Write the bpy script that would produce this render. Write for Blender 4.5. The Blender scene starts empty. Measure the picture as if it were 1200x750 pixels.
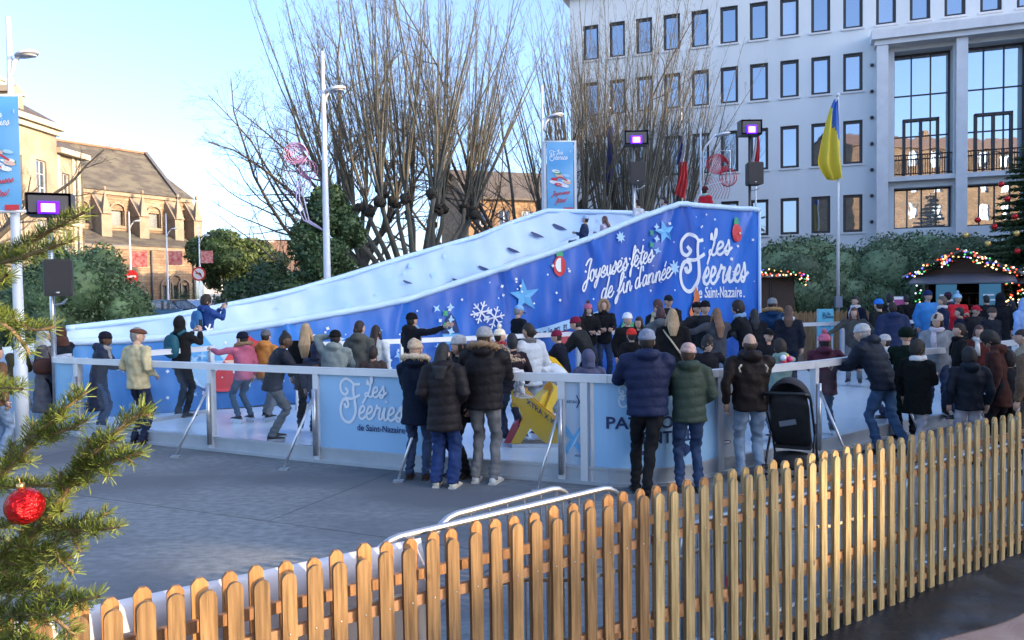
import bpy, math, random
import numpy as np
from mathutils import Vector, Matrix, noise as mnoise
random.seed(7); RNG = np.random.default_rng(7)
R = math.radians
sc = bpy.context.scene
COL = sc.collection
# ---------------------------------------------------------------- camera, world, sun, exposure
F_PX = 900.0
CAM = Vector((0, 0, 2.2))
CM = Matrix.Rotation(R(90 - 1.91), 3, 'X') @ Matrix.Rotation(R(-0.8), 3, 'Z')
cd = bpy.data.cameras.new('camera'); cam = bpy.data.objects.new('camera', cd); COL.objects.link(cam)
cam.location = CAM; cam.rotation_euler = CM.to_euler()
cd.sensor_width = 36; cd.lens = 36 * F_PX / 1200; cd.clip_start = .05; cd.clip_end = 3000
sc.camera = cam
SUN_EL, SUN_AZ = R(15), math.atan2(-.34, 1)          # azimuth: direction towards the sun in plan
SD = Vector((math.cos(SUN_EL) * math.cos(SUN_AZ), math.cos(SUN_EL) * math.sin(SUN_AZ), math.sin(SUN_EL)))
w = bpy.data.worlds.new('World'); sc.world = w; w.use_nodes = True
nt = w.node_tree; bg = nt.nodes['Background']; sky = nt.nodes.new('ShaderNodeTexSky')
sky.sky_type = 'NISHITA'; sky.sun_disc = False; sky.sun_elevation = SUN_EL
sky.sun_rotation = math.pi / 2 - SUN_AZ; sky.altitude = 20; sky.air_density = .62; sky.dust_density = 2.3; sky.ozone_density = 2.0
nt.links.new(sky.outputs[0], bg.inputs[0]); bg.inputs[1].default_value = .15
sl = bpy.data.lights.new('sun', 'SUN'); so = bpy.data.objects.new('sun', sl); COL.objects.link(so)
sl.energy = 2.0; sl.angle = R(.5); sl.color = (1, .70, .40)
so.rotation_euler = SD.to_track_quat('Z', 'Y').to_euler(); so.location = (40, -20, 40)
sc.view_settings.view_transform = 'Standard'; sc.view_settings.look = 'None'
sc.view_settings.exposure = 2.22; sc.view_settings.gamma = 1
sc.cycles.use_denoising = True
sc.cycles.max_bounces = 6; sc.cycles.diffuse_bounces = 3; sc.cycles.glossy_bounces = 3
sc.cycles.transparent_max_bounces = 16; sc.cycles.transmission_bounces = 4
sc.cycles.caustics_reflective = False; sc.cycles.caustics_refractive = False
# ---------------------------------------------------------------- pixel helpers (photo pixels, 1200 x 750)
def ray(px, py):
    return CM @ Vector(((px - 600) / F_PX, (375 - py) / F_PX, -1))
def P(px, py, Y):
    d = ray(px, py); return CAM + d * (Y / d.y)
def G(px, py, z=0.0):
    d = ray(px, py); return CAM + d * ((z - CAM.z) / d.z)
def PL(px, py, O, wd):
    """ray meets the vertical plane through O (x,y) along wd: returns (t, z)"""
    d = ray(px, py)
    # CAM + k d = O + t w
    det = d.x * (-wd[1]) + wd[0] * d.y
    rx, ry = O[0] - CAM.x, O[1] - CAM.y
    k = (rx * (-wd[1]) + wd[0] * ry) / det
    t = (d.x * ry - d.y * rx) / det * -1 if False else ((CAM.x + k * d.x - O[0]) * wd[0] + (CAM.y + k * d.y - O[1]) * wd[1])
    return t, CAM.z + k * d.z
# ---------------------------------------------------------------- object helpers
def tag(o, label=None, cat=None, group=None, kind=None):
    if label: o['label'] = label
    if cat: o['category'] = cat
    if group: o['group'] = group
    if kind: o['kind'] = kind
    return o
def empty(name, loc, label=None, cat=None, group=None, rz=0):
    o = bpy.data.objects.new(name, None); COL.objects.link(o); o.location = loc; o.rotation_euler = (0, 0, rz)
    o.empty_display_size = .2
    return tag(o, label, cat, group)
class MB:
    def __init__(s): s.v = []; s.f = []; s.m = []; s.s = []; s.c = 0
    def add(s, vs, fs, smooth=False, mi=None):
        b = len(s.v); s.v.extend([tuple(p) for p in vs])
        mi = s.c if mi is None else mi
        for f in fs: s.f.append(tuple(i + b for i in f)); s.m.append(mi); s.s.append(smooth)
        return s
    def box(s, a, b, mi=None):
        x0, y0, z0 = a; x1, y1, z1 = b
        return s.add([(x0,y0,z0),(x1,y0,z0),(x1,y1,z0),(x0,y1,z0),(x0,y0,z1),(x1,y0,z1),(x1,y1,z1),(x0,y1,z1)],
              [(0,3,2,1),(4,5,6,7),(0,1,5,4),(1,2,6,5),(2,3,7,6),(3,0,4,7)], mi=mi)
    def bar(s, p, q, wd, h=None, up=(0, 0, 1), mi=None):
        """box of width wd and height h along p-q"""
        h = h or wd; p = Vector(p); q = Vector(q); d = (q - p).normalized(); u = Vector(up)
        if abs(d.dot(u)) > .95: u = Vector((0, 1, 0)) if abs(d.y) < .9 else Vector((1, 0, 0))
        a = d.cross(u).normalized() * wd / 2; b = a.cross(d).normalized() * h / 2
        vs = [p - a - b, p + a - b, p + a + b, p - a + b, q - a - b, q + a - b, q + a + b, q - a + b]
        return s.add(vs, [(0,1,2,3),(7,6,5,4),(0,4,5,1),(1,5,6,2),(2,6,7,3),(3,7,4,0)], mi=mi)
    def tube(s, pts, rs, n=8, caps=True, smooth=True, mi=None, flat=1.0):
        pts = [Vector(p) for p in pts]
        if not hasattr(rs, '__len__'): rs = [rs] * len(pts)
        vs = []; fs = []; u = None
        for i, p in enumerate(pts):
            d = (pts[min(i + 1, len(pts) - 1)] - pts[max(i - 1, 0)])
            d = d.normalized() if d.length > 1e-9 else Vector((0, 0, 1))
            if u is None:
                u = Vector((0, 0, 1)).cross(d)
                if u.length < .1: u = Vector((1, 0, 0)).cross(d).cross(d) if False else Vector((1, 0, 0))
            u = (u - d * u.dot(d))
            u = u.normalized() if u.length > 1e-6 else d.orthogonal().normalized()
            v = d.cross(u)
            for k in range(n):
                a = 2 * math.pi * k / n
                vs.append(p + (u * math.cos(a) + v * math.sin(a) * flat) * rs[i])
        for i in range(len(pts) - 1):
            for k in range(n):
                k2 = (k + 1) % n; fs.append((i*n+k, i*n+k2, (i+1)*n+k2, (i+1)*n+k))
        if caps:
            fs.append(tuple(range(n - 1, -1, -1))); fs.append(tuple(range((len(pts)-1)*n, len(pts)*n)))
        return s.add(vs, fs, smooth, mi)
    def ell(s, c, r, n=12, m=8, rot=None, mi=None, fn=None):
        c = Vector(c); r = (r, r, r) if not hasattr(r, '__len__') else r
        vs = []; fs = []
        def pt(x, y, z):
            if fn: x, y, z = fn(x, y, z)
            q = Vector((x * r[0], y * r[1], z * r[2]))
            if rot is not None: q = rot @ q
            return c + q
        vs.append(pt(0, 0, -1))
        for j in range(1, m):
            t = -math.pi / 2 + math.pi * j / m
            for i in range(n):
                a = 2 * math.pi * i / n
                vs.append(pt(math.cos(t) * math.cos(a), math.cos(t) * math.sin(a), math.sin(t)))
        vs.append(pt(0, 0, 1)); top = len(vs) - 1
        for i in range(n):
            i2 = (i + 1) % n
            fs.append((0, 1 + i2, 1 + i)); fs.append((top, top - n + i, top - n + i2))
            for j in range(m - 2):
                fs.append((1+j*n+i, 1+j*n+i2, 1+(j+1)*n+i2, 1+(j+1)*n+i))
        return s.add(vs, fs, True, mi)
    def loft(s, rings, smooth=True, mi=None, caps=True):
        n = len(rings[0]); vs = [p for r_ in rings for p in r_]; fs = []
        for i in range(len(rings) - 1):
            for k in range(n):
                k2 = (k + 1) % n; fs.append((i*n+k, i*n+k2, (i+1)*n+k2, (i+1)*n+k))
        if caps: fs.append(tuple(range(n - 1, -1, -1))); fs.append(tuple(range((len(rings)-1)*n, len(rings)*n)))
        return s.add(vs, fs, smooth, mi)
    def prism(s, pts, fn, t0, t1, mi=None):
        """2D outline (ccw) extruded between t0,t1, mapped by fn(a,b,t)"""
        n = len(pts)
        vs = [fn(a, b, t0) for a, b in pts] + [fn(a, b, t1) for a, b in pts]
        fs = [tuple(range(n - 1, -1, -1)), tuple(range(n, 2 * n))] + [(k, (k+1) % n, n + (k+1) % n, n + k) for k in range(n)]
        return s.add(vs, fs, mi=mi)
    def mesh(s, name):
        me = bpy.data.meshes.new(name); me.from_pydata(s.v, [], s.f)
        me.polygons.foreach_set('material_index', s.m); me.polygons.foreach_set('use_smooth', s.s); me.update(); return me
    def build(s, name, mats, parent=None, local=False, origin=None, base=True):
        if not hasattr(mats, '__len__'): mats = [mats]
        a = np.array(s.v, dtype=float); o = bpy.data.objects.new(name, None) if False else None
        loc = Vector((0, 0, 0))
        if parent is not None and not local: off = parent.matrix_basis.translation.copy()
        elif parent is not None: off = Vector((0, 0, 0))
        else:
            mn = a.min(0); mx = a.max(0)
            off = Vector(origin) if origin else Vector(((mn[0]+mx[0])/2, (mn[1]+mx[1])/2, mn[2])); loc = off
        if off.length > 0: s.v = [tuple(p) for p in (a - np.array(off))]
        me = s.mesh(name)
        for m_ in mats: me.materials.append(m_)
        ob = bpy.data.objects.new(name, me); COL.objects.link(ob); ob.location = loc
        if parent is not None: ob.parent = parent
        return ob
def dup(o, parent=None, loc=None, rz=None):
    c = o.copy(); COL.objects.link(c); c.parent = parent
    if loc is not None: c.location = loc
    if rz is not None: c.rotation_euler = (0, 0, rz)
    for ch in list(o.children): dup(ch, c)
    return c
# ---------------------------------------------------------------- materials
_MC = {}
def mat(name, c, rough=.6, metal=0., c2=None, ns=5., nd=4, bs=0, bd=.01, bstr=.5, spec=.5, st=None, island=0., objr=0., sheen=0, coat=0, em=None, coords='Object', c3=None, ns2=.5):
    key = (name, tuple(c), c2 and tuple(c2), rough)
    if key in _MC: return _MC[key]
    m = bpy.data.materials.new(name); _MC[key] = m; m.use_nodes = True; n = m.node_tree.nodes; L = m.node_tree.links
    b = n['Principled BSDF']; b.inputs['Roughness'].default_value = rough; b.inputs['Metallic'].default_value = metal
    b.inputs['Specular IOR Level'].default_value = spec; b.inputs['Base Color'].default_value = (*c, 1)
    if sheen: b.inputs['Sheen Weight'].default_value = sheen
    if coat: b.inputs['Coat Weight'].default_value = coat; b.inputs['Coat Roughness'].default_value = .1
    tc = n.new('ShaderNodeTexCoord'); src = tc.outputs[coords]
    if st:
        mp = n.new('ShaderNodeMapping'); mp.inputs['Scale'].default_value = st; L.new(src, mp.inputs[0]); src = mp.outputs[0]
    col = None
    if c2:
        t = n.new('ShaderNodeTexNoise'); t.inputs['Scale'].default_value = ns; t.inputs['Detail'].default_value = nd; L.new(src, t.inputs[0])
        r = n.new('ShaderNodeValToRGB'); r.color_ramp.elements[0].position = .35; r.color_ramp.elements[1].position = .65
        r.color_ramp.elements[0].color = (*c, 1); r.color_ramp.elements[1].color = (*c2, 1)
        L.new(t.outputs[0], r.inputs[0]); col = r.outputs[0]
    if c3:
        t = n.new('ShaderNodeTexNoise'); t.inputs['Scale'].default_value = ns2; t.inputs['Detail'].default_value = 5; L.new(src, t.inputs[0])
        r = n.new('ShaderNodeValToRGB'); r.color_ramp.elements[0].position = .45; r.color_ramp.elements[1].position = .62
        r.color_ramp.elements[0].color = (0,0,0,1); r.color_ramp.elements[1].color = (1,1,1,1); L.new(t.outputs[0], r.inputs[0])
        mx = n.new('ShaderNodeMixRGB'); L.new(r.outputs[0], mx.inputs[0])
        if col: L.new(col, mx.inputs[1])
        else: mx.inputs[1].default_value = (*c, 1)
        mx.inputs[2].default_value = (*c3, 1); col = mx.outputs[0]
    if island or objr:
        hs = n.new('ShaderNodeHueSaturation'); mr = n.new('ShaderNodeMapRange')
        if island: g = n.new('ShaderNodeNewGeometry'); L.new(g.outputs['Random Per Island'], mr.inputs[0]); k = island
        else: g = n.new('ShaderNodeObjectInfo'); L.new(g.outputs['Random'], mr.inputs[0]); k = objr
        mr.inputs[3].default_value = 1 - k; mr.inputs[4].default_value = 1 + k; L.new(mr.outputs[0], hs.inputs['Value'])
        if col: L.new(col, hs.inputs['Color'])
        else: hs.inputs['Color'].default_value = (*c, 1)
        col = hs.outputs[0]
    if col: L.new(col, b.inputs['Base Color'])
    if bs:
        t = n.new('ShaderNodeTexNoise'); t.inputs['Scale'].default_value = bs; t.inputs['Detail'].default_value = 5; L.new(src, t.inputs[0])
        bp = n.new('ShaderNodeBump'); bp.inputs['Strength'].default_value = bstr; bp.inputs['Distance'].default_value = bd
        L.new(t.outputs[0], bp.inputs['Height']); L.new(bp.outputs[0], b.inputs['Normal'])
    if em: b.inputs['Emission Color'].default_value = (*em[0], 1); b.inputs['Emission Strength'].default_value = em[1]
    return m
def brickmat(name, c, c2, mortar, bw, bh, rough=.85, sc_=1., c3=None, swap=False):
    m = mat(name, c, rough, c2=c2, c3=c3); n = m.node_tree.nodes; L = m.node_tree.links; b = n['Principled BSDF']
    tc = n.new('ShaderNodeTexCoord'); sp = n.new('ShaderNodeSeparateXYZ'); cb = n.new('ShaderNodeCombineXYZ')
    ad = n.new('ShaderNodeMath'); ad.operation = 'ADD'
    L.new(tc.outputs['Object'], sp.inputs[0]); L.new(sp.outputs[0], ad.inputs[0]); L.new(sp.outputs[1], ad.inputs[1])
    L.new(ad.outputs[0], cb.inputs[0]); L.new(sp.outputs[2], cb.inputs[1])
    br = n.new('ShaderNodeTexBrick'); br.inputs['Scale'].default_value = sc_; br.inputs['Brick Width'].default_value = bw; br.inputs['Row Height'].default_value = bh
    br.inputs['Mortar Size'].default_value = .02; br.inputs['Color1'].default_value = (.75,.75,.75,1); br.inputs['Color2'].default_value = (1.25,1.25,1.25,1)
    br.inputs['Mortar'].default_value = (*[x / max(.01, y) for x, y in zip(mortar, c)], 1); L.new(cb.outputs[0], br.inputs[0])
    mx = n.new('ShaderNodeMixRGB'); mx.blend_type = 'MULTIPLY'; mx.inputs[0].default_value = 1
    old = b.inputs['Base Color'].links
    if old: L.new(old[0].from_socket, mx.inputs[1])
    else: mx.inputs[1].default_value = (*c, 1)
    L.new(br.outputs[0], mx.inputs[2]); L.new(mx.outputs[0], b.inputs['Base Color'])
    bp = n.new('ShaderNodeBump'); bp.inputs['Distance'].default_value = .03; L.new(br.outputs[1], bp.inputs['Height']); bp.invert = True
    L.new(bp.outputs[0], b.inputs['Normal'])
    return m
def glassmat(name, tint, refl, dark, rough=.02):
    """window glass seen from outside: dark interior under a mirror-like coat"""
    m = bpy.data.materials.new(name); m.use_nodes = True; n = m.node_tree.nodes; L = m.node_tree.links
    b = n['Principled BSDF']; b.inputs['Base Color'].default_value = (*dark, 1); b.inputs['Roughness'].default_value = .4
    oi = n.new('ShaderNodeObjectInfo'); rp = n.new('ShaderNodeValToRGB'); rp.color_ramp.interpolation = 'CONSTANT'; rp.color_ramp.elements[0].color = (*dark, 1); rp.color_ramp.elements[1].position = .62; rp.color_ramp.elements[1].color = (.16,.16,.15,1); e3 = rp.color_ramp.elements.new(.85); e3.color = (.38,.38,.36,1); L.new(oi.outputs['Random'], rp.inputs[0]); L.new(rp.outputs[0], b.inputs['Base Color'])
    g = n.new('ShaderNodeBsdfGlossy'); g.inputs[0].default_value = (*tint, 1); g.inputs['Roughness'].default_value = rough
    tn = n.new('ShaderNodeTexNoise'); tn.inputs['Scale'].default_value = .9; tc = n.new('ShaderNodeTexCoord'); L.new(tc.outputs['Object'], tn.inputs[0])
    bp = n.new('ShaderNodeBump'); bp.inputs['Strength'].default_value = .06; bp.inputs['Distance'].default_value = .05; L.new(tn.outputs[0], bp.inputs['Height']); L.new(bp.outputs[0], g.inputs['Normal'])
    mx = n.new('ShaderNodeMixShader'); mx.inputs[0].default_value = refl
    L.new(b.outputs[0], mx.inputs[1]); L.new(g.outputs[0], mx.inputs[2]); L.new(mx.outputs[0], n['Material Output'].inputs[0])
    return m
def clearmat(name, tint):
    m = bpy.data.materials.new(name); m.use_nodes = True; n = m.node_tree.nodes; L = m.node_tree.links
    t = n.new('ShaderNodeBsdfTransparent'); t.inputs[0].default_value = (*tint, 1)
    g = n.new('ShaderNodeBsdfGlossy'); g.inputs['Roughness'].default_value = .08; g.inputs[0].default_value = (.9,.95,1,1)
    d = n.new('ShaderNodeBsdfDiffuse'); d.inputs[0].default_value = (.6,.75,.9,1)
    fr = n.new('ShaderNodeFresnel'); fr.inputs[0].default_value = 1.45
    tn = n.new('ShaderNodeTexNoise'); tn.inputs['Scale'].default_value = 3; tn.inputs['Detail'].default_value = 8
    mr = n.new('ShaderNodeMapRange'); mr.inputs[1].default_value = .4; mr.inputs[2].default_value = .75; mr.inputs[3].default_value = .0; mr.inputs[4].default_value = .05; L.new(tn.outputs[0], mr.inputs[0])
    m1 = n.new('ShaderNodeMixShader'); L.new(mr.outputs[0], m1.inputs[0]); L.new(t.outputs[0], m1.inputs[1]); L.new(d.outputs[0], m1.inputs[2])
    m2 = n.new('ShaderNodeMixShader'); ge = n.new('ShaderNodeNewGeometry'); iv = n.new('ShaderNodeMath'); iv.operation = 'SUBTRACT'; iv.inputs[0].default_value = 1; L.new(ge.outputs['Backfacing'], iv.inputs[1]); mu = n.new('ShaderNodeMath'); mu.operation = 'MULTIPLY'; L.new(fr.outputs[0], mu.inputs[0]); L.new(iv.outputs[0], mu.inputs[1]); L.new(mu.outputs[0], m2.inputs[0]); L.new(m1.outputs[0], m2.inputs[1]); L.new(g.outputs[0], m2.inputs[2])
    L.new(m2.outputs[0], n['Material Output'].inputs[0]); return m
M_alu = mat('aluminium', (.66,.69,.72), .38, .35, c2=(.74,.77,.80), ns=3, bs=30, bstr=.08)
M_galv = mat('galvanised_steel', (.48,.51,.54), .33, .85, c2=(.6,.62,.65), ns=14, bs=40, bstr=.1)
M_white = mat('white_paint', (.74,.77,.8), .4, c2=(.66,.69,.73), ns=3)
M_dark = mat('dark_frame', (.035,.035,.04), .45)
M_black = mat('black_plastic', (.018,.018,.02), .5, c2=(.03,.03,.033), ns=9)
M_leafdark = mat('leaf_core', (.012,.022,.01), .9)
def flatten_group(*a): pass
# ================================================================ GROUND, ROADS
def grid(x0, x1, y0, y1, z, nx=1, ny=1):
    b = MB()
    vs = [(x0 + (x1-x0)*i/nx, y0 + (y1-y0)*j/ny, z) for j in range(ny+1) for i in range(nx+1)]
    fs = [(j*(nx+1)+i, j*(nx+1)+i+1, (j+1)*(nx+1)+i+1, (j+1)*(nx+1)+i) for j in range(ny) for i in range(nx)]
    return b.add(vs, fs)
M_plaza = mat('plaza_asphalt', (.135,.155,.165), .85, c2=(.215,.235,.245), ns=11, nd=15, st=(.8,1.5,1), c3=(.11,.12,.135), ns2=.5, bs=45, bstr=.6, bd=.01)
_n = M_plaza.node_tree.nodes; _L = M_plaza.node_tree.links; _b = _n['Principled BSDF']; _br = _n.new('ShaderNodeTexBrick'); _br.inputs['Scale'].default_value = 1; _br.inputs['Brick Width'].default_value = 5.2; _br.inputs['Row Height'].default_value = 2.6; _br.inputs['Mortar Size'].default_value = .012
_br.inputs['Color1'].default_value = (.92,.92,.92,1); _br.inputs['Color2'].default_value = (1.06,1.06,1.06,1); _br.inputs['Mortar'].default_value = (.45,.45,.45,1)
_tc = _n.new('ShaderNodeTexCoord'); _mp = _n.new('ShaderNodeMapping'); _mp.inputs['Rotation'].default_value = (0,0,.42); _L.new(_tc.outputs['Object'], _mp.inputs[0]); _L.new(_mp.outputs[0], _br.inputs[0])
_mx = _n.new('ShaderNodeMixRGB'); _mx.blend_type = 'MULTIPLY'; _mx.inputs[0].default_value = .8; _L.new(_b.inputs['Base Color'].links[0].from_socket, _mx.inputs[1]); _L.new(_br.outputs[0], _mx.inputs[2]); _L.new(_mx.outputs[0], _b.inputs['Base Color'])
M_earth = mat('ground', (.2,.19,.17), .95, c2=(.14,.15,.1), ns=.3)
tag(grid(-400, 500, -200, 900, -.012).build('ground', M_earth), kind='structure')
b = grid(-20, 31, -6, 31, 0)
tag(b.build('plaza', M_plaza), kind='structure')
M_road = mat('road_asphalt', (.06,.06,.065), .85, c2=(.085,.085,.085), ns=2, bs=40)
b = MB(); b.add([(-60,31.5,.0),(40,31.5,.0),(40,39,.0),(-60,39,.0)], [(0,1,2,3)])
tag(b.build('road', M_road), kind='structure')
b = MB(); b.box((-60,31,-.01),(40,31.3,.13)); tag(b.build('kerb', mat('kerb_stone',(.35,.35,.34),.8,c2=(.25,.25,.25))), kind='structure')
b = MB(); b.add([(-70,31.4,.004),(3,31.4,.004),(3,35,.7),(-70,35,.7),(3,150,.78),(-70,150,.78),(-70,150,-.1),(3,150,-.1),(3,35,-.1),(3,31.4,-.1)], [(0,1,2,3),(3,2,4,5)]); tag(b.build('car_park', mat('car_park_tarmac',(.09,.09,.09),.85,c2=(.13,.125,.12))), kind='structure')
# brick-red paving of the near side below the fence
M_pave = mat('red_paving', (.30,.21,.18), .9, c2=(.38,.28,.24), ns=5, nd=8, bs=40, bstr=.4)
b = MB(); _a = P(206,707,2.65); _c = P(1195,492,6.08); _a.z = _c.z = 0; _d = (_c-_a).normalized(); _n2 = Vector((_d.y,-_d.x,0)); b.add([tuple(_a+_d*t_+_n2*o_+Vector((0,0,.004))) for t_, o_ in ((-3,.0),(-3,5),(12,5),(12,.0))], [(0,1,2,3)])
tag(b.build('near_paving', M_pave), kind='structure')

# ================================================================ BUILDINGS
def wall_holes(b, x0, x1, z0, z1, holes, depth=.25, y=0., mi=0):
    """front face with real openings (local x along, y inward, z up) and reveals; holes = (xa,xb,za,zb[,depth])"""
    xs = sorted({x0, x1} | {h[0] for h in holes} | {h[1] for h in holes}); zs = sorted({z0, z1} | {h[2] for h in holes} | {h[3] for h in holes})
    xs = [x for x in xs if x0 <= x <= x1]; zs = [z for z in zs if z0 <= z <= z1]
    for i in range(len(xs)-1):
        for j in range(len(zs)-1):
            cx, cz = (xs[i]+xs[i+1])/2, (zs[j]+zs[j+1])/2
            if any(h[0] < cx < h[1] and h[2] < cz < h[3] for h in holes): continue
            b.add([(xs[i],y,zs[j]),(xs[i+1],y,zs[j]),(xs[i+1],y,zs[j+1]),(xs[i],y,zs[j+1])], [(0,1,2,3)], mi=mi)
    for h in holes:
        a, c, e, f = h[:4]; d = h[4] if len(h) > 4 else depth
        b.add([(a,y,e),(c,y,e),(c,y,f),(a,y,f),(a,y+d,e),(c,y+d,e),(c,y+d,f),(a,y+d,f)],
              [(0,4,5,1),(1,5,6,2),(2,6,7,3),(3,7,4,0)], mi=mi)
def window(parent, x, z, ww, hh, y, fm, pm, name='window', fr=.07, nx=1, nz=1, sill=None, label=None):
    b = MB(); t = .06
    b.box((x,y,z),(x+fr,y+t,z+hh)); b.box((x+ww-fr,y,z),(x+ww,y+t,z+hh)); b.box((x+fr,y,z),(x+ww-fr,y+t,z+fr)); b.box((x+fr,y,z+hh-fr),(x+ww-fr,y+t,z+hh))
    for i in range(1, nx): xx = x + ww*i/nx; b.box((xx-.03,y+.003,z+fr),(xx+.03,y+t,z+hh-fr))
    for i in range(1, nz): zz = z + hh*i/nz; b.box((x+fr,y+.006,zz-.03),(x+ww-fr,y+t-.004,zz+.03))
    o = b.build(name, fm, parent, local=True)
    g = MB(); g.box((x+.01,y+t+.002,z+.01),(x+ww-.01,y+t+.02,z+hh-.01)); g.build('pane', pm, o, local=True)
    if sill: s_ = MB(); s_.box((x-.08,-.07,z-.09),(x+ww+.08,y-.002,z)); s_.build('sill', sill, o, local=True)
    return o
G_win = glassmat('window_glass', (.75,.85,1), .45, (.02,.025,.03))
G_big = glassmat('tall_window_glass', (.8,.9,1), .62, (.03,.05,.07), .01)
# ---- town hall
TO = (17.3, 39.0); TW = (.938, -.347); TA = math.atan2(TW[1], TW[0])
M_th = mat('pale_render', (.73,.77,.79), .8, c2=(.68,.72,.745), ns=.8, nd=8, bs=30, bstr=.15, c3=(.62,.66,.685), ns2=.25, st=(1,1,.35))
M_ths = mat('pale_stone_trim', (.73,.74,.76), .7, c2=(.66,.67,.69), ns=2)
th = empty('town_hall', (TO[0], TO[1], 0), 'wide pale civic building with rows of dark square windows and tall glazed bays', 'building', rz=TA)
def tz(px, py): return PL(px, py, TO, TW)
zr = [(tz(1000, a)[1], tz(1000, c)[1]) for a, c in ((272,228),(192,141),(107,62),(33,-13))]
tc0 = tz(999.5, 85)[0]; tp = (tc0 - tz(820.5, 85)[0]) / 5
ww = tz(1011, 85)[0] - tz(988, 85)[0]
holes = []; wins = []
t_port = tz(1030, 100)[0]
for (za, zb) in zr[:3]:
    for k in range(0, 10):
        c = tc0 - k*tp; holes.append((c-ww/2, c+ww/2, za, zb, .22)); wins.append(holes[-1])
for k in range(-9, 10):
    c = tc0 - k*tp; holes.append((c-ww/2, c+ww/2, zr[3][0], zr[3][1], .22)); wins.append(holes[-1])
# tall bays
zb0 = tz(1082, 205)[1]; zb1 = tz(1082, 57)[1]; zl0 = tz(1082, 267)[1]; zl1 = tz(1082, 219)[1]
bx = [(tz(1048,100)[0], tz(1117,100)[0])]; pw = bx[0][1]-bx[0][0]; gap = tz(1133,100)[0]-bx[0][1]
for i in range(3): bx.append((bx[-1][1]+gap, bx[-1][1]+gap+pw))
bays = []
for a, c in bx:
    holes.append((a, c, zb0, zb1, 1.0)); holes.append((a, c, zl0, zl1, .7)); bays.append((a, c))
XL, XR, ZT = tc0 - 9.8*tp, tc0 + 9.8*tp, zr[3][1] + 1.6
b = MB(); wall_holes(b, XL, XR, 0, ZT, holes)
b.add([(XL,0,0),(XL,14,0),(XL,14,ZT),(XL,0,ZT)],[(0,3,2,1)]); b.add([(XR,0,0),(XR,14,0),(XR,14,ZT),(XR,0,ZT)],[(0,1,2,3)])
b.add([(XL,14,0),(XR,14,0),(XR,14,ZT),(XL,14,ZT)],[(0,3,2,1)])
b.build('wall', M_th, th, local=True)
b = MB(); b.box((XL-.4,-.4,ZT),(XR+.4,14.4,ZT+.5)); b.build('roof', M_ths, th, local=True)
for h in wins: window(th, h[0], h[2], h[1]-h[0], h[3]-h[2], .14, M_dark, G_win, fr=.14, sill=M_ths)
M_rail = mat('black_iron', (.015,.015,.018), .4, .6)
for a, c in bays:
    H = zb1 - zb0
    o = window(th, a, zb0, c-a, H, .8, M_dark, G_big, 'tall_window', fr=.1, nx=3, nz=3)
    d = MB(); cx = (a+c)/2
    for xx in (cx-.75, cx, cx+.75): d.box((xx-.06,.72,zb0),(xx+.06,.795,zb0+2.9))
    d.box((cx-.81,.72,zb0+2.78),(cx+.81,.797,zb0+2.92)); d.build('door_frame', M_dark, o, local=True)
    r_ = MB(); r_.box((a,.1,zb0+1.0),(c,.16,zb0+1.06)); r_.box((a,.1,zb0+.08),(c,.16,zb0+.13))
    for i in range(1, 24): xx = a+(c-a)*i/24; r_.box((xx-.012,.115,zb0+.13),(xx+.012,.145,zb0+1.0))
    r_.build('balcony_railing', M_rail, th, local=True)
    window(th, a, zl0, c-a, zl1-zl0, .5, M_dark, G_big, 'lower_window', fr=.09, nx=4)
zc = tz(1082, 46)[1]
b = MB(); b.box((t_port-.4,-.95,zc),(XR,-.001,zc+.45)); b.box((t_port-.25,-.75,zc-.25),(XR,-.002,zc-.002)); b.build('canopy', M_ths, th, local=True)
b = MB(); b.box((t_port-.15,-.7,0),(t_port+.35,-.003,zc-.26)); b.build('portal_side', M_ths, th, local=True)
for i in range(3):
    a = bx[i][1]; b = MB(); b.box((a+.05,-.55,0),(a+gap-.05,-.003,zc-.26)); b.build('column', M_ths, th, local=True)
b = MB(); b.box((t_port+.36,-.4,zb0-.28),(XR,-.004,zb0-.06)); b.build('balcony_slab', M_ths, th, local=True)
for i in range(9):
    zz = 3+i*(zc-4)/8; b = MB(); b.ell((t_port-.32,-.06,zz),.09,8,6); b.build('wall_stud', M_dark, th, local=True)
# ---- church
CO = (-37.6, 76.0); cwn = Vector((.68, 1)).normalized(); CW = (cwn.x, cwn.y); CA = math.atan2(CW[1], CW[0])
def ct(px, py=300): return PL(px, py, CO, CW)
ch = empty('church', (CO[0], CO[1], 0), 'warm stone church with slate roof and arched windows beyond the car park', 'church', rz=CA)
M_cst = brickmat('church_rubble', (.27,.17,.10), (.19,.12,.075), (.17,.13,.10), .7, .28, c3=(.30,.21,.13))
M_cst2 = mat('church_ashlar', (.27,.21,.15), .8, c2=(.20,.155,.11), ns=1.5, bs=8)
M_slate = mat('slate', (.055,.048,.042), .8, c2=(.085,.075,.062), ns=1.2, nd=10, st=(1,1,3), bs=12, bstr=.4, bd=.03, c3=(.11,.10,.075), ns2=.6)
tl, tr = ct(70)[0], ct(229)[0]; ze = ct(150,288)[1]
CY = 3.2
O2 = (CO[0]-CW[1]*CY, CO[1]+CW[0]*CY)
zu = PL(150, 226, O2, CW)[1]; zat = PL(150, 273, O2, CW)[1]; TE = PL(223, 232, O2, CW)[0]
O3 = (CO[0]-CW[1]*9, CO[1]+CW[0]*9); trg, zrg = PL(166, 180, O3, CW); tn = PL(207, 230, O2, CW)[0]
tn=max(tn,trg)
b = MB(); wall_holes(b, tl, tr, 0, ze, [(ct(x)[0]-.45, ct(x)[0]+.45, 2.0, 3.6) for x in (194,204,214)], .4)
b.add([(tr,0,0),(tr,CY+10,0),(tr,CY+10,ze),(tr,0,ze)],[(0,1,2,3)])
b.build('aisle_wall', M_cst, ch, local=True)
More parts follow.
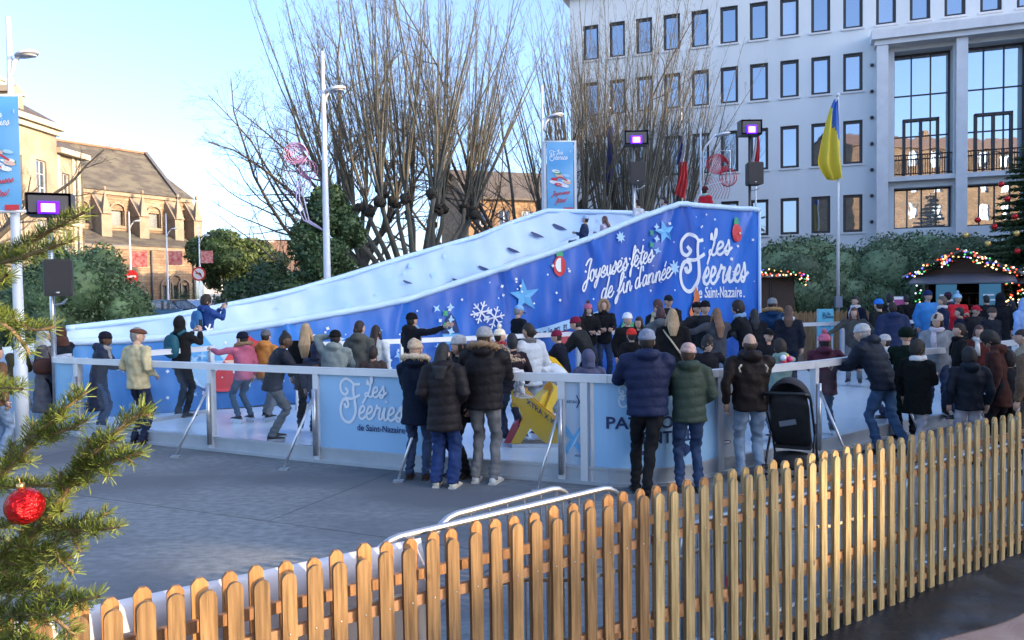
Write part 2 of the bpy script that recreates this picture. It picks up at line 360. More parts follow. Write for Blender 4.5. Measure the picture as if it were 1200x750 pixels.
lw = [PL(x, 245, O2, CW)[0] for x in (95, 137, 180, 214)]
b = MB(); wall_holes(b, tl, TE, zat-.3, zu, [(t-.6, t+.6, zat+.7, zu-1.9) for t in lw], .5, CY)
b.add([(TE,CY,0),(TE,CY+11.6,0),(TE,CY+11.6,zu),(TE,CY,zu)],[(0,1,2,3)])
b.build('nave_wall', M_cst, ch, local=True)
b = MB(); b.prism([(-.25, ze), (CY, zat), (CY, zat+.15), (-.25, ze+.15)], lambda a, c, t: (t, a, c), tl, tr+.2); b.build('aisle_roof', M_slate, ch, local=True)
b = MB(); b.box((tl,-.12,ze-.35),(tr+.1,-.003,ze-.02)); b.build('string_course', M_cst2, ch, local=True)
b = MB(); b.box((tl,CY-.22,zu-.4),(TE+.1,CY-.003,zu-.01)); b.build('cornice', M_cst2, ch, local=True)
b = MB(); b.prism([(CY-.4, zu), (9, zrg), (CY+12, zu)], lambda a, c, t: (t, a, c), tl, tn-.1)
b.build('nave_roof', M_slate, ch, local=True)
b = MB()
for yy, zz, y2, z2 in ((CY-.5, zu, 9, zrg+.12),):
    b.bar((tn, yy, zz-.05), (tn, y2, z2), .4, .35)
b.build('roof_verge', mat('lead', (.09,.085,.085), .6), ch, local=True)
b = MB(); b.box((tl,8.85,zrg),(tn-.2,9.15,zrg+.22)); b.build('ridge', mat('ridge_tile', (.3,.12,.07), .8), ch, local=True)
zz2 = zu+3.4
b = MB(); a0=tn+.25; a1=TE+.4
b.add([(a0,CY-.3,zu),(a1,CY-.3,zu),(a1,CY+11.6,zu),(a0,CY+11.6,zu),(a0,9,zrg-1.2),(a0+.4,9,zrg-1.2)],[(0,1,5,4),(1,2,5),(2,3,4,5),(3,0,4),(0,3,2,1)]); b.build('apse_roof', M_slate, ch, local=True)
for i, t in enumerate(lw):
    b = MB(); h0, h1 = zat+.7, zu-1.9
    ring = [(.6, h0)] + [(.6*math.cos(a), h1+.0+.62*math.sin(a)) for a in np.linspace(0, math.pi, 9)] + [(-.6, h0)]
    for (p, q) in zip(ring[:-1], ring[1:]): b.bar((t+p[0]*1.25, CY-.06, p[1]+(.1 if p[1]>h1 else 0)), (t+q[0]*1.25, CY-.06, q[1]+(.1 if q[1]>h1 else 0)), .14, .28, up=(0,1,0))
    b.box((t-.85,CY-.15,h0-.3),(t+.85,CY-.004,h0-.02))
    o = b.build('window', M_cst2, ch, local=True)
    g = MB(); g.box((t-.58,CY+.3,h0),(t+.58,CY+.34,h1)); g.build('pane', mat('church_glass',(.05,.06,.07),.35,c2=(.1,.11,.12),ns=6), o, local=True)
for x in (194,204,214):
    t = ct(x)[0]; hi = .5 if x == 204 else 0
    b = MB()
    for k in range(9):
        a0, a1 = math.pi*k/9, math.pi*(k+1)/9
        b.bar((t+.62*math.cos(a0),-.05,3.6+hi+.62*math.sin(a0)),(t+.62*math.cos(a1),-.05,3.6+hi+.62*math.sin(a1)),.12,.28,up=(0,1,0))
    for sg in (-.62,.62): b.bar((t+sg,-.05,2.0),(t+sg,-.05,3.6+hi),.12,.28,up=(0,1,0))
    b.build('window_surround', M_cst2, ch, local=True)
    g = MB(); g.box((t-.45,.3,2),(t+.45,.33,3.6)); g.build('pane', mat('church_glass',(.05,.06,.07),.35,c2=(.1,.11,.12),ns=6), ch, local=True)
for x in (114, 158, 199, 221):
    t = PL(x, 245, O2, CW)[0]; b = MB(); zt_ = zu-1.3
    b.box((t-.5,CY-1.7,zat-1.6),(t+.5,CY-.005,zt_-1.2))
    b.prism([(CY-1.8, zt_-1.2), (CY-.005, zt_-1.2), (CY-.005, zt_+.9)], lambda a, c, q: (q, a, c), t-.58, t+.58)
    b.add([(t-.45,CY-1.9,zt_-1.2),(t+.45,CY-1.9,zt_-1.2),(t+.45,CY-1.0,zt_-1.2),(t-.45,CY-1.0,zt_-1.2),(t,CY-1.45,zt_+1.2)],[(0,1,4),(1,2,4),(2,3,4),(3,0,4)])
    b.ell((t,CY-1.45,zt_+1.3),(.18,.18,.25),6,5)
    b.build('buttress', M_cst2, ch, local=True)
for x in (112, 134, 177, 226):
    t = ct(x)[0]; b = MB(); b.tube([(t,-.12,0),(t,-.12,ze-.4)], .1, 6); b.build('downpipe', mat('lead', (.09,.085,.085), .6), ch, local=True)
# ---- left street building, receding
LO = (-30.0, 54.0); lwn = Vector((.05, 1)).normalized(); LW = (lwn.x, lwn.y); LA = math.atan2(LW[1], LW[0])
lb = empty('stone_building', (LO[0], LO[1], 0), 'cream stone terrace building with tall windows, dormers and chimney at the left edge', 'building', rz=LA)
M_cream = mat('cream_stone', (.36,.30,.21), .8, c2=(.27,.22,.15), ns=1.2, nd=9, bs=10, bstr=.4, c3=(.22,.18,.13), ns2=.5)
M_creamt = mat('cream_trim', (.46,.40,.30), .75, c2=(.38,.33,.25), ns=2)
zA = PL(100, 181, LO, LW)[1]; tB = PL(63, 200, LO, LW)[0]; zB = PL(62, 145, LO, LW)[1]
hA = [(c-.42, c+.42, a, d_, .3) for c in (tB+1.25, tB+2.75) for (a, d_) in ((1.0,3.2),(4.6,7.0),(8.2,10.8))]
cols = [tB-1.6-2.3*k for k in range(8)]
hB = [(c-.5, c+.5, a, d_, .3) for c in cols for (a, d_) in ((.8,3.4),(4.8,7.4),(8.6,11.2))]
b = MB(); wall_holes(b, tB, 0, 0, zA-.5, hA); b.add([(0,0,0),(0,11,0),(0,11,zA-.5),(0,0,zA-.5)],[(0,1,2,3)])
wall_holes(b, -26, tB, 0, zB-.5, hB, y=-.25); b.add([(tB,-.25,0),(tB,11,0),(tB,11,zB-.5),(tB,-.25,zB-.5)],[(0,1,2,3)]); b.add([(-26,-.25,0),(-26,11,0),(-26,11,zB-.5),(-26,-.25,zB-.5)],[(0,3,2,1)])
b.build('wall', M_cream, lb, local=True)
b = MB(); b.box((tB+.01,-.55,zA-.5),(.35,11.2,zA-.15)); b.box((-26.3,-.75,zB-.5),(tB+.3,11.2,zB-.15)); b.box((-26.3,-.5,zB-.85),(tB+.15,-.253,zB-.503)); b.build('cornice', M_creamt, lb, local=True)
b = MB(); b.add([(tB+.02,-.4,zA-.14),(.3,-.4,zA-.14),(.3,11,zA-.14),(tB+.02,11,zA-.14),(tB+.02,5,zA+2.6),(-1.2,5,zA+2.6)],[(0,1,5,4),(1,2,5),(2,3,4,5),(3,0,4),(0,3,2,1)])
b.add([(-26.3,-.6,zB-.14),(tB+.25,-.6,zB-.14),(tB+.25,11,zB-.14),(-26.3,11,zB-.14),(-24,4.5,zB+3),(tB-2,4.5,zB+3)],[(0,1,5,4),(1,2,5),(2,3,4,5),(3,0,4),(0,3,2,1)])
b.build('roof', mat('dark_slate', (.07,.055,.05), .7, c2=(.11,.09,.075), ns=3), lb, local=True)
for c in (tB-3.2, tB-8, tB-13): b = MB(); b.box((c-.6,.1,zB-.13),(c+.6,2.0,zB+1.1)); b.prism([(-.8,0),(.8,0),(0,.6)], lambda a,q,t:(c+a,t,zB+1.103+q), .0, 2.1); b.build('dormer', M_cream, lb, local=True)
for c in (tB-1.2, tB-10): b = MB(); b.box((c-.5,2.6,zB+.5),(c+.5,3.5,zB+2.6)); b.box((c-.6,2.5,zB+2.6),(c+.6,3.6,zB+2.8)); b.build('chimney', M_creamt, lb, local=True)
for h in hA: window(lb, h[0], h[2], h[1]-h[0], h[3]-h[2], .15, mat('window_white',(.5,.5,.48),.5), G_win, fr=.07, nx=2, nz=3, sill=M_creamt)
for h in hB: window(lb, h[0], h[2], h[1]-h[0], h[3]-h[2], -.1, mat('window_white',(.5,.5,.48),.5), G_win, fr=.07, nx=2, nz=3)
for c in (tB+.4, tB+2.0, -.35): b = MB(); b.box((c-.16,-.1,0),(c+.16,-.002,zA-.52)); b.build('pilaster', M_creamt, lb, local=True)
b = MB(); b.box((tB+.02,-.14,7.3),(0,-.101,7.55)); b.box((-26,-.4,7.8),(tB,-.252,8.1)); b.box((-26,-.4,3.9),(tB,-.252,4.2)); b.build('string_course', M_creamt, lb, local=True)
# ---- simple houses farther off
def house(name, x, y, rz, L, D, H, RH, wm, rm, label, cat='house', wins=(3,2), group=None, chim=True, ww_=1.0, wh_=1.4):
    e = empty(name, (x, y, 0), label, cat, group, rz)
    hs = []
    fl = H / wins[1]
    for i in range(wins[0]):
        for j in range(wins[1]):
            c = L*(i+.5)/wins[0]; hs.append((c-ww_/2, c+ww_/2, fl*j+fl*.3, fl*j+fl*.3+wh_, .2))
    b = MB(); wall_holes(b, 0, L, 0, H, hs)
    b.add([(0,0,0),(0,D,0),(0,D,H),(0,0,H),(0,D/2,H+RH)],[(0,3,4,2,1)]); b.add([(L,0,0),(L,D,0),(L,D,H),(L,0,H),(L,D/2,H+RH)],[(0,1,2,4,3)])
    b.add([(0,D,0),(L,D,0),(L,D,H),(0,D,H)],[(0,3,2,1)]); b.build('wall', wm, e, local=True)
    b = MB(); ov = .35
    for sg in (0, 1):
        y0, y1 = (-ov, D/2) if sg == 0 else (D+ov, D/2); z0 = H - RH*ov/(D/2)
        b.add([(-ov,y0,z0+.02),(L+ov,y0,z0+.02),(L+ov,y1,H+RH+.02),(-ov,y1,H+RH+.02),(-ov,y0,z0+.2),(L+ov,y0,z0+.2),(L+ov,y1,H+RH+.2),(-ov,y1,H+RH+.2)],
              [(0,1,2,3),(4,7,6,5),(0,4,5,1),(3,2,6,7),(0,3,7,4),(1,5,6,2)])
    rf = b.build('roof', rm, e, local=True)
    if chim: b = MB(); b.box((L*.7,D/2-.5,H+RH*.6),(L*.7+.9,D/2+.5,H+RH+1.1)); b.build('chimney', wm, rf, local=True)
    for h in hs: window(e, h[0], h[2], h[1]-h[0], h[3]-h[2], .12, M_white, G_win, fr=.07, nx=2)
    return e
M_hw = mat('white_plaster', (.66,.64,.6), .8, c2=(.58,.56,.52), ns=1)
M_hr = mat('brown_tile', (.2,.11,.07), .85, c2=(.27,.16,.1), ns=4)
M_ho = brickmat('ochre_stone', (.33,.20,.10), (.26,.16,.085), (.22,.17,.12), .6, .25)
q = P(238, 285, 120); house('white_house', q.x, q.y, .12, 13, 9, 8.2, 3.2, M_hw, M_hr, 'white gabled house with brown roof behind the umbrella pine', wins=(4,2))
q = P(290, 300, 135); house('far_house', q.x, q.y, -.2, 8, 8, 8.5, 2, M_hw, mat('grey_roof',(.16,.16,.17),.7), 'small pale house with a grey roof right of the umbrella pine', wins=(2,2))
q = P(308, 320, 110); house('cottage', q.x, q.y, -.1, 7, 7, 5.5, 2.2, mat('pink_plaster',(.55,.42,.34),.8), M_hr, 'low pinkish house partly hidden by the dark evergreen tree', wins=(2,2))
# warm lit building seen through the bare trees
house('ochre_building', -3.6, 66, .35, 13, 9, 10.6, 2.8, M_ho, mat('dark_slate', (.09,.075,.065), .7, c2=(.13,.11,.09), ns=3), 'ochre stone building seen through the bare branches behind the slide', 'building', wins=(6,3))
# buildings behind the camera and to the right: they shade the square and show in the windows
def block(name, x, y, rz, L, D, H, wm, label, wins):
    return house(name, x, y, rz, L, D, H, 2.5, wm, M_hr, label, 'building', wins, ww_=1.2, wh_=1.9)
block('apartment_block', 33, 34, R(-90), 39.3, 12, 15.5, M_hw, 'long white apartment block along the right side of the square', (10,4))
block('low_shade_block', 34, -8.5, R(-90), 10.4, 9, 9.2, M_hw, 'low white block added past the end of the apartment block to shade the fence, outside the view', (3,2))  # unseen, added to shade the lower fence and the ground behind it
b = MB(); b.box((38.2,-8.5,11.75),(38.8,-5.3,15.5)); tag(b.build('blocker', M_hw), 'unseen white footbridge between the apartment block and the low house, outside the view', 'blocker')  # unseen box added to keep sun through the gap off the square
house('sun_gap_block', 34, -5.72, R(-90), 2.35, 9, 8.85, 1.75, M_hw, M_hr, 'low block added to let a strip of sun reach the fence, outside the view', 'building', (1,1), chim=False)  # unseen, added with a low ridge so a sun patch reaches the fence
block('stone_terrace', 32, -58, R(130), 50, 12, 20, M_ho, 'warm stone terrace behind the viewpoint, seen only in window reflections', (15,6))
# ================================================================ VEGETATION
def leafmat(name, c, c2, rough=.55, isl=.55):
    m = mat(name, c, rough, c2=c2, ns=1.6, nd=3, island=isl, spec=.3); return m
ML_holly = leafmat('leaf_dark_green', (.04,.075,.032), (.065,.11,.045))
ML_hedge = leafmat('leaf_grey_green', (.10,.16,.085), (.14,.21,.115))
ML_juni = leafmat('leaf_juniper', (.06,.11,.055), (.095,.155,.075))
ML_pine = leafmat('leaf_pine', (.04,.07,.02), (.075,.11,.03))
ML_yucca = leafmat('leaf_strap', (.05,.085,.04), (.09,.13,.06))
M_bark = mat('bark', (.075,.066,.055), .9, c2=(.12,.105,.085), ns=6, st=(1,1,.3), bs=25, bstr=.6)
M_barkg = mat('bark_mossy', (.080,.080,.064), .9, c2=(.125,.12,.098), ns=5, st=(1,1,.3), bs=25, bstr=.6)
M_knuckle = mat('pollard_knuckle', (.03,.026,.02), .95, bs=12, bstr=1, bd=.05)
def leaves_mesh(pts, nrm, size, aspect=.5, jitter=.6, rng=RNG):
    """one small folded leaf (two triangles) per point"""
    n = len(pts); pts = np.asarray(pts); d = rng.normal(size=(n, 3)); d = d / np.linalg.norm(d, axis=1, keepdims=True)
    a = nrm * (1 - jitter) + d * jitter; a /= np.linalg.norm(a, axis=1, keepdims=True)
    d2 = rng.normal(size=(n, 3)); bb = np.cross(a, d2); bb /= np.linalg.norm(bb, axis=1, keepdims=True); c = np.cross(a, bb)
    s = size * rng.uniform(.6, 1.35, size=(n, 1))
    v = np.stack([pts - bb*s, pts - c*s*aspect + a*s*.15, pts + bb*s, pts + c*s*aspect + a*s*.15], 1).reshape(-1, 3)
    return v
def mesh_quads(name, v, m, parent, loc=Vector((0,0,0))):
    n = len(v) // 4; me = bpy.data.meshes.new(name)
    me.vertices.add(len(v)); me.vertices.foreach_set('co', np.asarray(v, dtype=np.float32).ravel())
    me.loops.add(n*4); me.loops.foreach_set('vertex_index', np.arange(n*4, dtype=np.int32))
    me.polygons.add(n); me.polygons.foreach_set('loop_start', np.arange(0, n*4, 4, dtype=np.int32)); me.update(calc_edges=True)
    me.materials.append(m); o = bpy.data.objects.new(name, me); COL.objects.link(o); o.location = loc
    if parent is not None: o.parent = parent
    return o
def lumps(center, rad, nl, rng, base=.72):
    """a handful of clumps spread over an ellipsoid"""
    out = []
    for i in range(nl):
        d = rng.normal(size=3); d /= np.linalg.norm(d); d[2] = abs(d[2])*1.0 if rng.random() < .75 else d[2]
        k = rng.uniform(.45, .85); r = rng.uniform(.22, .42)
        out.append((np.array(center) + d*np.array(rad)*k, np.array(rad)*r))
    out.append((np.array(center), np.array(rad)*base)); return out
def bush(name, loc, rad, n, size, m, label, cat, group=None, nl=26, seed=1, aspect=.5, trunk=0.0, core=.86, top=None, jit=.6, cone=0):
    rng = np.random.default_rng(seed); loc = Vector(loc); e = empty(name, loc, label, cat, group)
    c = (0, 0, trunk + rad[2]*(.55 if trunk == 0 else 1)); L_ = lumps(c, rad, nl, rng)
    if cone:
        L_ = []
        for i in range(nl):
            z = rng.uniform(.02, 1)**1.1; a = rng.uniform(0, 6.283); rr = (1-z)**.8*.75; L_.append((np.array([math.cos(a)*rr*rad[0], math.sin(a)*rr*rad[1], z*rad[2]*1.9]), np.array(rad)*(.12+.22*(1-z))*np.array([1,1,.9])))
    w_ = np.array([l[1][0]*l[1][2] for l in L_]); w_ = w_/w_.sum(); P_ = []; N_ = []
    for (lc, lr), k in zip(L_, w_):
        m_ = int(n*k)+4; d = rng.normal(size=(m_, 3)); d /= np.linalg.norm(d, axis=1, keepdims=True)
        r_ = rng.uniform(.8, 1.08, size=(m_, 1)); p = lc + d*lr*r_; P_.append(p); N_.append(d)
    P_ = np.concatenate(P_); N_ = np.concatenate(N_); ok = P_[:, 2] > .03; P_ = P_[ok]; N_ = N_[ok]
    # drop the leaves buried deep inside other clumps
    ins = np.zeros(len(P_))
    for lc, lr in L_: ins += (((P_-lc)/(lr*.78))**2).sum(1) < 1
    ok = ins < 1; P_ = P_[ok]; N_ = N_[ok]
    mesh_quads('leaves', leaves_mesh(P_, N_, size, aspect, jit, rng), m, e)
    b = MB()
    for lc, lr in L_:
        if lc[2]-lr[2]*core < -.3 and not cone and lc[2] < .2: continue
        b.ell(lc, tuple(lr*core), 10, 7)
    b.build('inner_foliage', m, e, local=True)
    b = MB(); b.tube([(0,0,-.02),(.05,.02,trunk*.5+.2),(0,0,trunk+.5)], [.06*rad[0]+.04,.045*rad[0]+.03,.03], 8); b.build('trunk', M_bark, e, local=True)
    return e
def bez(p, d, L, up, seg, wob, rng):
    pts = [Vector(p)]; d = Vector(d).normalized()
    for i in range(seg):
        d = (d + Vector((0,0,1))*up + Vector(rng.normal(size=3))*wob).normalized(); pts.append(pts[-1] + d*L/seg)
    return pts
def twigs(b, pts, r0, n, L0, rng, ang=.6, up=.1, sub=2, lo=.25, mi=0, sides=3):
    for i in range(n):
        t = lo + (1-lo)*(i + rng.random())/n*.97; k = t*(len(pts)-1); i0 = int(k); p = pts[i0].lerp(pts[min(i0+1, len(pts)-1)], k-i0)
        d = (pts[min(i0+1, len(pts)-1)] - pts[i0]).normalized() if i0 < len(pts)-1 else (pts[-1]-pts[-2]).normalized()
        s_ = Vector(rng.normal(size=3)); s_ = (s_ - d*s_.dot(d)).normalized()
        dd = (d*math.cos(ang) + s_*math.sin(ang)); L = L0*(1.15-t)*rng.uniform(.6, 1.3)
        q = bez(p, dd, L, up, 4, .10, rng); r = max(.0045, r0*(1-t*.6)*.42)
        b.tube(q, [r, r*.8, r*.6, r*.45, r*.3], sides, caps=False, mi=mi)
        if sub > 0: twigs(b, q, r, 3 if sub > 1 else 3, L*.55, rng, ang*1.05, up, sub-1, .25, mi, 3)
def pollard(name, loc, label, nk, spread, zk, ztop, shoots, seed, side=None, base_z=.0, lean=0, tw=9, flat=1.0, m=None, fan=.085):
    rng = np.random.default_rng(seed); e = empty(name, loc, label, 'tree', 'bare pollarded trees behind the slide'); b = MB(); k_ = MB(); s_ = MB()
    b.tube([(0,0,-.1),(0,0,.5),(.03,0,1.3)], [.42,.34,.36], 10)
    for i in range(nk):
        a = 2*math.pi*(i+.5*rng.random())/nk; rr = spread*(.35+.65*((i*7)%nk)/max(1, nk-1))
        x, y = math.cos(a)*rr, math.sin(a)*rr*flat; z = zk + rng.uniform(-.35,.35) - .1*rr
        p = [Vector((x*.04,y*.04,1.0)), Vector((x*.25,y*.25,1.0+(z-1.0)*.28)), Vector((x*.6,y*.6,1.0+(z-1.0)*.6)), Vector((x*.9,y*.9,1.0+(z-1)*.87)), Vector((x,y,z))]
        p = [q + Vector(rng.normal(size=3))*.06*min(1, j) for j, q in enumerate(p)]
        b.tube(p, [.19,.13,.10,.08,.075], 7)
        for q in range(3): k_.ell(p[-1] + Vector(rng.normal(size=3))*.1, (.13+.07*rng.random(),.13,.11+.09*rng.random()), 10, 7, None, 0, lambda X, Y_, Z: tuple(c_*(1+.45*mnoise.noise(Vector((X*2.5+i,Y_*2.5+q,Z*2.5)))) for c_ in (X,Y_,Z)))
        k_.build('knuckle', M_knuckle, e, local=True); k_ = MB()
        for j in range(int(shoots*1.5)):
            d = Vector((x*fan+rng.normal()*.12, y*.07+rng.normal()*.10, 1)); L = (ztop - z)*rng.uniform(.72, 1.0)
            q = bez(p[-1], d, L, .025, 7, .05, rng); r0 = rng.uniform(.024,.05)
            s_.tube(q, [r0,r0*.9,r0*.8,r0*.66,r0*.5,r0*.36,r0*.22,r0*.1], 5, caps=False)
            twigs(s_, q, r0*.6, tw, L*.2, rng, .5, .12, 2, .15)
    b.build('trunk', m or M_barkg, e, local=True); s_.build('shoots', m or M_barkg, e, local=True)
    return e
def bare(name, loc, label, H, seed, limbs=7, spread=1.0, sub=2, m=None, r=.3, fork=.3, n1=9, dirs=None, up=.08):
    rng = np.random.default_rng(seed); e = empty(name, loc, label, 'tree'); b = MB(); s_ = MB()
    tr_ = bez((0,0,-.1), (0,0,1), H*fork+.1, 0, 4, .03, rng); b.tube(tr_, [r,r*.85,r*.78,r*.72,r*.66], 9)
    for i in range(limbs):
        a = 2*math.pi*(i+.4*rng.random())/limbs
        d = Vector((math.cos(a)*spread, math.sin(a)*spread, rng.uniform(.5,1.2))) if not dirs else Vector(dirs[i % len(dirs)])
        L = H*(1-fork)*rng.uniform(.75, 1.05); p = bez(tr_[-1-(i % 2)], d, L, up, 8, .13, rng); r0 = r*rng.uniform(.3,.5)
        b.tube(p, [r0*(1-.85*k/8) for k in range(9)], 6, caps=False)
        for j in range(n1):
            t = .2+.78*(j+rng.random())/n1; k = t*8; i0 = int(k); q0 = p[i0].lerp(p[min(i0+1,8)], k-i0); dd = (p[min(i0+1,8)]-p[i0]).normalized() if i0 < 8 else d.normalized()
            s0 = Vector(rng.normal(size=3)); s0 = (s0 - dd*s0.dot(dd)).normalized(); q = bez(q0, dd*.7+s0*.75, L*.42*(1.2-t), up, 6, .14, rng); r1 = max(.012, r0*(1-t*.8)*.5)
            s_.tube(q, [r1*(1-.8*k/6) for k in range(7)], 4, caps=False); twigs(s_, q, r1, 7, L*.16, rng, .65, up, sub, .15)
    b.build('trunk', m or M_bark, e, local=True); s_.build('crown', m or M_bark, e, local=True); return e
def gp(px, Y, z=0): p = P(px, 345, Y); return (p.x, p.y, z)
pollard('pollarded_tree', gp(488, 28), 'large pollarded tree left of the lamp banner, dark knuckles on a fan of limbs', 15, 3.1, 5.6, 14.6, 7, 3, tw=18, fan=.12)
pollard('pollarded_tree', gp(708, 31), 'pollarded tree before the pale civic building, behind the top of the slide', 11, 2.6, 4.4, 15.5, 6, 4, tw=14)
pollard('pollarded_tree', gp(775, 34), 'rightmost pollarded tree, its slanting shoots crossing the square windows', 8, 2.2, 4.6, 13.6, 7, 5, tw=15, fan=.17)
bare('bare_tree', gp(405, 38), 'thin bare tree with a fan of fine twigs behind the tall lamp post', 15, 21, 9, .8, 2, r=.24, fork=.25, n1=13)
bare('bare_tree', gp(612, 33), 'bare forking tree between the two big pollarded trees', 16, 11, 9, .55, 2, r=.28, fork=.18, n1=9)
bare('bare_tree', gp(425, 36), 'wide bare tree with drooping curly twigs at the left of the pollards', 16, 12, 10, 1.5, 2, r=.34, fork=.30, n1=13, up=.03,
     dirs=[(-1.0,0,.8),(-.9,-.3,1.2),(-.6,.4,1.6),(-.2,-.4,1.9),(.4,.3,1.8),(.8,-.2,1.4),(-.9,.5,.7),(-.8,-.3,1.6),(-.5,.1,2.0),(-.9,.1,1.0)])
bare('bare_tree', gp(-50, 29), 'bare tree reaching in from the left edge above the lamp banner', 10.5, 13, 9, 1.1, 2, r=.28, fork=.35, n1=9)
bare('bare_tree', gp(545, 45), 'bare tree farther back between the pollards', 13, 14, 7, .8, 1, r=.25, fork=.3, n1=7)
bare('bare_tree', gp(650, 48), 'slender bare tree far back beside the civic building', 14, 15, 6, .6, 1, r=.25, fork=.3, n1=7)
bare('bare_tree', gp(345, 52), 'small bare tree behind the dark evergreen', 11, 16, 7, 1.0, 1, r=.2, fork=.3, n1=7)
# evergreens and bushes on the left
def gb(px, Y): p = P(px, 350, Y); return (p.x, p.y, 0)
bush('round_bush', gb(88, 24), (2.1,1.9,2.45), 60000, .06, ML_juni, 'big dome shaped juniper bush behind the loudspeaker at left', 'bush', nl=60, seed=2, core=.84)
bush('round_bush', gb(30, 27), (1.8,1.6,2.0), 20000, .065, ML_juni, 'juniper bush at the left edge behind the lamp post', 'bush', nl=36, seed=22, core=.84)
bush('evergreen_tree', gb(388, 25), (2.9,2.3,3.0), 46000, .075, ML_holly, 'dark broadleaved evergreen tree behind the tall lamp post', 'tree', nl=46, seed=3, cone=1, core=.8)
bush('evergreen_tree', gb(328, 27), (2.2,1.8,2.2), 18000, .075, ML_holly, 'low dark evergreen left of the taller evergreen tree', 'tree', nl=26, seed=31, core=.8)
bush('low_shrub', gb(492, 25), (1.4,1.0,1.5), 8000, .05, ML_juni, 'light green shrub at the foot of the big pollarded tree', 'shrub', nl=18, seed=5)
bush('low_shrub', gb(445, 24.5), (1.2,1.0,1.0), 6000, .05, ML_holly, 'dark shrub beside the light green shrub', 'shrub', nl=18, seed=6)
bush('umbrella_pine', gb(279, 72), (4.6,4.4,2.9), 26000, .17, ML_pine, 'broad umbrella pine beyond the parked cars', 'tree', nl=44, seed=7, trunk=2.6, core=.88)
bush('clipped_shrub', gb(160, 34), (1.5,1.0,.85), 3500, .06, ML_holly, 'small dark clipped shrub in front of the parked cars', 'shrub', nl=10, seed=8)
bush('clipped_shrub', gb(206, 36), (1.3,1.2,.9), 3500, .06, ML_pine, 'olive shrub beside the parked cars', 'shrub', nl=12, seed=9)
# hedges on the right
bush('rounded_hedge', gp(945, 30.5), (3.4,1.9,2.7), 55000, .07, ML_hedge, 'grey-green rounded hedge behind the dark hut', 'hedge', nl=70, seed=10, core=.84)
bush('rounded_hedge', gp(1095, 30), (3.6,1.9,2.85), 55000, .07, ML_hedge, 'grey-green hedge right of the flagpole, behind the market stall', 'hedge', nl=70, seed=11, core=.84)
bush('rounded_hedge', gp(1185, 31), (2.6,1.8,2.6), 26000, .075, ML_hedge, 'grey-green hedge at the right edge behind the stall roof', 'hedge', nl=36, seed=12, core=.84)
bush('dark_shrub', gp(1005, 31.5), (1.7,1.3,2.3), 9000, .07, ML_holly, 'dark pointed shrub between the two rounded hedges', 'shrub', nl=22, seed=13, core=.85)
def strap_plant(name, loc, n, L, seed, label, group=None):
    rng = np.random.default_rng(seed); e = empty(name, loc, label, 'plant', group); b = MB()
    for i in range(n):
        a = rng.uniform(0, 6.283); el = rng.uniform(.25, 1.45); l = L*rng.uniform(.6, 1.1); d = Vector((math.cos(a)*math.cos(el), math.sin(a)*math.cos(el), math.sin(el)))
        p = Vector((math.cos(a)*.15*rng.random(), math.sin(a)*.15*rng.random(), rng.uniform(.05,.7))); sd = Vector((-math.sin(a), math.cos(a), 0)); vs = []; wd = rng.uniform(.02,.035)
        for k in range(7):
            t = k/6; vs += [p - sd*wd*(1-t**2), p + sd*wd*(1-t**2) + Vector((0,0,.004))]; d = (d + Vector((0,0,-.20*t*2))).normalized(); p = p + d*l/6
        b.add(vs, [(2*k,2*k+1,2*k+3,2*k+2) for k in range(6)], True)
    b.build('leaves', ML_yucca, e, local=True)
    s_ = MB(); s_.tube([(0,0,0),(0,0,.6)], [.1,.07], 7); s_.build('stem', M_bark, e, local=True); return e
for i, (x, Y) in enumerate(((915,28),(938,27.6),(958,28.2),(1015,28),(1040,27.6),(1062,28.3))):
    strap_plant('strap_leaf_plant', gp(x, Y), 130, 1.9 + .2*(i % 2), 40+i, ['spiky strap-leaved plant beside the dark hut', 'second spiky plant right of the dark hut', 'spiky plant just left of the flagpole', 'spiky plant just right of the flagpole', 'spiky plant midway between flagpole and stall', 'spiky plant nearest the market stall'][i], 'strap-leaved plants below the hedges')
# palms by the church
for i, (x, Y, h) in enumerate(((146,58,3.2),(158,60,1.6),(216,62,2.4))):
    rng = np.random.default_rng(60+i); loc = gb(x, Y); e = empty('palm_tree', loc, ['tall palm in front of the church wall', 'short palm beside the no-entry sign', 'small palm below the arched church window'][i], 'palm', 'palms by the church')
    b = MB(); b.tube([(0,0,0),(0,0,h)], [.2,.14], 8); b.build('trunk', M_bark, e, local=True); b = MB()
    for k in range(26):
        a = rng.uniform(0, 6.28); el = rng.uniform(-.4, 1.2); d = Vector((math.cos(a)*math.cos(el), math.sin(a)*math.cos(el), math.sin(el))); p = Vector((0,0,h)); sd = Vector((-math.sin(a), math.cos(a), 0))
        for j in range(9):
            vs = [p, p + (d*.5+sd*.9).normalized()*.45*(1-j/12)-Vector((0,0,.15)), p+d*.07]; b.add(vs, [(0,1,2)])
            vs = [p, p + (d*.5-sd*.9).normalized()*.45*(1-j/12)-Vector((0,0,.15)), p+d*.07]; b.add(vs, [(0,2,1)])
            d = (d+Vector((0,0,-.13))).normalized(); p = p + d*.16
    b.build('crown', ML_yucca, e, local=True)
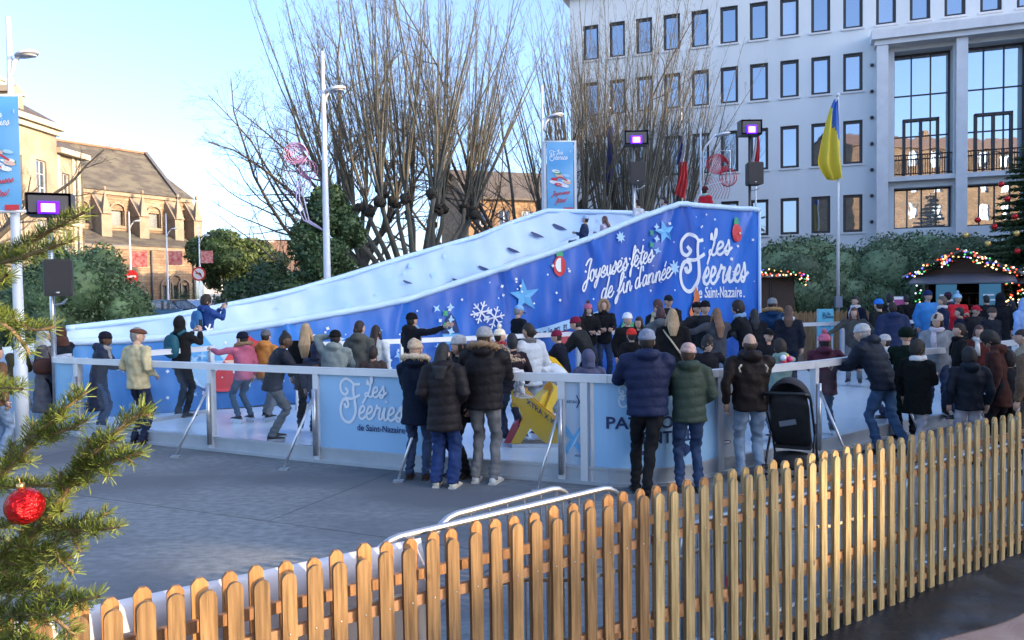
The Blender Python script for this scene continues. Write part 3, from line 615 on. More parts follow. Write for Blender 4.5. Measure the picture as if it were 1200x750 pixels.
# big christmas tree at the right edge
def fir(name, loc, H, rad, n, label, balls):
    rng = np.random.default_rng(77); e = empty(name, loc, label, 'christmas tree'); b = MB(); b.tube([(0,0,0),(0,0,H)], [.2,.02], 8); b.build('trunk', M_bark, e, local=True)
    vs = []
    tiers = 34
    for t in range(tiers):
        z = .5+(H-.6)*t/tiers; R_ = rad*(1-t/tiers)**.9+.12
        for k in range(int(14-8*t/tiers)):
            a = rng.uniform(0,6.283); L = R_*rng.uniform(.8,1.1); d = Vector((math.cos(a), math.sin(a), -.22)).normalized(); p = Vector((0,0,z+.1)); nn = max(4, int(L/.055))
            sd = Vector((-math.sin(a), math.cos(a), 0))
            for j in range(nn):
                q = p + d*L*j/nn + Vector((0,0,.12*(j/nn)**2*L))
                for m_ in range(7):
                    dd = (d*.6 + sd*rng.uniform(-1,1) + Vector((0,0,rng.uniform(-.45,.35)))).normalized(); l = .2*(1-.5*j/nn)+.06; w_ = Vector(rng.normal(size=3)).cross(dd).normalized()*.017
                    vs += [q-w_, q+w_, q+dd*l+w_*.6, q+dd*l-w_*.6]
    mesh_quads('needles', np.array([tuple(v) for v in vs]), ML_holly, e)
    for (bx_, by_, bz_, red) in balls:
        o = MB(); o.ell((bx_,by_,bz_), .1, 12, 9); o.build('bauble', mat('red_gloss' if red else 'gold_gloss', (.55,.02,.02) if red else (.75,.5,.15), .15, .6), e, local=True)
    return e
balls = []
for i, (x, y) in enumerate(((1150,257),(1170,265),(1196,273),(1185,232),(1194,253),(1162,285),(1197,294),(1178,215),(1136,275))):
    p = P(x, y, 25.6); balls.append((p.x, p.y, p.z, i % 3 != 2))
fl = gp(1215, 27)
fir('christmas_fir', fl, 8.2, 2.6, 0, 'tall dark christmas fir with red baubles at the right edge', [(x-fl[0], y-fl[1]+.2, z, r_) for x, y, z, r_ in balls])
# ================================================================ LETTERING
GL = {
 'e': ([[(0,.4),(.3,.48),(.58,.68),(.5,.97),(.24,.98),(.06,.6),(.12,.18),(.38,0),(.68,.12),(.92,.42)]], .82),
 'é': ([[(0,.4),(.3,.48),(.58,.68),(.5,.97),(.24,.98),(.06,.6),(.12,.18),(.38,0),(.68,.12),(.92,.42)],[(.3,1.25),(.55,1.65)]], .82),
 'ê': ([[(0,.4),(.3,.48),(.58,.68),(.5,.97),(.24,.98),(.06,.6),(.12,.18),(.38,0),(.68,.12),(.92,.42)],[(.05,1.25),(.35,1.55),(.6,1.25)]], .82),
 's': ([[(0,.4),(.3,.8),(.42,1.12),(.56,.75),(.62,.3),(.42,-.02),(.16,.05),(.14,.28),(.5,.22),(.9,.5)]], .84),
 'r': ([[(0,.4),(.2,.85),(.26,1.12),(.34,.92),(.62,.9),(.58,.45),(.66,.06),(.9,.1),(1.0,.42)]], .9),
 'i': ([[(0,.4),(.22,.95),(.2,.4),(.34,.03),(.6,.12),(.72,.42)],[(.26,1.4),(.28,1.46)]], .62),
 'o': ([[(.5,.96),(.2,.9),(.06,.48),(.22,.03),(.5,.03),(.68,.45),(.56,.9),(.4,.96),(.62,.78),(.92,.85)]], .82),
 'u': ([[(0,.5),(.1,.95),(.1,.35),(.28,.02),(.52,.25),(.64,.95),(.62,.35),(.76,.03),(1.0,.4)]], .92),
 'n': ([[(0,.5),(.12,.95),(.1,0)],[(.1,.5),(.34,.95),(.56,.8),(.56,.25),(.7,.02),(.95,.4)]], .88),
 'a': ([[(.62,.85),(.34,.98),(.08,.6),(.12,.1),(.36,.04),(.58,.45),(.66,.95),(.62,.35),(.76,.03),(1.0,.4)]], .92),
 'd': ([[(.62,.85),(.34,.98),(.08,.6),(.12,.1),(.36,.04),(.58,.45),(.78,2.0),(.64,.5),(.76,.03),(1.0,.4)]], .92),
 't': ([[(.32,1.75),(.22,.5),(.36,.03),(.66,.3)],[(0,1.1),(.6,1.18)]], .6),
 'f': ([[(.05,.35),(.4,.9),(.66,1.6),(.52,1.98),(.34,1.6),(.24,.5),(.16,-.5),(-.02,-.75),(-.06,-.35),(.3,.1),(.7,.4)]], .62),
 'y': ([[(0,.5),(.1,.95),(.12,.4),(.32,.15),(.54,.45),(.64,.95),(.56,-.1),(.36,-.72),(.12,-.6),(.3,-.15),(.95,.42)]], .88),
 'J': ([[(.1,1.55),(.4,1.9),(.85,1.95),(.62,.9),(.42,-.3),(.15,-.72),(-.12,-.4),(.2,.05),(.95,.4)]], .85),
 'L': ([[(.05,1.25),(.05,1.7),(.35,1.2),(.62,1.5),(.6,2.0),(.42,1.9),(.5,1.0),(.34,.3),(.08,.02),(-.05,.3),(.2,.4),(.5,.02),(.8,.1),(.95,.42)]], .85),
 'F': ([[(-.5,1.45),(-.32,1.75),(-.6,1.9),(-.85,1.6),(-.72,1.1),(-.3,.0)]],1),
 "'": ([[(.1,1.9),(.2,1.45)]], .3), ' ': ([], .55), '!': ([[(.25,1.7),(.18,.55)],[(.12,.08),(.13,.02)]], .4),
}
FBIG = [[(-.55,1.35),(-.42,1.62),(-.68,1.72),(-.9,1.4),(-.72,1.0),(-.3,1.02),(.1,1.0),(.45,1.12)],]
def crom(pts, k=6):
    if len(pts) < 3: return pts
    p = [np.array(q, float) for q in pts]; p = [2*p[0]-p[1]] + p + [2*p[-1]-p[-2]]; out = []
    for i in range(1, len(p)-2):
        for j in range(k):
            t = j/k; out.append(.5*((2*p[i]) + (-p[i-1]+p[i+1])*t + (2*p[i-1]-5*p[i]+4*p[i+1]-p[i+2])*t*t + (-p[i-1]+3*p[i]-3*p[i+1]+p[i+2])*t**3))
    out.append(p[-2]); return [tuple(q) for q in out]
class Ink:
    """flat lettering laid on a surface; put(a,b,h) maps surface coordinates and height to space"""
    def __init__(s, put, h0=.004): s.put = put; s.h = h0; s.b = MB()
    def stroke(s, pts, wd, k=6, mi=0):
        q = crom(pts, k); n = len(q); vs = []
        for i, p in enumerate(q):
            a = np.array(q[max(i-1,0)]); c = np.array(q[min(i+1,n-1)]); d = c-a; d = d/(np.linalg.norm(d)+1e-9); nn = np.array([-d[1], d[0]])*wd/2; s.h += 2e-5
            e = d*wd*.3*(-1 if i == 0 else (1 if i == n-1 else 0))
            vs += [s.put(p[0]+nn[0]+e[0], p[1]+nn[1]+e[1], s.h), s.put(p[0]-nn[0]+e[0], p[1]-nn[1]+e[1], s.h)]
        s.b.add(vs, [(2*i, 2*i+1, 2*i+3, 2*i+2) for i in range(n-1)], mi=mi)
    def script(s, txt, x, y, sz, wd, slant=.25, rise=0., mi=0, stretch=1.):
        for ch_ in txt:
            st, adv = GL[ch_]
            for pl in st: s.stroke([(x + (a+b_*slant)*sz*stretch, y + b_*sz + rise*(x+(a+b_*slant)*sz*stretch-0)) for a, b_ in pl], wd, 5, mi)
            x += adv*sz*stretch
        return x
    def poly(s, pts, mi=0):
        s.h += 2e-4; s.b.add([s.put(a, b_, s.h) for a, b_ in pts], [tuple(range(len(pts)))], mi=mi)
    def star(s, x, y, r, n=5, k=.45, rot=0, mi=0):
        s.h += 2e-4; pts = [s.put(x, y, s.h)]
        for i in range(2*n): rr = r if i % 2 == 0 else r*k; a = rot+math.pi*i/n+math.pi/2; pts.append(s.put(x+rr*math.cos(a), y+rr*math.sin(a), s.h))
        s.b.add(pts, [(0, 1+i, 1+(i+1) % (2*n)) for i in range(2*n)], mi=mi)
    def flake(s, x, y, r, wd, mi=0):
        for i in range(6):
            a = math.pi*i/3+.2; c_, s_ = math.cos(a), math.sin(a); s.stroke([(x,y),(x+c_*r,y+s_*r)], wd, mi=mi)
            for g in (-1, 1): s.stroke([(x+c_*r*.55, y+s_*r*.55), (x+c_*r*.55+math.cos(a+g*.9)*r*.35, y+s_*r*.55+math.sin(a+g*.9)*r*.35)], wd*.8, mi=mi)
    def logo(s, x, y, u, wd, mi=0, mi2=0, sub=True, rise=0.):
        """x,y = lower left of the capital; u = x-height of 'éeries' """
        f = lambda pts: [(x+a*u, y+(b_+rise*a)*u) for a, b_ in pts]
        s.stroke(f([(.55,2.1),(.75,2.25),(.95,2.6),(.75,2.95),(.35,2.85),(.25,2.4),(.5,2.05),(.85,2.0)][::-1]) if False else f([(.62,2.35),(.82,2.1),(.55,1.85),(.2,2.1),(.15,2.7),(.6,3.1),(1.1,2.95),(1.45,2.7),(1.95,2.72)]), wd*1.1, mi=mi)
        s.stroke(f([(1.38,2.72),(1.35,2.1),(1.5,1.2),(1.5,.4),(1.1,-.25),(.6,-.3),(.2,.1),(.1,.8),(.4,1.45),(.75,1.4),(.85,1.0),(.6,.85),(.5,1.1)]), wd*1.25, mi=mi)
        s.stroke(f([(.6,1.6),(1.2,1.55),(1.95,1.85)]), wd*1.1, mi=mi)
        s.script('éeries', x+1.75*u, y+0.0*u+rise*1.75*u-rise*(x+1.75*u), u, wd, .2, rise, mi, .86)
        s.script('Les', x+2.5*u, y+1.75*u+rise*2.2*u-rise*(x+2.2*u), u*.78, wd*.85, .15, rise, mi, .95)
def text_mesh(txt, size, font_bold=0.0, shear=0.):
    cu = bpy.data.curves.new('t', 'FONT'); cu.body = txt; cu.size = size; cu.offset = font_bold; cu.shear = shear; cu.resolution_u = 3
    o = bpy.data.objects.new('t', cu); COL.objects.link(o); dg = bpy.context.evaluated_depsgraph_get(); me = bpy.data.meshes.new_from_object(o.evaluated_get(dg))
    v = [tuple(x.co) for x in me.vertices]; f = [tuple(p.vertices) for p in me.polygons]; bpy.data.objects.remove(o); bpy.data.curves.remove(cu); bpy.data.meshes.remove(me); return v, f
def put_text(ink, txt, x, y, size, mi=0, bold=0., rise=0., center=False, width=None):
    v, f = text_mesh(txt, size, bold)
    if not v: return
    mx = max(a for a, _, _ in v); mn = min(a for a, _, _ in v); k = 1 if not width else width/(mx-mn); ox = -mn*k if not center else -(mx+mn)/2*k
    ink.h += 5e-4; ink.b.add([ink.put(x+ox+a*k, y+b_+rise*(ox+a*k), ink.h) for a, b_, _ in v], f, mi=mi)
M_ink = mat('white_ink', (.8,.84,.88), .5); M_navy = mat('navy_ink', (.012,.035,.13), .5); M_sky = mat('sky_blue_print', (.12,.42,.75), .5)
M_green = mat('green_print', (.05,.35,.16), .5); M_redp = mat('red_print', (.6,.04,.05), .5); M_orange = mat('orange_print', (.75,.2,.06), .5); M_lightb = mat('light_blue_print', (.38,.62,.85), .5)
M_peach = mat('peach_print', (.75,.5,.4), .5)
INKS = [M_ink, M_navy, M_sky, M_green, M_redp, M_orange, M_lightb, M_peach]

# ================================================================ THE ICE SLIDE
SA = Vector((6.96, 21.6, 0)); SB = Vector((-8.3, 13.9, 0)); SL = (SB-SA).length; SD_ = (SB-SA)/SL       # t runs from the high right end to the low left end
SN = Vector((-SD_.y, SD_.x, 0)); SN = SN if SN.y > 0 else -SN
SW = 3.3
tops = [(795,240),(745,258),(700,277),(640,299),(600,312),(560,325),(520,338),(480,351),(440,360),(400,367),(360,374),(300,384),(240,393),(180,398),(120,401),(80,402)]
prof = []
for x, y in tops:
    t, z = PL(x, y, (SA.x, SA.y), (SD_.x, SD_.y)); prof.append((t, z))
t0_, z0_ = prof[0]; prof = [(0, PL(889,247,(SA.x,SA.y),(SD_.x,SD_.y))[1])] + [p for p in prof if p[0] < SL] + [(SL, prof[-1][1])]
def ztop(t): return float(np.interp(t, [p[0] for p in prof], [p[1] for p in prof]))
btops = [(730,250),(640,248),(600,262),(560,278),(480,301),(400,326),(340,343),(300,352),(240,364),(200,372),(140,379),(80,386)]
BO = SA + SN*SW
bprof = [PL(x, y, (BO.x, BO.y), (SD_.x, SD_.y)) for x, y in btops]
def zback(t): return float(np.interp(t, [p[0] for p in bprof], [p[1] for p in bprof]))
def zbed(t): return max(.25, min(ztop(t)-.42, 4.0))
def ripple(t, z):
    zt_ = ztop(t); h = (zt_-z)
    a = .03*math.sin(t*5.3+h*1.7)+.013*math.sin(t*11.7-h*2.1+1)+.008*math.sin(t*23+h*3.3)
    pl = sum(.16*math.exp(-((t-c+ (h*.35*sg))/(.10+.10*h))**2)*math.exp(-h*.8) for c, sg in ((.3,-1),(2.6,1),(3.0,-1),(5.6,1),(8,.6),(10.5,-.6),(13,.5)))
    return a*min(1, .4+h*.5) + pl*.8 + .012*mnoise.noise(Vector((t*1.3, z*1.1, 3)))
def sp(t, z, off): return SA + SD_*t - SN*(off + ripple(t, z)) + Vector((0, 0, z))
slide = empty('ice_slide', SA + SD_*SL/2 + SN*SW/2, 'long blue ice slide wrapped in a printed tarpaulin, high at its right end', 'ice slide')
M_tarp = mat('blue_tarpaulin', (.012,.085,.42), .32, c2=(.016,.105,.50), ns=.6, spec=.6, c3=(.03,.16,.60), ns2=.25)
M_tarpl = mat('pale_tarpaulin', (.34,.52,.74), .45, c2=(.46,.62,.80), ns=.8, c3=(.54,.68,.82), ns2=.5)
M_bluep = mat('sky_tarpaulin', (.10,.30,.62), .45, c2=(.14,.36,.68), ns=.8)
_n = M_tarp.node_tree.nodes; _L = M_tarp.node_tree.links; _b = _n['Principled BSDF']; _tc = _n.new('ShaderNodeTexCoord'); _sx = _n.new('ShaderNodeSeparateXYZ'); _L.new(_tc.outputs['Object'], _sx.inputs[0])
_mr = _n.new('ShaderNodeMapRange'); _mr.inputs[1].default_value = -7.5; _mr.inputs[2].default_value = .5; _mr.inputs[3].default_value = .85; _mr.inputs[4].default_value = 0; _L.new(_sx.outputs[0], _mr.inputs[0])
_mx = _n.new('ShaderNodeMixRGB'); _L.new(_mr.outputs[0], _mx.inputs[0]); _L.new(_b.inputs['Base Color'].links[0].from_socket, _mx.inputs[1]); _mx.inputs[2].default_value = (.07,.30,.66,1); _L.new(_mx.outputs[0], _b.inputs['Base Color'])   # the print itself turns from deep to light blue
nt_, nz_ = 230, 34; b = MB(); vs = []; fs = []
for i in range(nt_+1):
    t = SL*i/nt_; zt_ = ztop(t)-.02
    for j in range(nz_+1): z = .02+(zt_-.02)*j/nz_; vs.append(sp(t, z, .0))
for i in range(nt_):
    for j in range(nz_): a = i*(nz_+1)+j; fs.append((a, a+1, a+nz_+2, a+nz_+1))
b.add(vs, fs, True); b.build('tarpaulin', M_tarp, slide)
b = MB()
b.tube([sp(SL*i/90, ztop(SL*i/90)+.02, -.0) for i in range(91)], .075, 10)
b.tube([sp(0.02, .0, .02), sp(0.02, ztop(0)+.02, .02)], .05, 8); b.build('edge_trim', mat('pale_blue_trim', (.5,.68,.86), .5), slide)
# bed, back wall inner face
b = MB(); vs = []; fs = []; n_ = 90; cross = 8
for i in range(n_+1):
    t = SL*i/n_
    for j in range(cross+1): q = SA + SD_*t + SN*(.02+(SW-.04)*j/cross); vs.append(Vector((q.x, q.y, zbed(t)+.18*(2*j/cross-1)**2*(1 if t > 3 else .3))))
for i in range(n_):
    for j in range(cross): a = i*(cross+1)+j; fs.append((a, a+cross+1, a+cross+2, a+1))
b.add(vs, fs, True); b.build('sliding_bed', mat('slide_ice', (.62,.72,.82), .3, c2=(.7,.78,.86), ns=2), slide)
b = MB()
for off, z0f in ((0, lambda t: zbed(t)), (.08, lambda t: .02)):
    vs = []; fs = []
    for i in range(151):
        t = SL*i/150
        for j in range(11):
            z = z0f(t)+(zback(t)-z0f(t))*j/10; rp = .035*math.sin(t*4+z*2)+.012*math.sin(t*9.3-z*3)+.05*mnoise.noise(Vector((t*.8,z*.9,9)))
            q = BO + SD_*t - SN*((rp if off == 0 else -off)); vs.append(Vector((q.x, q.y, z)))
    for i in range(150):
        for j in range(10): a = i*11+j; fs.append((a, a+1, a+12, a+11))
    b.add(vs, fs, True)
b.build('back_wall', M_tarpl, slide)
b = MB()
for i in range(100):
    t, t2 = SL*i/100, SL*(i+1)/100; b.tube([BO+SD_*t+Vector((0,0,zback(t)+.03)), BO+SD_*t2+Vector((0,0,zback(t2)+.03))], .07, 6, caps=(i in (0, 99)))
b.build('edge_trim', mat('pale_blue_trim', (.5,.68,.86), .5), slide)
# penguin shaped prints on the inner wall
def bput(t, z, h): q = BO + SD_*t - SN*(.03+h+.05*mnoise.noise(Vector((t*.8,z*.9,9)))); return Vector((q.x, q.y, z))
ink = Ink(bput, .03)
for x, y, r_ in ((655,267,.13),(629,276,.12),(601,294,.11),(567,315,.10),(535,329,.08),(477,331,.07)):
    t, z = PL(x, y, (BO.x, BO.y), (SD_.x, SD_.y)); s_ = r_
    ink.poly([(t-1.9*s_,z-.5*s_),(t-.8*s_,z+.1*s_),(t+.6*s_,z+.6*s_),(t+1.6*s_,z+.9*s_),(t+2*s_,z+.6*s_),(t+1.2*s_,z-.1*s_),(t,z-.5*s_)][::-1], 1)
rng = np.random.default_rng(5)
for i in range(14):
    t = rng.uniform(3, SL); z = rng.uniform(zbed(t)+.1, max(zbed(t)+.2, zback(t)-.2)); ink.star(t, z, rng.uniform(.04,.12), 4, .6, rng.uniform(0,3), 6)
ink.b.build('printed_penguins', INKS, slide)
# front print
def fput(a, z, h): return sp(a, z, .03 + h)
_o = (SA.x, SA.y); _d = (SD_.x, SD_.y)
# surface coordinate s grows to the RIGHT as seen: s = -t
ink = Ink(lambda s_, z, h: sp(-s_, z, .012 + h), .004)
def st(px, py): t, z = PL(px, py, _o, _d); return -t, z
u1 = st(815, 333); sc_u = (st(845, 311)[1]-st(845, 334)[1])
x0, y0 = st(797, 336)
HSQ = (st(883,330)[0]-st(797,330)[0])/(.44*6.55); _p = ink.put; ink.put = lambda s_, z, h: _p(x0+(s_-x0)*HSQ, z, h); ink.logo(x0, y0, .44, .085, 0, rise=.06); ink.put = _p
a, c = st(813, 349); e = st(868, 349); put_text(ink, 'de Saint-Nazaire', a, c, .42, 0, .008, rise=.0, width=e[0]-a)
a, c = st(684, 333); e2 = st(760, 311); q0 = st(757, 312); sl_ = (q0[1]-c)/(q0[0]-a)
def scr(txt, p0, p1, sz, wd):
    wt = sum(GL[k][1] for k in txt); L = p1[0]-p0[0]; s_ = (p1[1]-p0[1])/L; ink.script(txt, p0[0], p0[1]-s_*p0[0], sz, .042, .2, s_, 0, L/(wt*sz))
scr("Joyeuses fêtes", st(683,332), st(764,306), .27, .06)
scr("de fin d'année", st(703,352), st(784,325), .27, .06)
for x, y, r_, k in ((726,278,.16,8),(789,314,.22,8)): a, c = st(x, y); ink.star(a, c, r_, k, .5, .2, 6)
a, c = st(777, 272); ink.star(a, c, .32, 5, .4, .2, 2)
a, c = st(613, 347); ink.star(a, c, .42, 5, .38, .1, 2)
for x, y in ((563,366),(578,372),(241,395)): a, c = st(x, y); ink.flake(a, c, .26, .035, 0)
# ribbon garlands (green), bells, ornament shapes
for x, y, n_ in ((765,266,5),(524,360,5)):
    for k in range(n_): a, c = st(x+(-3 if k % 2 else 3), y+k*7); ink.star(a, c, .10, 4, .45, k*.7, 3 if k % 2 else 6)
for x, y in ((655,312),(862,273)):
    a, c = st(x, y); ink.poly([(a+.17*math.cos(q), c+.25*math.sin(q)) for q in np.linspace(0, 2*math.pi, 15)[:-1]], 4); ink.poly([(a+.12*math.cos(q), c+.03+.17*math.sin(q)) for q in np.linspace(0, 2*math.pi, 15)[:-1]], 0); ink.poly([(a-.1,c+.24),(a+.1,c+.24),(a+.05,c+.42),(a-.06,c+.42)], 3)
# lantern
a, c = st(527, 385); ink.poly([(a-.22,c-.1),(a+.22,c-.1),(a+.12,c+.2),(a,c+.36),(a-.12,c+.2)], 1); ink.poly([(a-.12,c-.35),(a+.12,c-.35),(a+.2,c-.12),(a-.2,c-.12)], 2)
# programme band
p0, p1 = st(598,394), st(709,362); p2, p3 = st(709,372), st(598,406)
nseg = 14; tb = []; bt = []
for i in range(nseg+1): k = i/nseg; tb.append((p0[0]+(p1[0]-p0[0])*k, p0[1]+(p1[1]-p0[1])*k)); bt.append((p3[0]+(p2[0]-p3[0])*k, p3[1]+(p2[1]-p3[1])*k))
for i in range(nseg): ink.poly([bt[i], bt[i+1], tb[i+1], tb[i]], 6)
rs = (p2[1]-p3[1])/(p2[0]-p3[0]); a, c = st(606,404); put_text(ink, 'Retrouvez le programme sur', a, c+.02, .26, 1, .004, rise=rs, width=2.1)
# orange scarf figure by the logo
a, c = st(814, 362); ink.poly([(a-.05,c-.45),(a+.25,c-.5),(a+.06,c-.1),(a+.12,c+.35),(a+.0,c+.6),(a-.04,c+.25),(a-.2,c-.1)], 5); ink.stroke([(a+.15,c+.2),(a+.45,c-.3),(a+.9,c-.6)], .04, mi=0)
for x, y, w__ in ((664,399,.2),(297,412,.3)): a, c = st(x, y); ink.poly([(a-w__,c-.2),(a+w__,c-.25),(a+w__,c+.2),(a-w__,c+.25)], 4)
a, c = st(740,392); ink.poly([(a-.5,c-.1),(a+.5,c-.1),(a+.3,c+.3),(a-.3,c+.35)], 3)
# beach-ball like shape at the low end
a, c = st(262, 422); 
for k, mi_ in enumerate((4,6,2,6,4,7)):
    q0_, q1_ = 2*math.pi*k/6, 2*math.pi*(k+1)/6; ink.poly([(a,c)]+[(a+.75*math.cos(q), c+.62*math.sin(q)) for q in np.linspace(q0_, q1_, 6)], mi_)
rng = np.random.default_rng(9)
for i in range(170):
    t = rng.uniform(.2, SL-.2); z = rng.uniform(.3, ztop(t)-.15); ink.star(-t, z, rng.uniform(.018,.05), 4, .6, rng.uniform(0,3), 0)
for i in range(26):
    t = rng.uniform(8, SL-.3); z = rng.uniform(.3, ztop(t)-.25); ink.star(-t, z, rng.uniform(.06,.12), 4, .35, rng.uniform(0,3), 6)
ink.b.build('printed_lettering', INKS, slide)
# tower frame, platform, left curved end
b = MB()
for tt in (0.05, 1.5, 3.0):
    for oo in (.12, SW+.1):
        q = SA+SD_*tt+SN*oo; b.box((q.x-.04,q.y-.04,0),(q.x+.04,q.y+.04,ztop(tt)-.3))
b.build('scaffold', M_galv, slide)
q = SA+SD_*1.2+SN*SW/2; b = MB(); pts = [SA+SD_*.05+SN*.1, SA+SD_*2.6+SN*.1, SA+SD_*2.6+SN*(SW-.1), SA+SD_*.05+SN*(SW-.1)]
b.add([(p.x,p.y,3.55) for p in pts]+[(p.x,p.y,3.65) for p in pts], [(0,1,2,3),(7,6,5,4),(0,4,5,1),(1,5,6,2),(2,6,7,3),(3,7,4,0)]); b.build('platform', mat('plywood', (.3,.22,.14), .8), slide)
# left end: pale wall curving round
b = MB(); vs = []; fs = []; cc = SB + SN*SW/2; 
for i in range(25):
    a = math.pi*i/24; q = cc - SN*math.cos(a)*SW/2 + SD_*math.sin(a)*1.5
    for j in range(6): vs.append(Vector((q.x, q.y, .02+(1.25+.0*i)*j/5+.02*math.sin(i)*(j/5))))
for i in range(24):
    for j in range(5): a = i*6+j; fs.append((a, a+1, a+7, a+6))
b.add(vs, fs, True); b.build('end_wall', M_tarpl, slide)

# ================================================================ THE RINK
ICE = .14
M_ice = mat('ice', (.74,.84,.90), .22, c2=(.80,.88,.92), ns=1.3, nd=10, c3=(.62,.75,.85), ns2=.6, bs=18, bstr=.15, bd=.004)
FP = [G(92,511), G(247,527.5), G(370,541), G(497,553), G(655,564), G(691,567)]
cb = [G(691,567), G(722,569.5), G(760,570), G(800,566), G(839,556)]
RP = [G(839,556), G(862,553), G(952,536), G(1042,512), G(1118,498)]
rd = (RP[-1]-RP[-3]).normalized(); RP += [RP[-1]+rd*2.2, RP[-1]+rd*4.4, RP[-1]+rd*6.6]
far_r = Vector((11.4, 20.6, 0)); back = [SA + Vector((1.6,-.2,0)), SA + SD_*1.0 - SN*1.9, SA+SD_*6-SN*1.9, SA+SD_*10-SN*1.6, SA+SD_*13.5-SN*1.1]
LPts = [FP[0] + Vector((-.55,.35,0)), FP[0]+Vector((-.75,1.1,0)), SA+SD_*16.2-SN*.9]
ring = FP[:-1] + cb + RP[1:] + [far_r] + back + LPts[::-1]
b = MB(); n = len(ring); cx = sum((p.x for p in ring))/n; cy = sum((p.y for p in ring))/n
b.add([(p.x,p.y,ICE) for p in ring]+[(cx,cy,ICE)], [(i,(i+1)%n,n) for i in range(n)])
b.add([(p.x,p.y,0) for p in ring]+[(p.x,p.y,ICE) for p in ring], [(i,(i+1)%n,n+(i+1)%n,n+i) for i in range(n)])
tag(b.build('ice_rink', M_ice), kind='structure')
M_clear = clearmat('acrylic', (.95,.98,1.0)); M_sign = mat('sign_blue', (.30,.54,.78), .35, c2=(.35,.59,.82), ns=.7, coat=.2)
M_kick = mat('kick_plate', (.42,.47,.52), .4, .5, c2=(.5,.54,.58), ns=3)
RH = 1.27
def panel(p, q, label, fill='clear', curve=None, brace=True, group='rink barrier panels', top=RH, inner=1, post2=False):
    mid = (p+q)/2; e = empty('rink_barrier', Vector((mid.x, mid.y, 0)), label, 'barrier', group)
    pts = curve or [p, q]; d = (q-p).normalized(); nr = Vector((d.y, -d.x, 0)) * inner
    b = MB()
    for a, c in zip(pts[:-1], pts[1:]): b.bar(a+Vector((0,0,top-.045)), c+Vector((0,0,top-.045)), .10, .09)
    b.build('top_rail', M_alu, e)
    for k, (pp) in enumerate([p] + ([q] if post2 else [])):
        b = MB(); b.bar(pp+d*.05*(1 if k == 0 else -1), pp+d*.05*(1 if k == 0 else -1)+Vector((0,0,top-.092)), .085, .085, up=(d.x,d.y,0)); b.build('post', M_alu, e)
    b = MB()
    for a, c in zip(pts[:-1], pts[1:]): b.bar(a+Vector((0,0,.11)), c+Vector((0,0,.11)), .03, .14); b.bar(a+Vector((0,0,.195))+nr*.004, c+Vector((0,0,.195))+nr*.004, .06, .03); b.bar(a+Vector((0,0,.02))+nr*.004, c+Vector((0,0,.02))+nr*.004, .09, .04)
    b.build('kick_plate', M_kick, e)
    b = MB()
    for a, c in zip(pts[:-1], pts[1:]): b.bar(a+Vector((0,0,(top+.12)/2)), c+Vector((0,0,(top+.12)/2)), .012, top-.30)
    o = b.build('panel', M_clear if fill == 'clear' else M_sign, e)
    if brace:
        b = MB(); f0 = p+d*.05; b.tube([f0+nr*.06+Vector((0,0,.92)), f0+nr*.55+Vector((0,0,.03))+d*-.12], .018, 7); b.box(tuple(f0+nr*.55+d*-.12-Vector((.06,.05,0))), tuple(f0+nr*.55+d*-.12+Vector((.06,.05,.02))))
        b.tube([f0+nr*.07+Vector((0,0,.1)), f0+nr*.07+Vector((0,0,.98))], .03, 8); b.build('brace', M_galv, e)
    return e, o, d, nr
names = ['clear panel at the left corner, behind the boy', 'clear panel left of the blue logo sign', 'blue panel with white script logo', 'clear panel where the man in a fur-hooded parka leans', 'narrow white sponsor panel with a big X']
E = []
for i in range(5):
    E.append(panel(FP[i], FP[i+1], 'rink barrier, ' + names[i], ['clear','clear','sign','clear','sign'][i], brace=(i < 5), post2=(i == 4)))
def surf(e, p, d, nr, off=.010):
    return lambda a, z, h: p + d*a + nr*(off+h) + Vector((0,0,z))
e, o, d, nr = E[2]; ink = Ink(surf(e, FP[2], d, nr)); Lp = (FP[3]-FP[2]).length
ink.logo(.42, .62, .165, .030, 0); put_text(ink, 'de Saint-Nazaire', .70, .47, .115, 1, .002, width=.72); ink.b.build('lettering', INKS, e)
e, o, d, nr = E[4]; Lp = (FP[5]-FP[4]).length; o.data.materials[0] = mat('frosted_panel', (.42,.55,.68), .3)
ink = Ink(surf(e, FP[4], d, nr)); put_text(ink, 'xtraice', .06+.05, .93, .07, 1, 0, width=Lp*.42); ink.stroke([(Lp*.62,.88),(Lp*.8,1.02)], .012, mi=1); ink.stroke([(Lp*.8,.88),(Lp*.62,1.02)], .012, mi=1)
ink.stroke([(Lp*.2,.34),(Lp*.8,.66)], .05, mi=2); ink.stroke([(Lp*.8,.34),(Lp*.2,.66)], .05, mi=2); ink.stroke([(Lp*.35,.35),(Lp*.9,.72)], .02, mi=6); put_text(ink, 'xtraice', .2, .31, .05, 1, width=Lp*.3); ink.b.build('lettering', INKS, e)
# curved entrance panel
cur = []
for k in range(13): t = k/12*4; i0 = min(3, int(t)); q = crom([(p.x,p.y) for p in cb], 4)
q = crom([(p.x,p.y) for p in cb], 4); cur = [Vector((a,c,0)) for a, c in q]
e, o, d, nr = panel(cb[0], cb[-1], 'curved blue rink panel reading patinoire entrée with an arrow', 'sign', cur, False)
cum = [0]
for a, c in zip(cur[:-1], cur[1:]): cum.append(cum[-1]+(c-a).length)
def cput(a, z, h):
    a = min(max(a, 0), cum[-1]-1e-4); i = max(k for k in range(len(cum)-1) if cum[k] <= a); dd = (cur[i+1]-cur[i]).normalized(); n0 = Vector((dd.y,-dd.x,0)); return cur[i]+dd*(a-cum[i])+n0*(.012+h)+Vector((0,0,z))
ink = Ink(cput); Lc = cum[-1]
put_text(ink, 'PATINOIRE', Lc*.12, .66, .19, 1, .004, width=Lc*.62); put_text(ink, 'ENTRÉE', Lc*.35, .49, .19, 1, .004, width=Lc*.38)
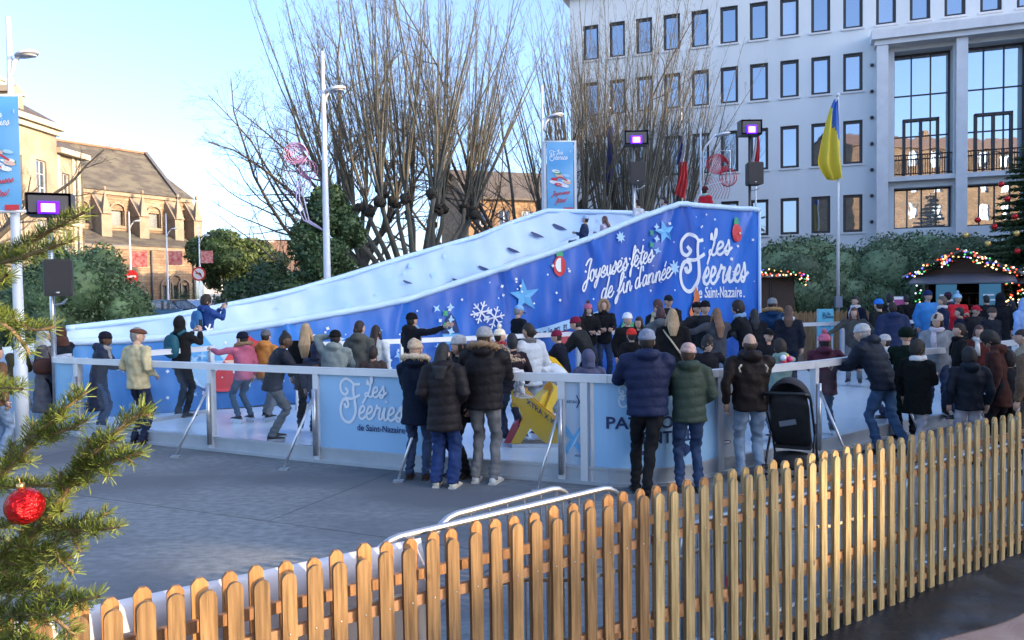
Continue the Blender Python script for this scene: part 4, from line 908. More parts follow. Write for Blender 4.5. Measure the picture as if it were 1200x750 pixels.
ink.poly([(Lc*.34,.36),(Lc*.66,.36),(Lc*.66,.41),(Lc*.34,.41)], 1); ink.poly([(Lc*.65,.30),(Lc*.74,.385),(Lc*.65,.47)], 1)
ink.logo(Lc*.2, .93, .07, .014, 0); ink.b.build('lettering', INKS, e)
nm = ['narrow pale panel with an oval badge beside the curved entrance panel', 'clear panel beside the pushchair', 'clear panel under the woman in the burgundy coat', 'clear panel beside the man with crossed legs', 'clear panel behind the boy in black fleece', 'clear panel at the right edge, nearest', 'clear panel at the right edge, farther']
for i in range(len(RP)-1):
    ee = panel(RP[i], RP[i+1], 'rink barrier, ' + nm[i], 'clear', brace=(i > 0))
    if i == 0:
        ee[1].data.materials[0] = mat('white_panel', (.55,.62,.7), .4); ink = Ink(surf(ee[0], RP[0], ee[2], ee[3])); L0 = (RP[1]-RP[0]).length
        ink.poly([(L0*.5+.07*math.cos(a), .38+.025*math.sin(a)) for a in np.linspace(0, 6.283, 17)[:-1]], 1); ink.poly([(L0*.5+.058*math.cos(a), .38+.016*math.sin(a)) for a in np.linspace(0, 6.283, 17)[:-1]], 0)
        ink.stroke([(L0*.25,.5),(L0*.75,.8)], .02, mi=6); ink.stroke([(L0*.75,.5),(L0*.25,.8)], .02, mi=6); ink.b.build('badge', INKS, ee[0])
# left corner and far side
cl = [LPts[1], LPts[0], FP[0]]; q = crom([(p.x,p.y) for p in [LPts[1]]+[LPts[0]]+[FP[0]]], 5); panel(LPts[1], FP[0], 'curved pale blue rink barrier at the far left corner', 'clear', [Vector((a,c,0)) for a, c in q], False, post2=True)[1].data.materials[0] = mat('pale_panel', (.25,.5,.72), .35)
inn = [P(150,345,13.2), P(248,345,13.9)]; inn = [Vector((p.x,p.y,0)) for p in inn]
inn = [P(158,345,12.6), P(248,345,13.9)]; inn = [Vector((p.x,p.y,0)) for p in inn]
panel(inn[0], inn[1], 'inner rink gate panel in front of the man with the teal backpack', 'clear', brace=False, post2=True, top=RH+.08)
bk = [SA + SD_*k - SN*1.9 for k in (13.2, 11.2, 9.2, 7.2, 5.2, 3.2, 1.2)] + [SA + Vector((1.6,-1.6,0)), Vector((10.4,20.4,0)), Vector((12.4,20.8,0))]
fl_ = ['farthest left', 'below the pink jacket', 'below the raised arm', 'behind the white puffer jacket', 'below the programme banner', 'below the two hooded spectators', 'under the large script logo', 'below the dark hut', 'before the exit sign']
for i in range(len(bk)-1):
    panel(bk[i], bk[i+1], 'far side rink barrier, ' + fl_[i], 'clear', brace=False, group='far side rink barriers', inner=-1, top=RH+.1)
# ================================================================ PEOPLE
BAKE = []
SKINS = {'l': (.52,.33,.24), 'm': (.36,.21,.14), 'd': (.10,.055,.035), 't': (.44,.27,.18)}
def fab(c, kind='cloth'):
    c = tuple(x*(.5 if max(c) < .05 else .85) for x in c); k = tuple(round(x, 4) for x in c); c2 = tuple(min(.9, x*1.4+.0015) for x in c)
    if kind == 'knit': return mat('knit', k, .95, c2=c2, ns=28, bs=90, bstr=.6, bd=.006, spec=.2)
    if kind == 'fur': return mat('fur', k, .95, c2=c2, ns=35, nd=8, bs=70, bstr=1, bd=.02, spec=.15)
    if kind == 'hair': return mat('hair', k, .7, c2=c2, ns=30, st=(1,1,.15), bs=60, bstr=.6, bd=.006)
    if kind == 'denim': return mat('denim', k, .85, c2=c2, ns=7, nd=6, bs=14, bstr=.6, bd=.02, spec=.2)
    if kind == 'spot': return mat('spotted_fabric', k, .9, c2=(.07,.04,.025), ns=38, nd=1, bs=60, spec=.2)
    if kind == 'nylon': return mat('nylon', k, .62, c2=tuple(x*1.2 for x in c), ns=6, bs=16, bstr=.6, bd=.02, spec=.22)
    return mat('wool', k, .9, c2=c2, ns=10, bs=24, bstr=.5, bd=.012, spec=.2)
def body_rest(): pass
def ik(S, T, l1, l2, pole):
    S, T = Vector(S), Vector(T); d = T-S; D = min(d.length, (l1+l2)*.995); d = d.normalized(); T = S+d*D
    a = (l1*l1-l2*l2+D*D)/(2*D); h = math.sqrt(max(0, l1*l1-a*a)); p = Vector(pole); p = p-d*p.dot(d); p = p.normalized() if p.length > 1e-4 else Vector((0,-1,0))
    return S+d*a+p*h, T
ARMS = {'down': (.06,.02,-.53), 'pocket': (-.02,.16,-.40), 'rail': (-.08,.40,-.26), 'railo': (.05,.42,-.22), 'phone': (-.12,.36,.06), 'up': (.28,.22,.42), 'out': (.50,.16,-.08), 'outd': (.38,.26,-.30), 'head': (-.10,.10,.22), 'front': (-.14,.30,-.20), 'push': (-.04,.40,-.40), 'low': (.12,.3,-.42), 'point': (.12,.5,.06), 'hips': (.14,-.05,-.36), 'cross': (-.22,.24,-.22)}
def hand(b, W, d, side, skin_i, sc_=1., nrm=None, curl=.6):
    """palm, four bent fingers of unequal length and a thumb; d = forearm direction, side = +1 right"""
    d = Vector(d).normalized(); n_ = Vector(nrm) if nrm is not None else Vector((-side, 0, 0)); n_ = (n_-d*n_.dot(d)); n_ = n_.normalized() if n_.length > .05 else d.orthogonal().normalized()
    l = d.cross(n_).normalized()                     # across the palm
    if l.y < 0: l = -l
    W = Vector(W); s_ = sc_
    b.tube([W-d*.02*s_, W+d*.03*s_, W+d*.085*s_], [.026*s_, .036*s_, .034*s_], 8, mi=skin_i, flat=.55 if abs(l.x) < 2 else 1)
    for k, (o, L) in enumerate(((.030,.068),(.010,.078),(-.010,.073),(-.028,.056))):
        p0 = W+d*.08*s_+l*o*s_; p1 = p0+(d*math.cos(curl*.4)+n_*math.sin(curl*.4))*L*.42*s_; p2 = p1+(d*math.cos(curl*1.1)+n_*math.sin(curl*1.1))*L*.32*s_; p3 = p2+(d*math.cos(curl*1.8)+n_*math.sin(curl*1.8))*L*.26*s_
        b.tube([p0, p1, p2, p3], [.0095*s_, .009*s_, .0082*s_, .0062*s_], 6, mi=skin_i)
    t0 = W+d*.025*s_+l*.026*s_; t1 = t0+(l*.75+d*.6+n_*.35).normalized()*.038*s_; t2 = t1+(l*.25+d*.9+n_*.5).normalized()*.032*s_
    b.tube([t0, t1, t2], [.0125*s_, .0105*s_, .0075*s_], 6, mi=skin_i)
def headfn(x, y, z):
    if z < 0: x *= 1-.30*z*z; y = y*(1-.10*z*z) + .10*z*z
    if y > 0: y *= .95
    y += .20*math.exp(-((x/.15)**2+((z+.16)/.17)**2)) if y > 0 else 0
    if y > 0: y -= .055*(math.exp(-(((x-.38)/.2)**2+((z-.03)/.14)**2))+math.exp(-(((x+.38)/.2)**2+((z-.03)/.14)**2))); y += .03*math.exp(-((x/.3)**2+((z+.5)/.14)**2))
    if y < 0: y *= 1.06
    return x, y, z
def person(px, py, d, face, label, coat='short', cc=(.02,.025,.05), kind='cloth', puff=0, leg=(.03,.045,.09), lk='denim', arms=('down','down'), hair=('short',(.02,.013,.01)), hat=None, hood=None, fur=None, scarf=None,
           z0=0., H=None, lean=0., yaw=0., nod=0., legs='stand', shoe=(.03,.02,.015), skin='l', shoulder=1., sit=None, pack=None, bag=None, glove=None, kid=False, back=None, extra=None, group=None, ty=0, wide=0, phone=False, fine=None, tilt=0.):
    Pt = P(px, py, d); hz = Pt.z - z0; hatx = .025 if hat else .012
    if hat and hat[0] == 'pom': hatx = .09
    if hair and hair[0] in ('bun',) and not hat: hatx = .06
    le = R(lean); Hh = H or (hz-hatx)/(.53+.47*math.cos(le)); k = Hh/1.75; base = z0 if H is None else Pt.z-hatx-Hh*(.53+.47*math.cos(le))
    hd = R(-face); fw = Vector((-math.sin(hd), math.cos(hd), 0)); loc = Vector((Pt.x, Pt.y, base)) - fw*.47*Hh*math.sin(le)
    if not H and (Hh > 1.95 or Hh < .95): print('PERSON?', round(Hh, 2), label)
    e = empty('person', loc, label, 'person', group, hd)
    hs = 1.12 if (kid or Hh < 1.45) else 1.0
    fine = fine if fine is not None else d < 12
    hipz = .93
    def up(p):                                    # lean about the hips
        p = Vector(p); q = p - Vector((0,0,hipz)); c_, s_ = math.cos(-le), math.sin(-le); q = Vector((q.x, q.y*c_-q.z*s_, q.y*s_+q.z*c_)); return (q + Vector((0,0,hipz)))
    S_ = k
    def K(p): return Vector(p)*S_
    # ---------------- skeleton
    hw = .095; fl = {'stand': ((-.11,.02,0),(.11,-.01,0)), 'walk': ((-.09,.24,0),(.09,-.24,.03)), 'stride': ((-.1,-.24,.02),(.1,.25,0)), 'wide': ((-.2,.03,0),(.2,0,0)), 'cross': ((-.13,.03,0),(-.04,-.30,.04)), 'skate': ((-.14,.14,.08),(.13,-.12,.08)), 'skates': ((-.12,.04,.08),(.12,-.02,.08))}.get(legs, ((-.11,.02,0),(.11,-.01,0)))
    L = []
    for sx, (fx, fy, fz) in zip((-1, 1), fl):
        hp = Vector((sx*hw, 0, hipz-.02)); an = Vector((fx, fy-.03, fz+.09))
        if sit is not None:
            kn = hp + Vector((sx*.03,.40,.03)); an = kn + Vector((0, sit, -.42)); 
        else: kn, an = ik(hp, an, .44, .435, (0, 1, 0))
        L.append((hp, kn, an))
    A = []
    for sx, am in zip((-1, 1), arms):
        s0 = up((sx*.185*shoulder, 0, 1.435)); t_ = ARMS[am] if isinstance(am, str) else am; tgt = s0 + Vector((sx*t_[0], t_[1], t_[2]))
        pole = (sx*.45, -.5, -.75) if (isinstance(am, str) and am not in ('head','up')) else (sx*1, .0, -.3)
        el, wr = ik(s0, tgt, .295, .265, pole); A.append((s0, el, wr))
    hc = up((0, .02, 1.635)); Rm = Matrix.Rotation(R(-yaw), 3, 'Z') @ Matrix.Rotation(R(-nod)-le*.35, 3, 'X') @ Matrix.Rotation(R(tilt), 3, 'Y')
    nk = up((0, -.005, 1.47))
    sk = SKINS[skin]; ms = mat('skin', sk, .5, c2=tuple(x*.9 for x in sk), ns=12, bs=60, bstr=.1, spec=.4)
    # ---------------- body: one continuous skin under the clothes, then face and hands joined on
    b = MB()
    rings = []
    for z, rx, ry in ((.86,.13,.09),(.98,.135,.09),(1.12,.125,.085),(1.28,.145,.09),(1.40,.15,.08),(1.46,.07,.055),(1.50,.055,.055),(1.58,.053,.055)):
        rings.append([K(up((rx*shoulder*math.cos(a), ry*math.sin(a), z))) for a in np.linspace(0, 2*math.pi, 13)[:-1]])
    b.loft(rings)
    for hp, kn, an in L: b.tube([K(hp), K(kn), K(an)], [.065*S_, .045*S_, .036*S_], 8)
    for s0, el, wr in A: b.tube([K(s0), K(el), K(wr)], [.042*S_, .036*S_, .026*S_], 8)
    face_b = MB(); hk = S_*hs; C = K(hc); q = lambda x, y, z: C + Rm @ (Vector((x, y, z))*hk)
    face_b.ell(C, (.076*hk, .094*hk, .116*hk), 24 if fine else 16, 18 if fine else 12, Rm, 0, headfn)
    for sx in (-1, 1):
        face_b.ell(q(sx*.079, -.006, -.01), (.010*hk, .020*hk, .030*hk), 6, 6, Rm, 0)
        face_b.ell(q(sx*.030, .0775, .006), (.0135*hk, .008*hk, .0085*hk), 8, 6, Rm, 1); face_b.ell(q(sx*.030, .0835, .006), (.0065*hk, .004*hk, .0065*hk), 7, 5, Rm, 2)
        face_b.tube([q(sx*.016,.084,.026), q(sx*.032,.085,.031), q(sx*.048,.076,.026)], [.0035*hk,.004*hk,.002*hk], 5, mi=2)
    face_b.ell(q(0, .090, -.056), (.024*hk, .007*hk, .0065*hk), 8, 5, Rm, 3)
    face_b.tube([K(up((0,-.012,1.44))), K(up((0,-.01,1.52))), q(0,-.015,-.07)], [.06*S_,.054*S_,.052*hk], 10, mi=0)
    for sx, (s0, el, wr) in zip((-1, 1), A): hand(face_b, K(wr), wr-el, sx, 4 if glove else 0, S_*(1.05 if glove else 1), (-sx*.8, .1, -.4), .7)
    body = b.build('body', [ms], e, local=True)
    mats_b = [ms, mat('eye_white', (.6,.58,.55), .3), mat('dark_hair_brow', (.02,.013,.01), .6), mat('lips', tuple(x*f for x, f in zip(sk, (.95,.6,.6))), .5), fab(glove, 'knit') if glove else ms]
    for m_ in mats_b[1:]: body.data.materials.append(m_)
    BAKE.append((body, .034*S_, None, face_b))
    # ---------------- trousers
    if leg is not None:
        b = MB(); tk = 1.0+wide
        b.loft([[K((rx*math.cos(a), ry*math.sin(a), z)) for a in np.linspace(0, 2*math.pi, 17)[:-1]] for z, rx, ry in ((.84,.15,.105),(.92,.165,.115),(1.02,.155,.105))])
        for hp, kn, an in L: b.tube([K(hp), K(hp.lerp(kn, .5)), K(kn), K(kn.lerp(an, .5)), K(an+(an-kn).normalized()*-.0 + Vector((0,0,-.035 if sit is None else 0)))], [.096*S_, .082*S_*(1+wide*.3), .066*S_*tk, .062*S_*tk, .058*S_*tk], 12)
        o = b.build('trousers', fab(leg, lk), e, local=True); BAKE.append((o, .017*S_ if fine else .026*S_, ('fold', .026, 0, px), None))
    # ---------------- shoes
    for (hp, kn, an), sx in zip(L, (-1, 1)):
        f0 = K(an); dr = Vector((sx*.12, 1, 0)).normalized(); sd = Vector((dr.y, -dr.x, 0)); zb = (an.z-.09); b = MB(); rr = []
        if sit is not None: zb = an.z-.09
        for t, w_, h_ in ((-.075,.030,.075),(-.05,.040,.095),(.03,.043,.085),(.10,.046,.055),(.16,.040,.045),(.19,.022,.035)):
            c_ = Vector((f0.x, f0.y, zb*S_)) + dr*(t+.02)*S_; rr.append([c_ + sd*w_*S_*math.cos(a)*1.0 + Vector((0,0,max(0, (h_*.5+h_*.5*math.sin(a))*S_))) for a in np.linspace(0, 2*math.pi, 11)[:-1]])
        b.loft(rr); b.c = 1
        for t0_, t1_, w_ in ((-.08,.06,.043),(.06,.19,.044)): 
            p_ = Vector((f0.x, f0.y, zb*S_+.010)); b.bar(p_+dr*(t0_+.02)*S_, p_+dr*(t1_+.02)*S_, w_*2*S_, .022)
        ml = [fab(shoe, 'nylon'), mat('sole', (.55,.53,.48) if sum(shoe) > .9 else (.04,.035,.03), .7)]
        if legs in ('skate', 'skates'):
            p_ = Vector((f0.x, f0.y, (zb-.045)*S_)); b.c = 1; b.bar(p_-dr*.08*S_, p_+dr*.2*S_, .006, .05); ml[1] = mat('blade', (.6,.62,.65), .25, .9)
        b.build('shoe', ml, e, local=True)
    # ---------------- coat
    hem = {'short': .84, 'mid': .70, 'long': .44, 'vlong': .30}[coat]; pf = .018 if puff else 0
    b = MB(); zs = [hem, hem+.03, .92, 1.02, 1.14, 1.28, 1.38, 1.445, 1.475] if hem > .8 else ([hem, hem+.03, .8, .93, 1.05, 1.16, 1.28, 1.38, 1.445, 1.475])
    prof_ = {.93: (.185,.135), 1.02: (.178,.128), 1.14: (.178,.13), 1.28: (.198,.138), 1.38: (.195,.128), 1.445: (.145,.105), 1.475: (.085,.075)}
    rings = []
    kx = sorted(prof_)
    for z in zs:
        if z < .93: f = (.93-z); rx, ry = .185+.10*f, .135+.12*f
        else: rx = float(np.interp(z, kx, [prof_[q_][0] for q_ in kx])); ry = float(np.interp(z, kx, [prof_[q_][1] for q_ in kx]))
        rx = (rx+pf)*(shoulder if z > .95 else (1+shoulder)/2); ry += pf
        fn = up if z > .93 else (lambda p: Vector(p))
        off = 0 if sit is None or z > .9 else .1
        rings.append([K(fn((rx*math.cos(a), ry*math.sin(a)+off, z))) for a in np.linspace(0, 2*math.pi, 25)[:-1]])
    if sit is not None: rings = rings[2:]
    b.loft(rings)
    for sx, (s0, el, wr) in zip((-1, 1), A):
        c_ = s0 + Vector((-sx*.03, 0, -.01)); b.tube([K(c_), K(s0), K(s0.lerp(el, .5)), K(el), K(el.lerp(wr, .5)), K(wr.lerp(el, .06))], [x*S_ for x in ((.075+pf),(.078+pf),(.068+pf),(.061+pf*.9),(.055+pf*.8),(.044+pf*.5))], 12)
        b.ell(K(c_), (.078+pf)*S_, 12, 8)
    if hood == 'down' or fur and hood != 'up':
        b.ell(K(up((0,-.095,1.50))), (.125*S_, .085*S_, .075*S_), 14, 8); b.ell(K(up((.08,-.03,1.515))), (.06*S_, .075*S_, .05*S_), 10, 6); b.ell(K(up((-.08,-.03,1.515))), (.06*S_, .075*S_, .05*S_), 10, 6)
    else: b.tube([K(up((0,-.005,1.44))), K(up((0,-.005,1.51)))], [.085*S_, .072*S_], 12)
    mc = fab(cc, 'nylon' if kind == 'puffer' else kind); o = b.build('coat', [mc] + ([fab(hood_c, 'cloth')] if False else []), e, local=True)
    BAKE.append((o, .017*S_ if fine else .027*S_, ('puff', .009, .105, px) if puff else ('fold', .022, 0, px), None))
    # ---------------- hood, fur, scarf
    hbm = None
    if hood == 'up':
        b = MB(); b.ell(q(0,-.028,.012), (.107*hk, .118*hk, .142*hk), 18, 12, Rm, 0, lambda x, y, z: (x*(1-.12*max(0,y)), min(y, .38-.12*abs(z)), z)); b.tube([q(0,-.03,-.06), K(up((0,-.01,1.46)))], [.098*hk, .115*S_], 14)
        o = b.build('hood', fab(back or cc, 'cloth' if kind != 'puffer' else 'nylon'), e, local=True); BAKE.append((o, .015*hk, ('fold', .006, 0, px+3), None))
    if fur:
        b = MB(); rg = []
        if hood == 'up':
            for a in np.linspace(-2.6+math.pi/2, 2.6+math.pi/2, 17): rg.append(q(.105*math.cos(a), .035, .13*math.sin(a)+.005))
        else:
            for a in np.linspace(-math.pi*.15, math.pi*1.15, 15): rg.append(K(up((.155*math.cos(a), -.03-.135*math.sin(a), 1.535+.035*math.sin(a)))))
        b.tube(rg, [(.036+.008*math.sin(i*2.1))*S_ for i in range(len(rg))], 9)
        rr_ = random.Random(int(px)); 
        for _ in range(220):
            i = rr_.randrange(len(rg)-1); p_ = rg[i].lerp(rg[i+1], rr_.random()); v_ = Vector((rr_.gauss(0,1), rr_.gauss(0,1), rr_.gauss(0,1))).normalized(); w2 = v_.orthogonal().normalized()*.006*S_
            b.add([p_+v_*.03*S_-w2, p_+v_*.03*S_+w2, p_+v_*.062*S_], [(0,1,2)])
        b.build('fur_trim', fab(fur, 'fur'), e, local=True)
    if scarf:
        b = MB(); rg = []
        for i in range(26):
            a = i/12*2*math.pi; rg.append(K(up((.085*math.cos(a), .015+.085*math.sin(a), 1.485+.03*i/26+.008*math.sin(3*a)))))
        b.tube(rg, .036*S_, 8); b.tube([K(up((.05,.09,1.47))), K(up((.06,.135,1.35))), K(up((.05,.14,1.2)))], [.035*S_, .045*S_, .04*S_], 8, flat=.5); b.build('scarf', fab(scarf, 'knit'), e, local=True)
    # ---------------- hair and hats
    if hair and hair[0] != 'none' and not (hood == 'up' and hair[0] == 'short'):
        st_, hcol = hair; b = MB(); mh = fab(hcol, 'hair')
        if st_ != 'bald':
            def hf(x, y, z, cur=(st_ == 'curly')):
                r_ = 1.0
                if y > .3 and z < .42: r_ = .86                       # leaves the face free
                if cur: r_ *= 1.04+.10*mnoise.noise(Vector((x*4,y*4,z*4+px)))
                if z < -.35 and y > -.2: r_ = min(r_, .86)
                return x*r_, y*r_, z*r_
            g_ = 1.22 if st_ == 'curly' else 1.09
            b.ell(q(0,-.010,.010), (.076*g_*hk, .096*g_*hk, .118*g_*hk), 20, 14, Rm, 0, hf)
        else: b.ell(q(0,-.016,-.018), (.080*hk, .088*hk, .070*hk), 18, 10, Rm, 0)
        if st_ in ('long', 'vlong'):
            Lh = .30 if st_ == 'long' else .42; zt_ = hc
            bp = [q(0,-.06,.03), q(0,-.085,-.07), K(up((0,-.145-pf,1.635-.5*Lh))), K(up((0,-.16-pf,1.635-Lh)))]
            rings = []
            for i, (p_, rx_, ry_) in enumerate(zip(bp, (.07,.082,.10,.05), (.05,.045,.04,.02))): rings.append([p_+Vector((rx_*math.cos(a)*S_, ry_*math.sin(a)*S_, 0)) for a in np.linspace(0, 2*math.pi, 15)[:-1]])
            b.loft(rings[::-1])
            for sx in (-1, 1): b.tube([q(sx*.062,.02,.03), q(sx*.078,.012,-.06), K(up((sx*.10,.03,1.47))), K(up((sx*.11,.07+pf,1.635-Lh*.8)))], [.03*S_,.03*S_,.028*S_,.012*S_], 8)
        if st_ == 'bun': b.ell(q(0,-.03,.135), .04*hk, 12, 9)
        if st_ == 'pony': b.tube([q(0,-.09,.03), q(0,-.14,-.03), q(0,-.13,-.13)], [.028*S_,.03*S_,.01*S_], 9)
        if st_ == 'low': b.ell(q(0,-.105,-.03), .042*hk, 12, 9)
        o = b.build('hair', mh, e, local=True)
        if st_ != 'bald': BAKE.append((o, .011*hk if fine else .016*hk, ('fold', .004, 0, px+7), None))
    if hat:
        hk_, hc_ = hat[0], hat[1]; b = MB(); mm = fab(hc_, 'knit')
        if hk_ in ('beanie', 'pom', 'slouch'):
            z1 = .155 if hk_ == 'slouch' else .142
            rgs = []
            for z, r_ in ((.020,.090),(.022,.101),(.055,.102),(.058,.095),(.090,.091),(.115,.075),(.133,.048),(z1,.012)):
                rgs.append([q(r_*.93*math.cos(a), r_*1.08*math.sin(a)-.012-(z-.02)*(.25 if hk_ == 'slouch' else .05), z) for a in np.linspace(0, 2*math.pi, 25)[:-1]])
            b.loft(rgs)
            if hk_ == 'pom':
                b.ell(q(0,-.02,.175), .042*hk, 12, 9, None, 1 if len(hat) > 2 else 0, lambda x, y, z: tuple(c_*(1+.18*mnoise.noise(Vector((x*5,y*5,z*5)))) for c_ in (x,y,z)))
            b.build('beanie', [mm, fab(hat[2], 'fur') if len(hat) > 2 else mm], e, local=True)
        elif hk_ == 'cap':
            b.ell(q(0,-.01,.045), (.086*hk,.104*hk,.088*hk), 18, 10, Rm, 0, lambda x, y, z: (x, y, max(z, -.25))); b.loft([[q(.07*math.cos(a), .07+.0*i+.10*math.sin(a), .030+.008*i-.02*math.sin(a)) for a in np.linspace(0, math.pi, 11)] for i in range(2)]); b.build('cap', fab(hc_), e, local=True)
        elif hk_ == 'flat':
            b.ell(q(0,.008,.062), (.092*hk,.122*hk,.055*hk), 20, 10, Rm @ Matrix.Rotation(R(-9), 3, 'X'), 0, lambda x, y, z: (x, y, max(z, -.45)))
            b.loft([[q(.066*math.cos(a), .075+.065*math.sin(a), .036+.007*i-.012*math.sin(a)) for a in np.linspace(0, math.pi, 11)] for i in range(2)]); b.build('flat_cap', fab(hc_), e, local=True)
        elif hk_ == 'fur': b.ell(q(0,-.012,.05), (.118*hk,.125*hk,.11*hk), 20, 12, Rm, 0, lambda x, y, z: tuple(c_*(1+.10*mnoise.noise(Vector((x*6,y*6,z*6)))) for c_ in (x,y,max(z,-.5)))); b.build('fur_hat', fab(hc_, 'fur'), e, local=True)
        elif hk_ == 'shawl':
            b.ell(q(0,-.02,.012), (.10*hk,.112*hk,.135*hk), 18, 12, Rm, 0, lambda x, y, z: (x, min(y,.55), z)); b.tube([q(0,-.03,-.06), K(up((0,0,1.44)))], [.10*hk,.15*S_], 14); o = b.build('headscarf', fab(hc_, 'cloth'), e, local=True); BAKE.append((o, .015*hk, ('fold', .012, 0, px), None))
    # ---------------- carried things (worn: they move with the person)
    if pack:
        b = MB(); b.ell(K(up((0,-.20-pf,1.25))), (.15*S_,.085*S_,.21*S_), 16, 12, None, 0, lambda x, y, z: tuple(np.sign(c_)*abs(c_)**.75 for c_ in (x,y,z))); b.ell(K(up((0,-.275-pf,1.17))), (.10*S_,.04*S_,.09*S_), 12, 8, None, 0, lambda x, y, z: tuple(np.sign(c_)*abs(c_)**.7 for c_ in (x,y,z)))
        for sx in (-1, 1): b.tube([K(up((sx*.09,-.13-pf,1.44))), K(up((sx*.10,-.02,1.505+pf))), K(up((sx*.115,.13+pf,1.40)))], .018*S_, 6, flat=2)
        b.build('backpack', fab(pack, 'nylon'), e, local=True)
    if phone:
        p_ = K((A[1][2]+A[0][2])/2)+Vector((0,.09,.08))*S_; b = MB(); b.box((p_.x-.036,p_.y-.005,p_.z-.03),(p_.x+.036,p_.y+.005,p_.z+.12)); t_ = b.build('smartphone', mat('phone', (.02,.02,.022), .2), None); M_ = Matrix.Translation(loc) @ Matrix.Rotation(hd, 4, 'Z'); t_.location = M_ @ t_.location; t_.rotation_euler = (0,0,hd)
        tag(t_, 'dark phone held up by the ' + phone, 'phone')
    if bag:
        b = MB(); side = bag[1]; bx_ = side*.24; bz_ = bag[2] if len(bag) > 2 else .95
        b.ell(K((bx_, .02, bz_)), (.075*S_,.18*S_,.14*S_), 14, 10, None, 0, lambda x, y, z: (x, np.sign(y)*abs(y)**.6, np.sign(z)*abs(z)**.6 if z < 0 else z))
        b.tube([K((bx_,-.13,bz_+.08)), K((bx_*.9,-.06,bz_+.35)), K((bx_*.8,.05,bz_+.36)), K((bx_,.14,bz_+.08))], .010*S_, 6)
        b.build('handbag', fab(bag[0], 'nylon'), e, local=True)
    if extra == 'flash':
        b = MB()
        for sx in (-1, 1): b.tube([K(up((sx*.135,-.150,1.40))), K(up((sx*.165,-.158,1.36))), K(up((sx*.150,-.163,1.31)))], .010*S_, 6)
        b.build('shoulder_flash', fab((.6,.52,.38)), e, local=True)
    if extra == 'strap':
        b = MB(); b.tube([K(up((-.16,-.05,1.45))), K(up((-.02,-.165,1.25))), K(up((.17,-.12,.98)))], .014*S_, 6); b.build('bag_strap', fab((.5,.42,.28)), e, local=True)
    return e
def _noop(): pass
def bake_all():
    dg0 = []
    for o, vx, fx, extra in BAKE:
        m = o.modifiers.new('fuse', 'REMESH'); m.mode = 'VOXEL'; m.voxel_size = max(vx, .006); m.use_smooth_shade = True
        s_ = o.modifiers.new('soft', 'SMOOTH'); s_.factor = .5; s_.iterations = 3
    dg = bpy.context.evaluated_depsgraph_get(); dg.update()
    for o, vx, fx, extra in BAKE:
        me = bpy.data.meshes.new_from_object(o.evaluated_get(dg)); old = o.data; ms = [m for m in old.materials]
        n = len(me.vertices); v = np.empty(n*3, dtype=np.float32); me.vertices.foreach_get('co', v); v = v.reshape(-1, 3).astype(float); nr = np.empty(n*3, dtype=np.float32); me.vertices.foreach_get('normal', nr); nr = nr.reshape(-1, 3)
        if fx and n:
            k, amp, per, sd = fx; s_ = sd*.37
            f = .5*np.sin(v[:,2]*88+3*np.sin(v[:,0]*17+s_)+2*np.sin(v[:,1]*13))*np.exp(-((v[:,2]-.12)/.16)**2) + .45*np.sin(v[:,2]*70+4*np.sin(v[:,0]*11+v[:,1]*9+s_))*np.exp(-((v[:,2]-.5)/.12)**2) + (np.sin(v[:,0]*31+v[:,2]*23+s_)+np.sin(v[:,1]*37-v[:,2]*29+s_*2)+np.sin((v[:,0]+v[:,1])*53+v[:,2]*17+s_*3)*.6+np.sin(v[:,2]*61+v[:,0]*14+s_)*.5)/3.1
            disp = amp*.55*f
            if k == 'puff': disp = disp*.5 + amp*(np.abs(np.sin(math.pi*(v[:,2]+.015*np.sin(v[:,0]*9+s_))/per))**.6-.7)
            v = v + nr*disp[:,None]; me.vertices.foreach_set('co', v.astype(np.float32).ravel())
        if extra is not None:
            b = MB(); b.v = [tuple(p) for p in v]; b.f = [tuple(p.vertices) for p in me.polygons]; b.m = [0]*len(b.f); b.s = [True]*len(b.f)
            nb = len(b.v); b.v += extra.v; b.f += [tuple(i+nb for i in f) for f in extra.f]; b.m += extra.m; b.s += extra.s
            bpy.data.meshes.remove(me); me = b.mesh(o.name)
        else: me.polygons.foreach_set('use_smooth', [True]*len(me.polygons))
        me.materials.clear()
        for m in ms: me.materials.append(m)
        o.modifiers.clear(); o.data = me; bpy.data.meshes.remove(old)
NAVY=(.012,.018,.045); BLK=(.010,.010,.012); JEAN=(.035,.06,.12); LJEAN=(.16,.23,.33); GREY=(.16,.17,.18); DK=(.02,.022,.028); BRN=(.045,.025,.015); BLOND=(.35,.24,.13); DBR=(.03,.016,.01)
sp_ = 'spectators along the outside of the rink'; sk_ = 'people on the ice'; bgp = 'visitors near the market stall'
# --- outside the rink, near side
person(160,383,11.7,28,'man in beige jacket and brown flat cap watching at the left barrier','short',(.48,.42,.25),leg=(.015,.022,.05),arms=('pocket','pocket'),hair=('short',(.2,.2,.2)),hat=('flat',(.10,.045,.03)),yaw=40,shoe=BRN,shoulder=1.12,group=sp_)
person(124,388,12.4,70,'boy in navy hooded parka and beanie leaning on the left rail','long',(.014,.022,.05),'nylon',hood='down',leg=JEAN,arms=('rail','rail'),hat=('beanie',(.015,.015,.03)),skin='d',lean=10,yaw=15,group=sp_,scarf=(.25,.26,.27))
person(50,385,13.2,62,'woman in long grey coat and pale grey headscarf with a brown handbag','vlong',(.10,.10,.115),leg=BLK,arms=('front','front'),hat=('shawl',(.33,.37,.39)),hair=None,bag=((.06,.025,.02),1,1.12),nod=15,group=sp_)
person(71,383,13.8,-60,'woman in dark coat and brown hood facing the woman in the headscarf','vlong',(.012,.02,.035),leg=BLK,arms=('front','phone'),hat=('shawl',(.06,.028,.02)),hair=None,nod=15,group=sp_)
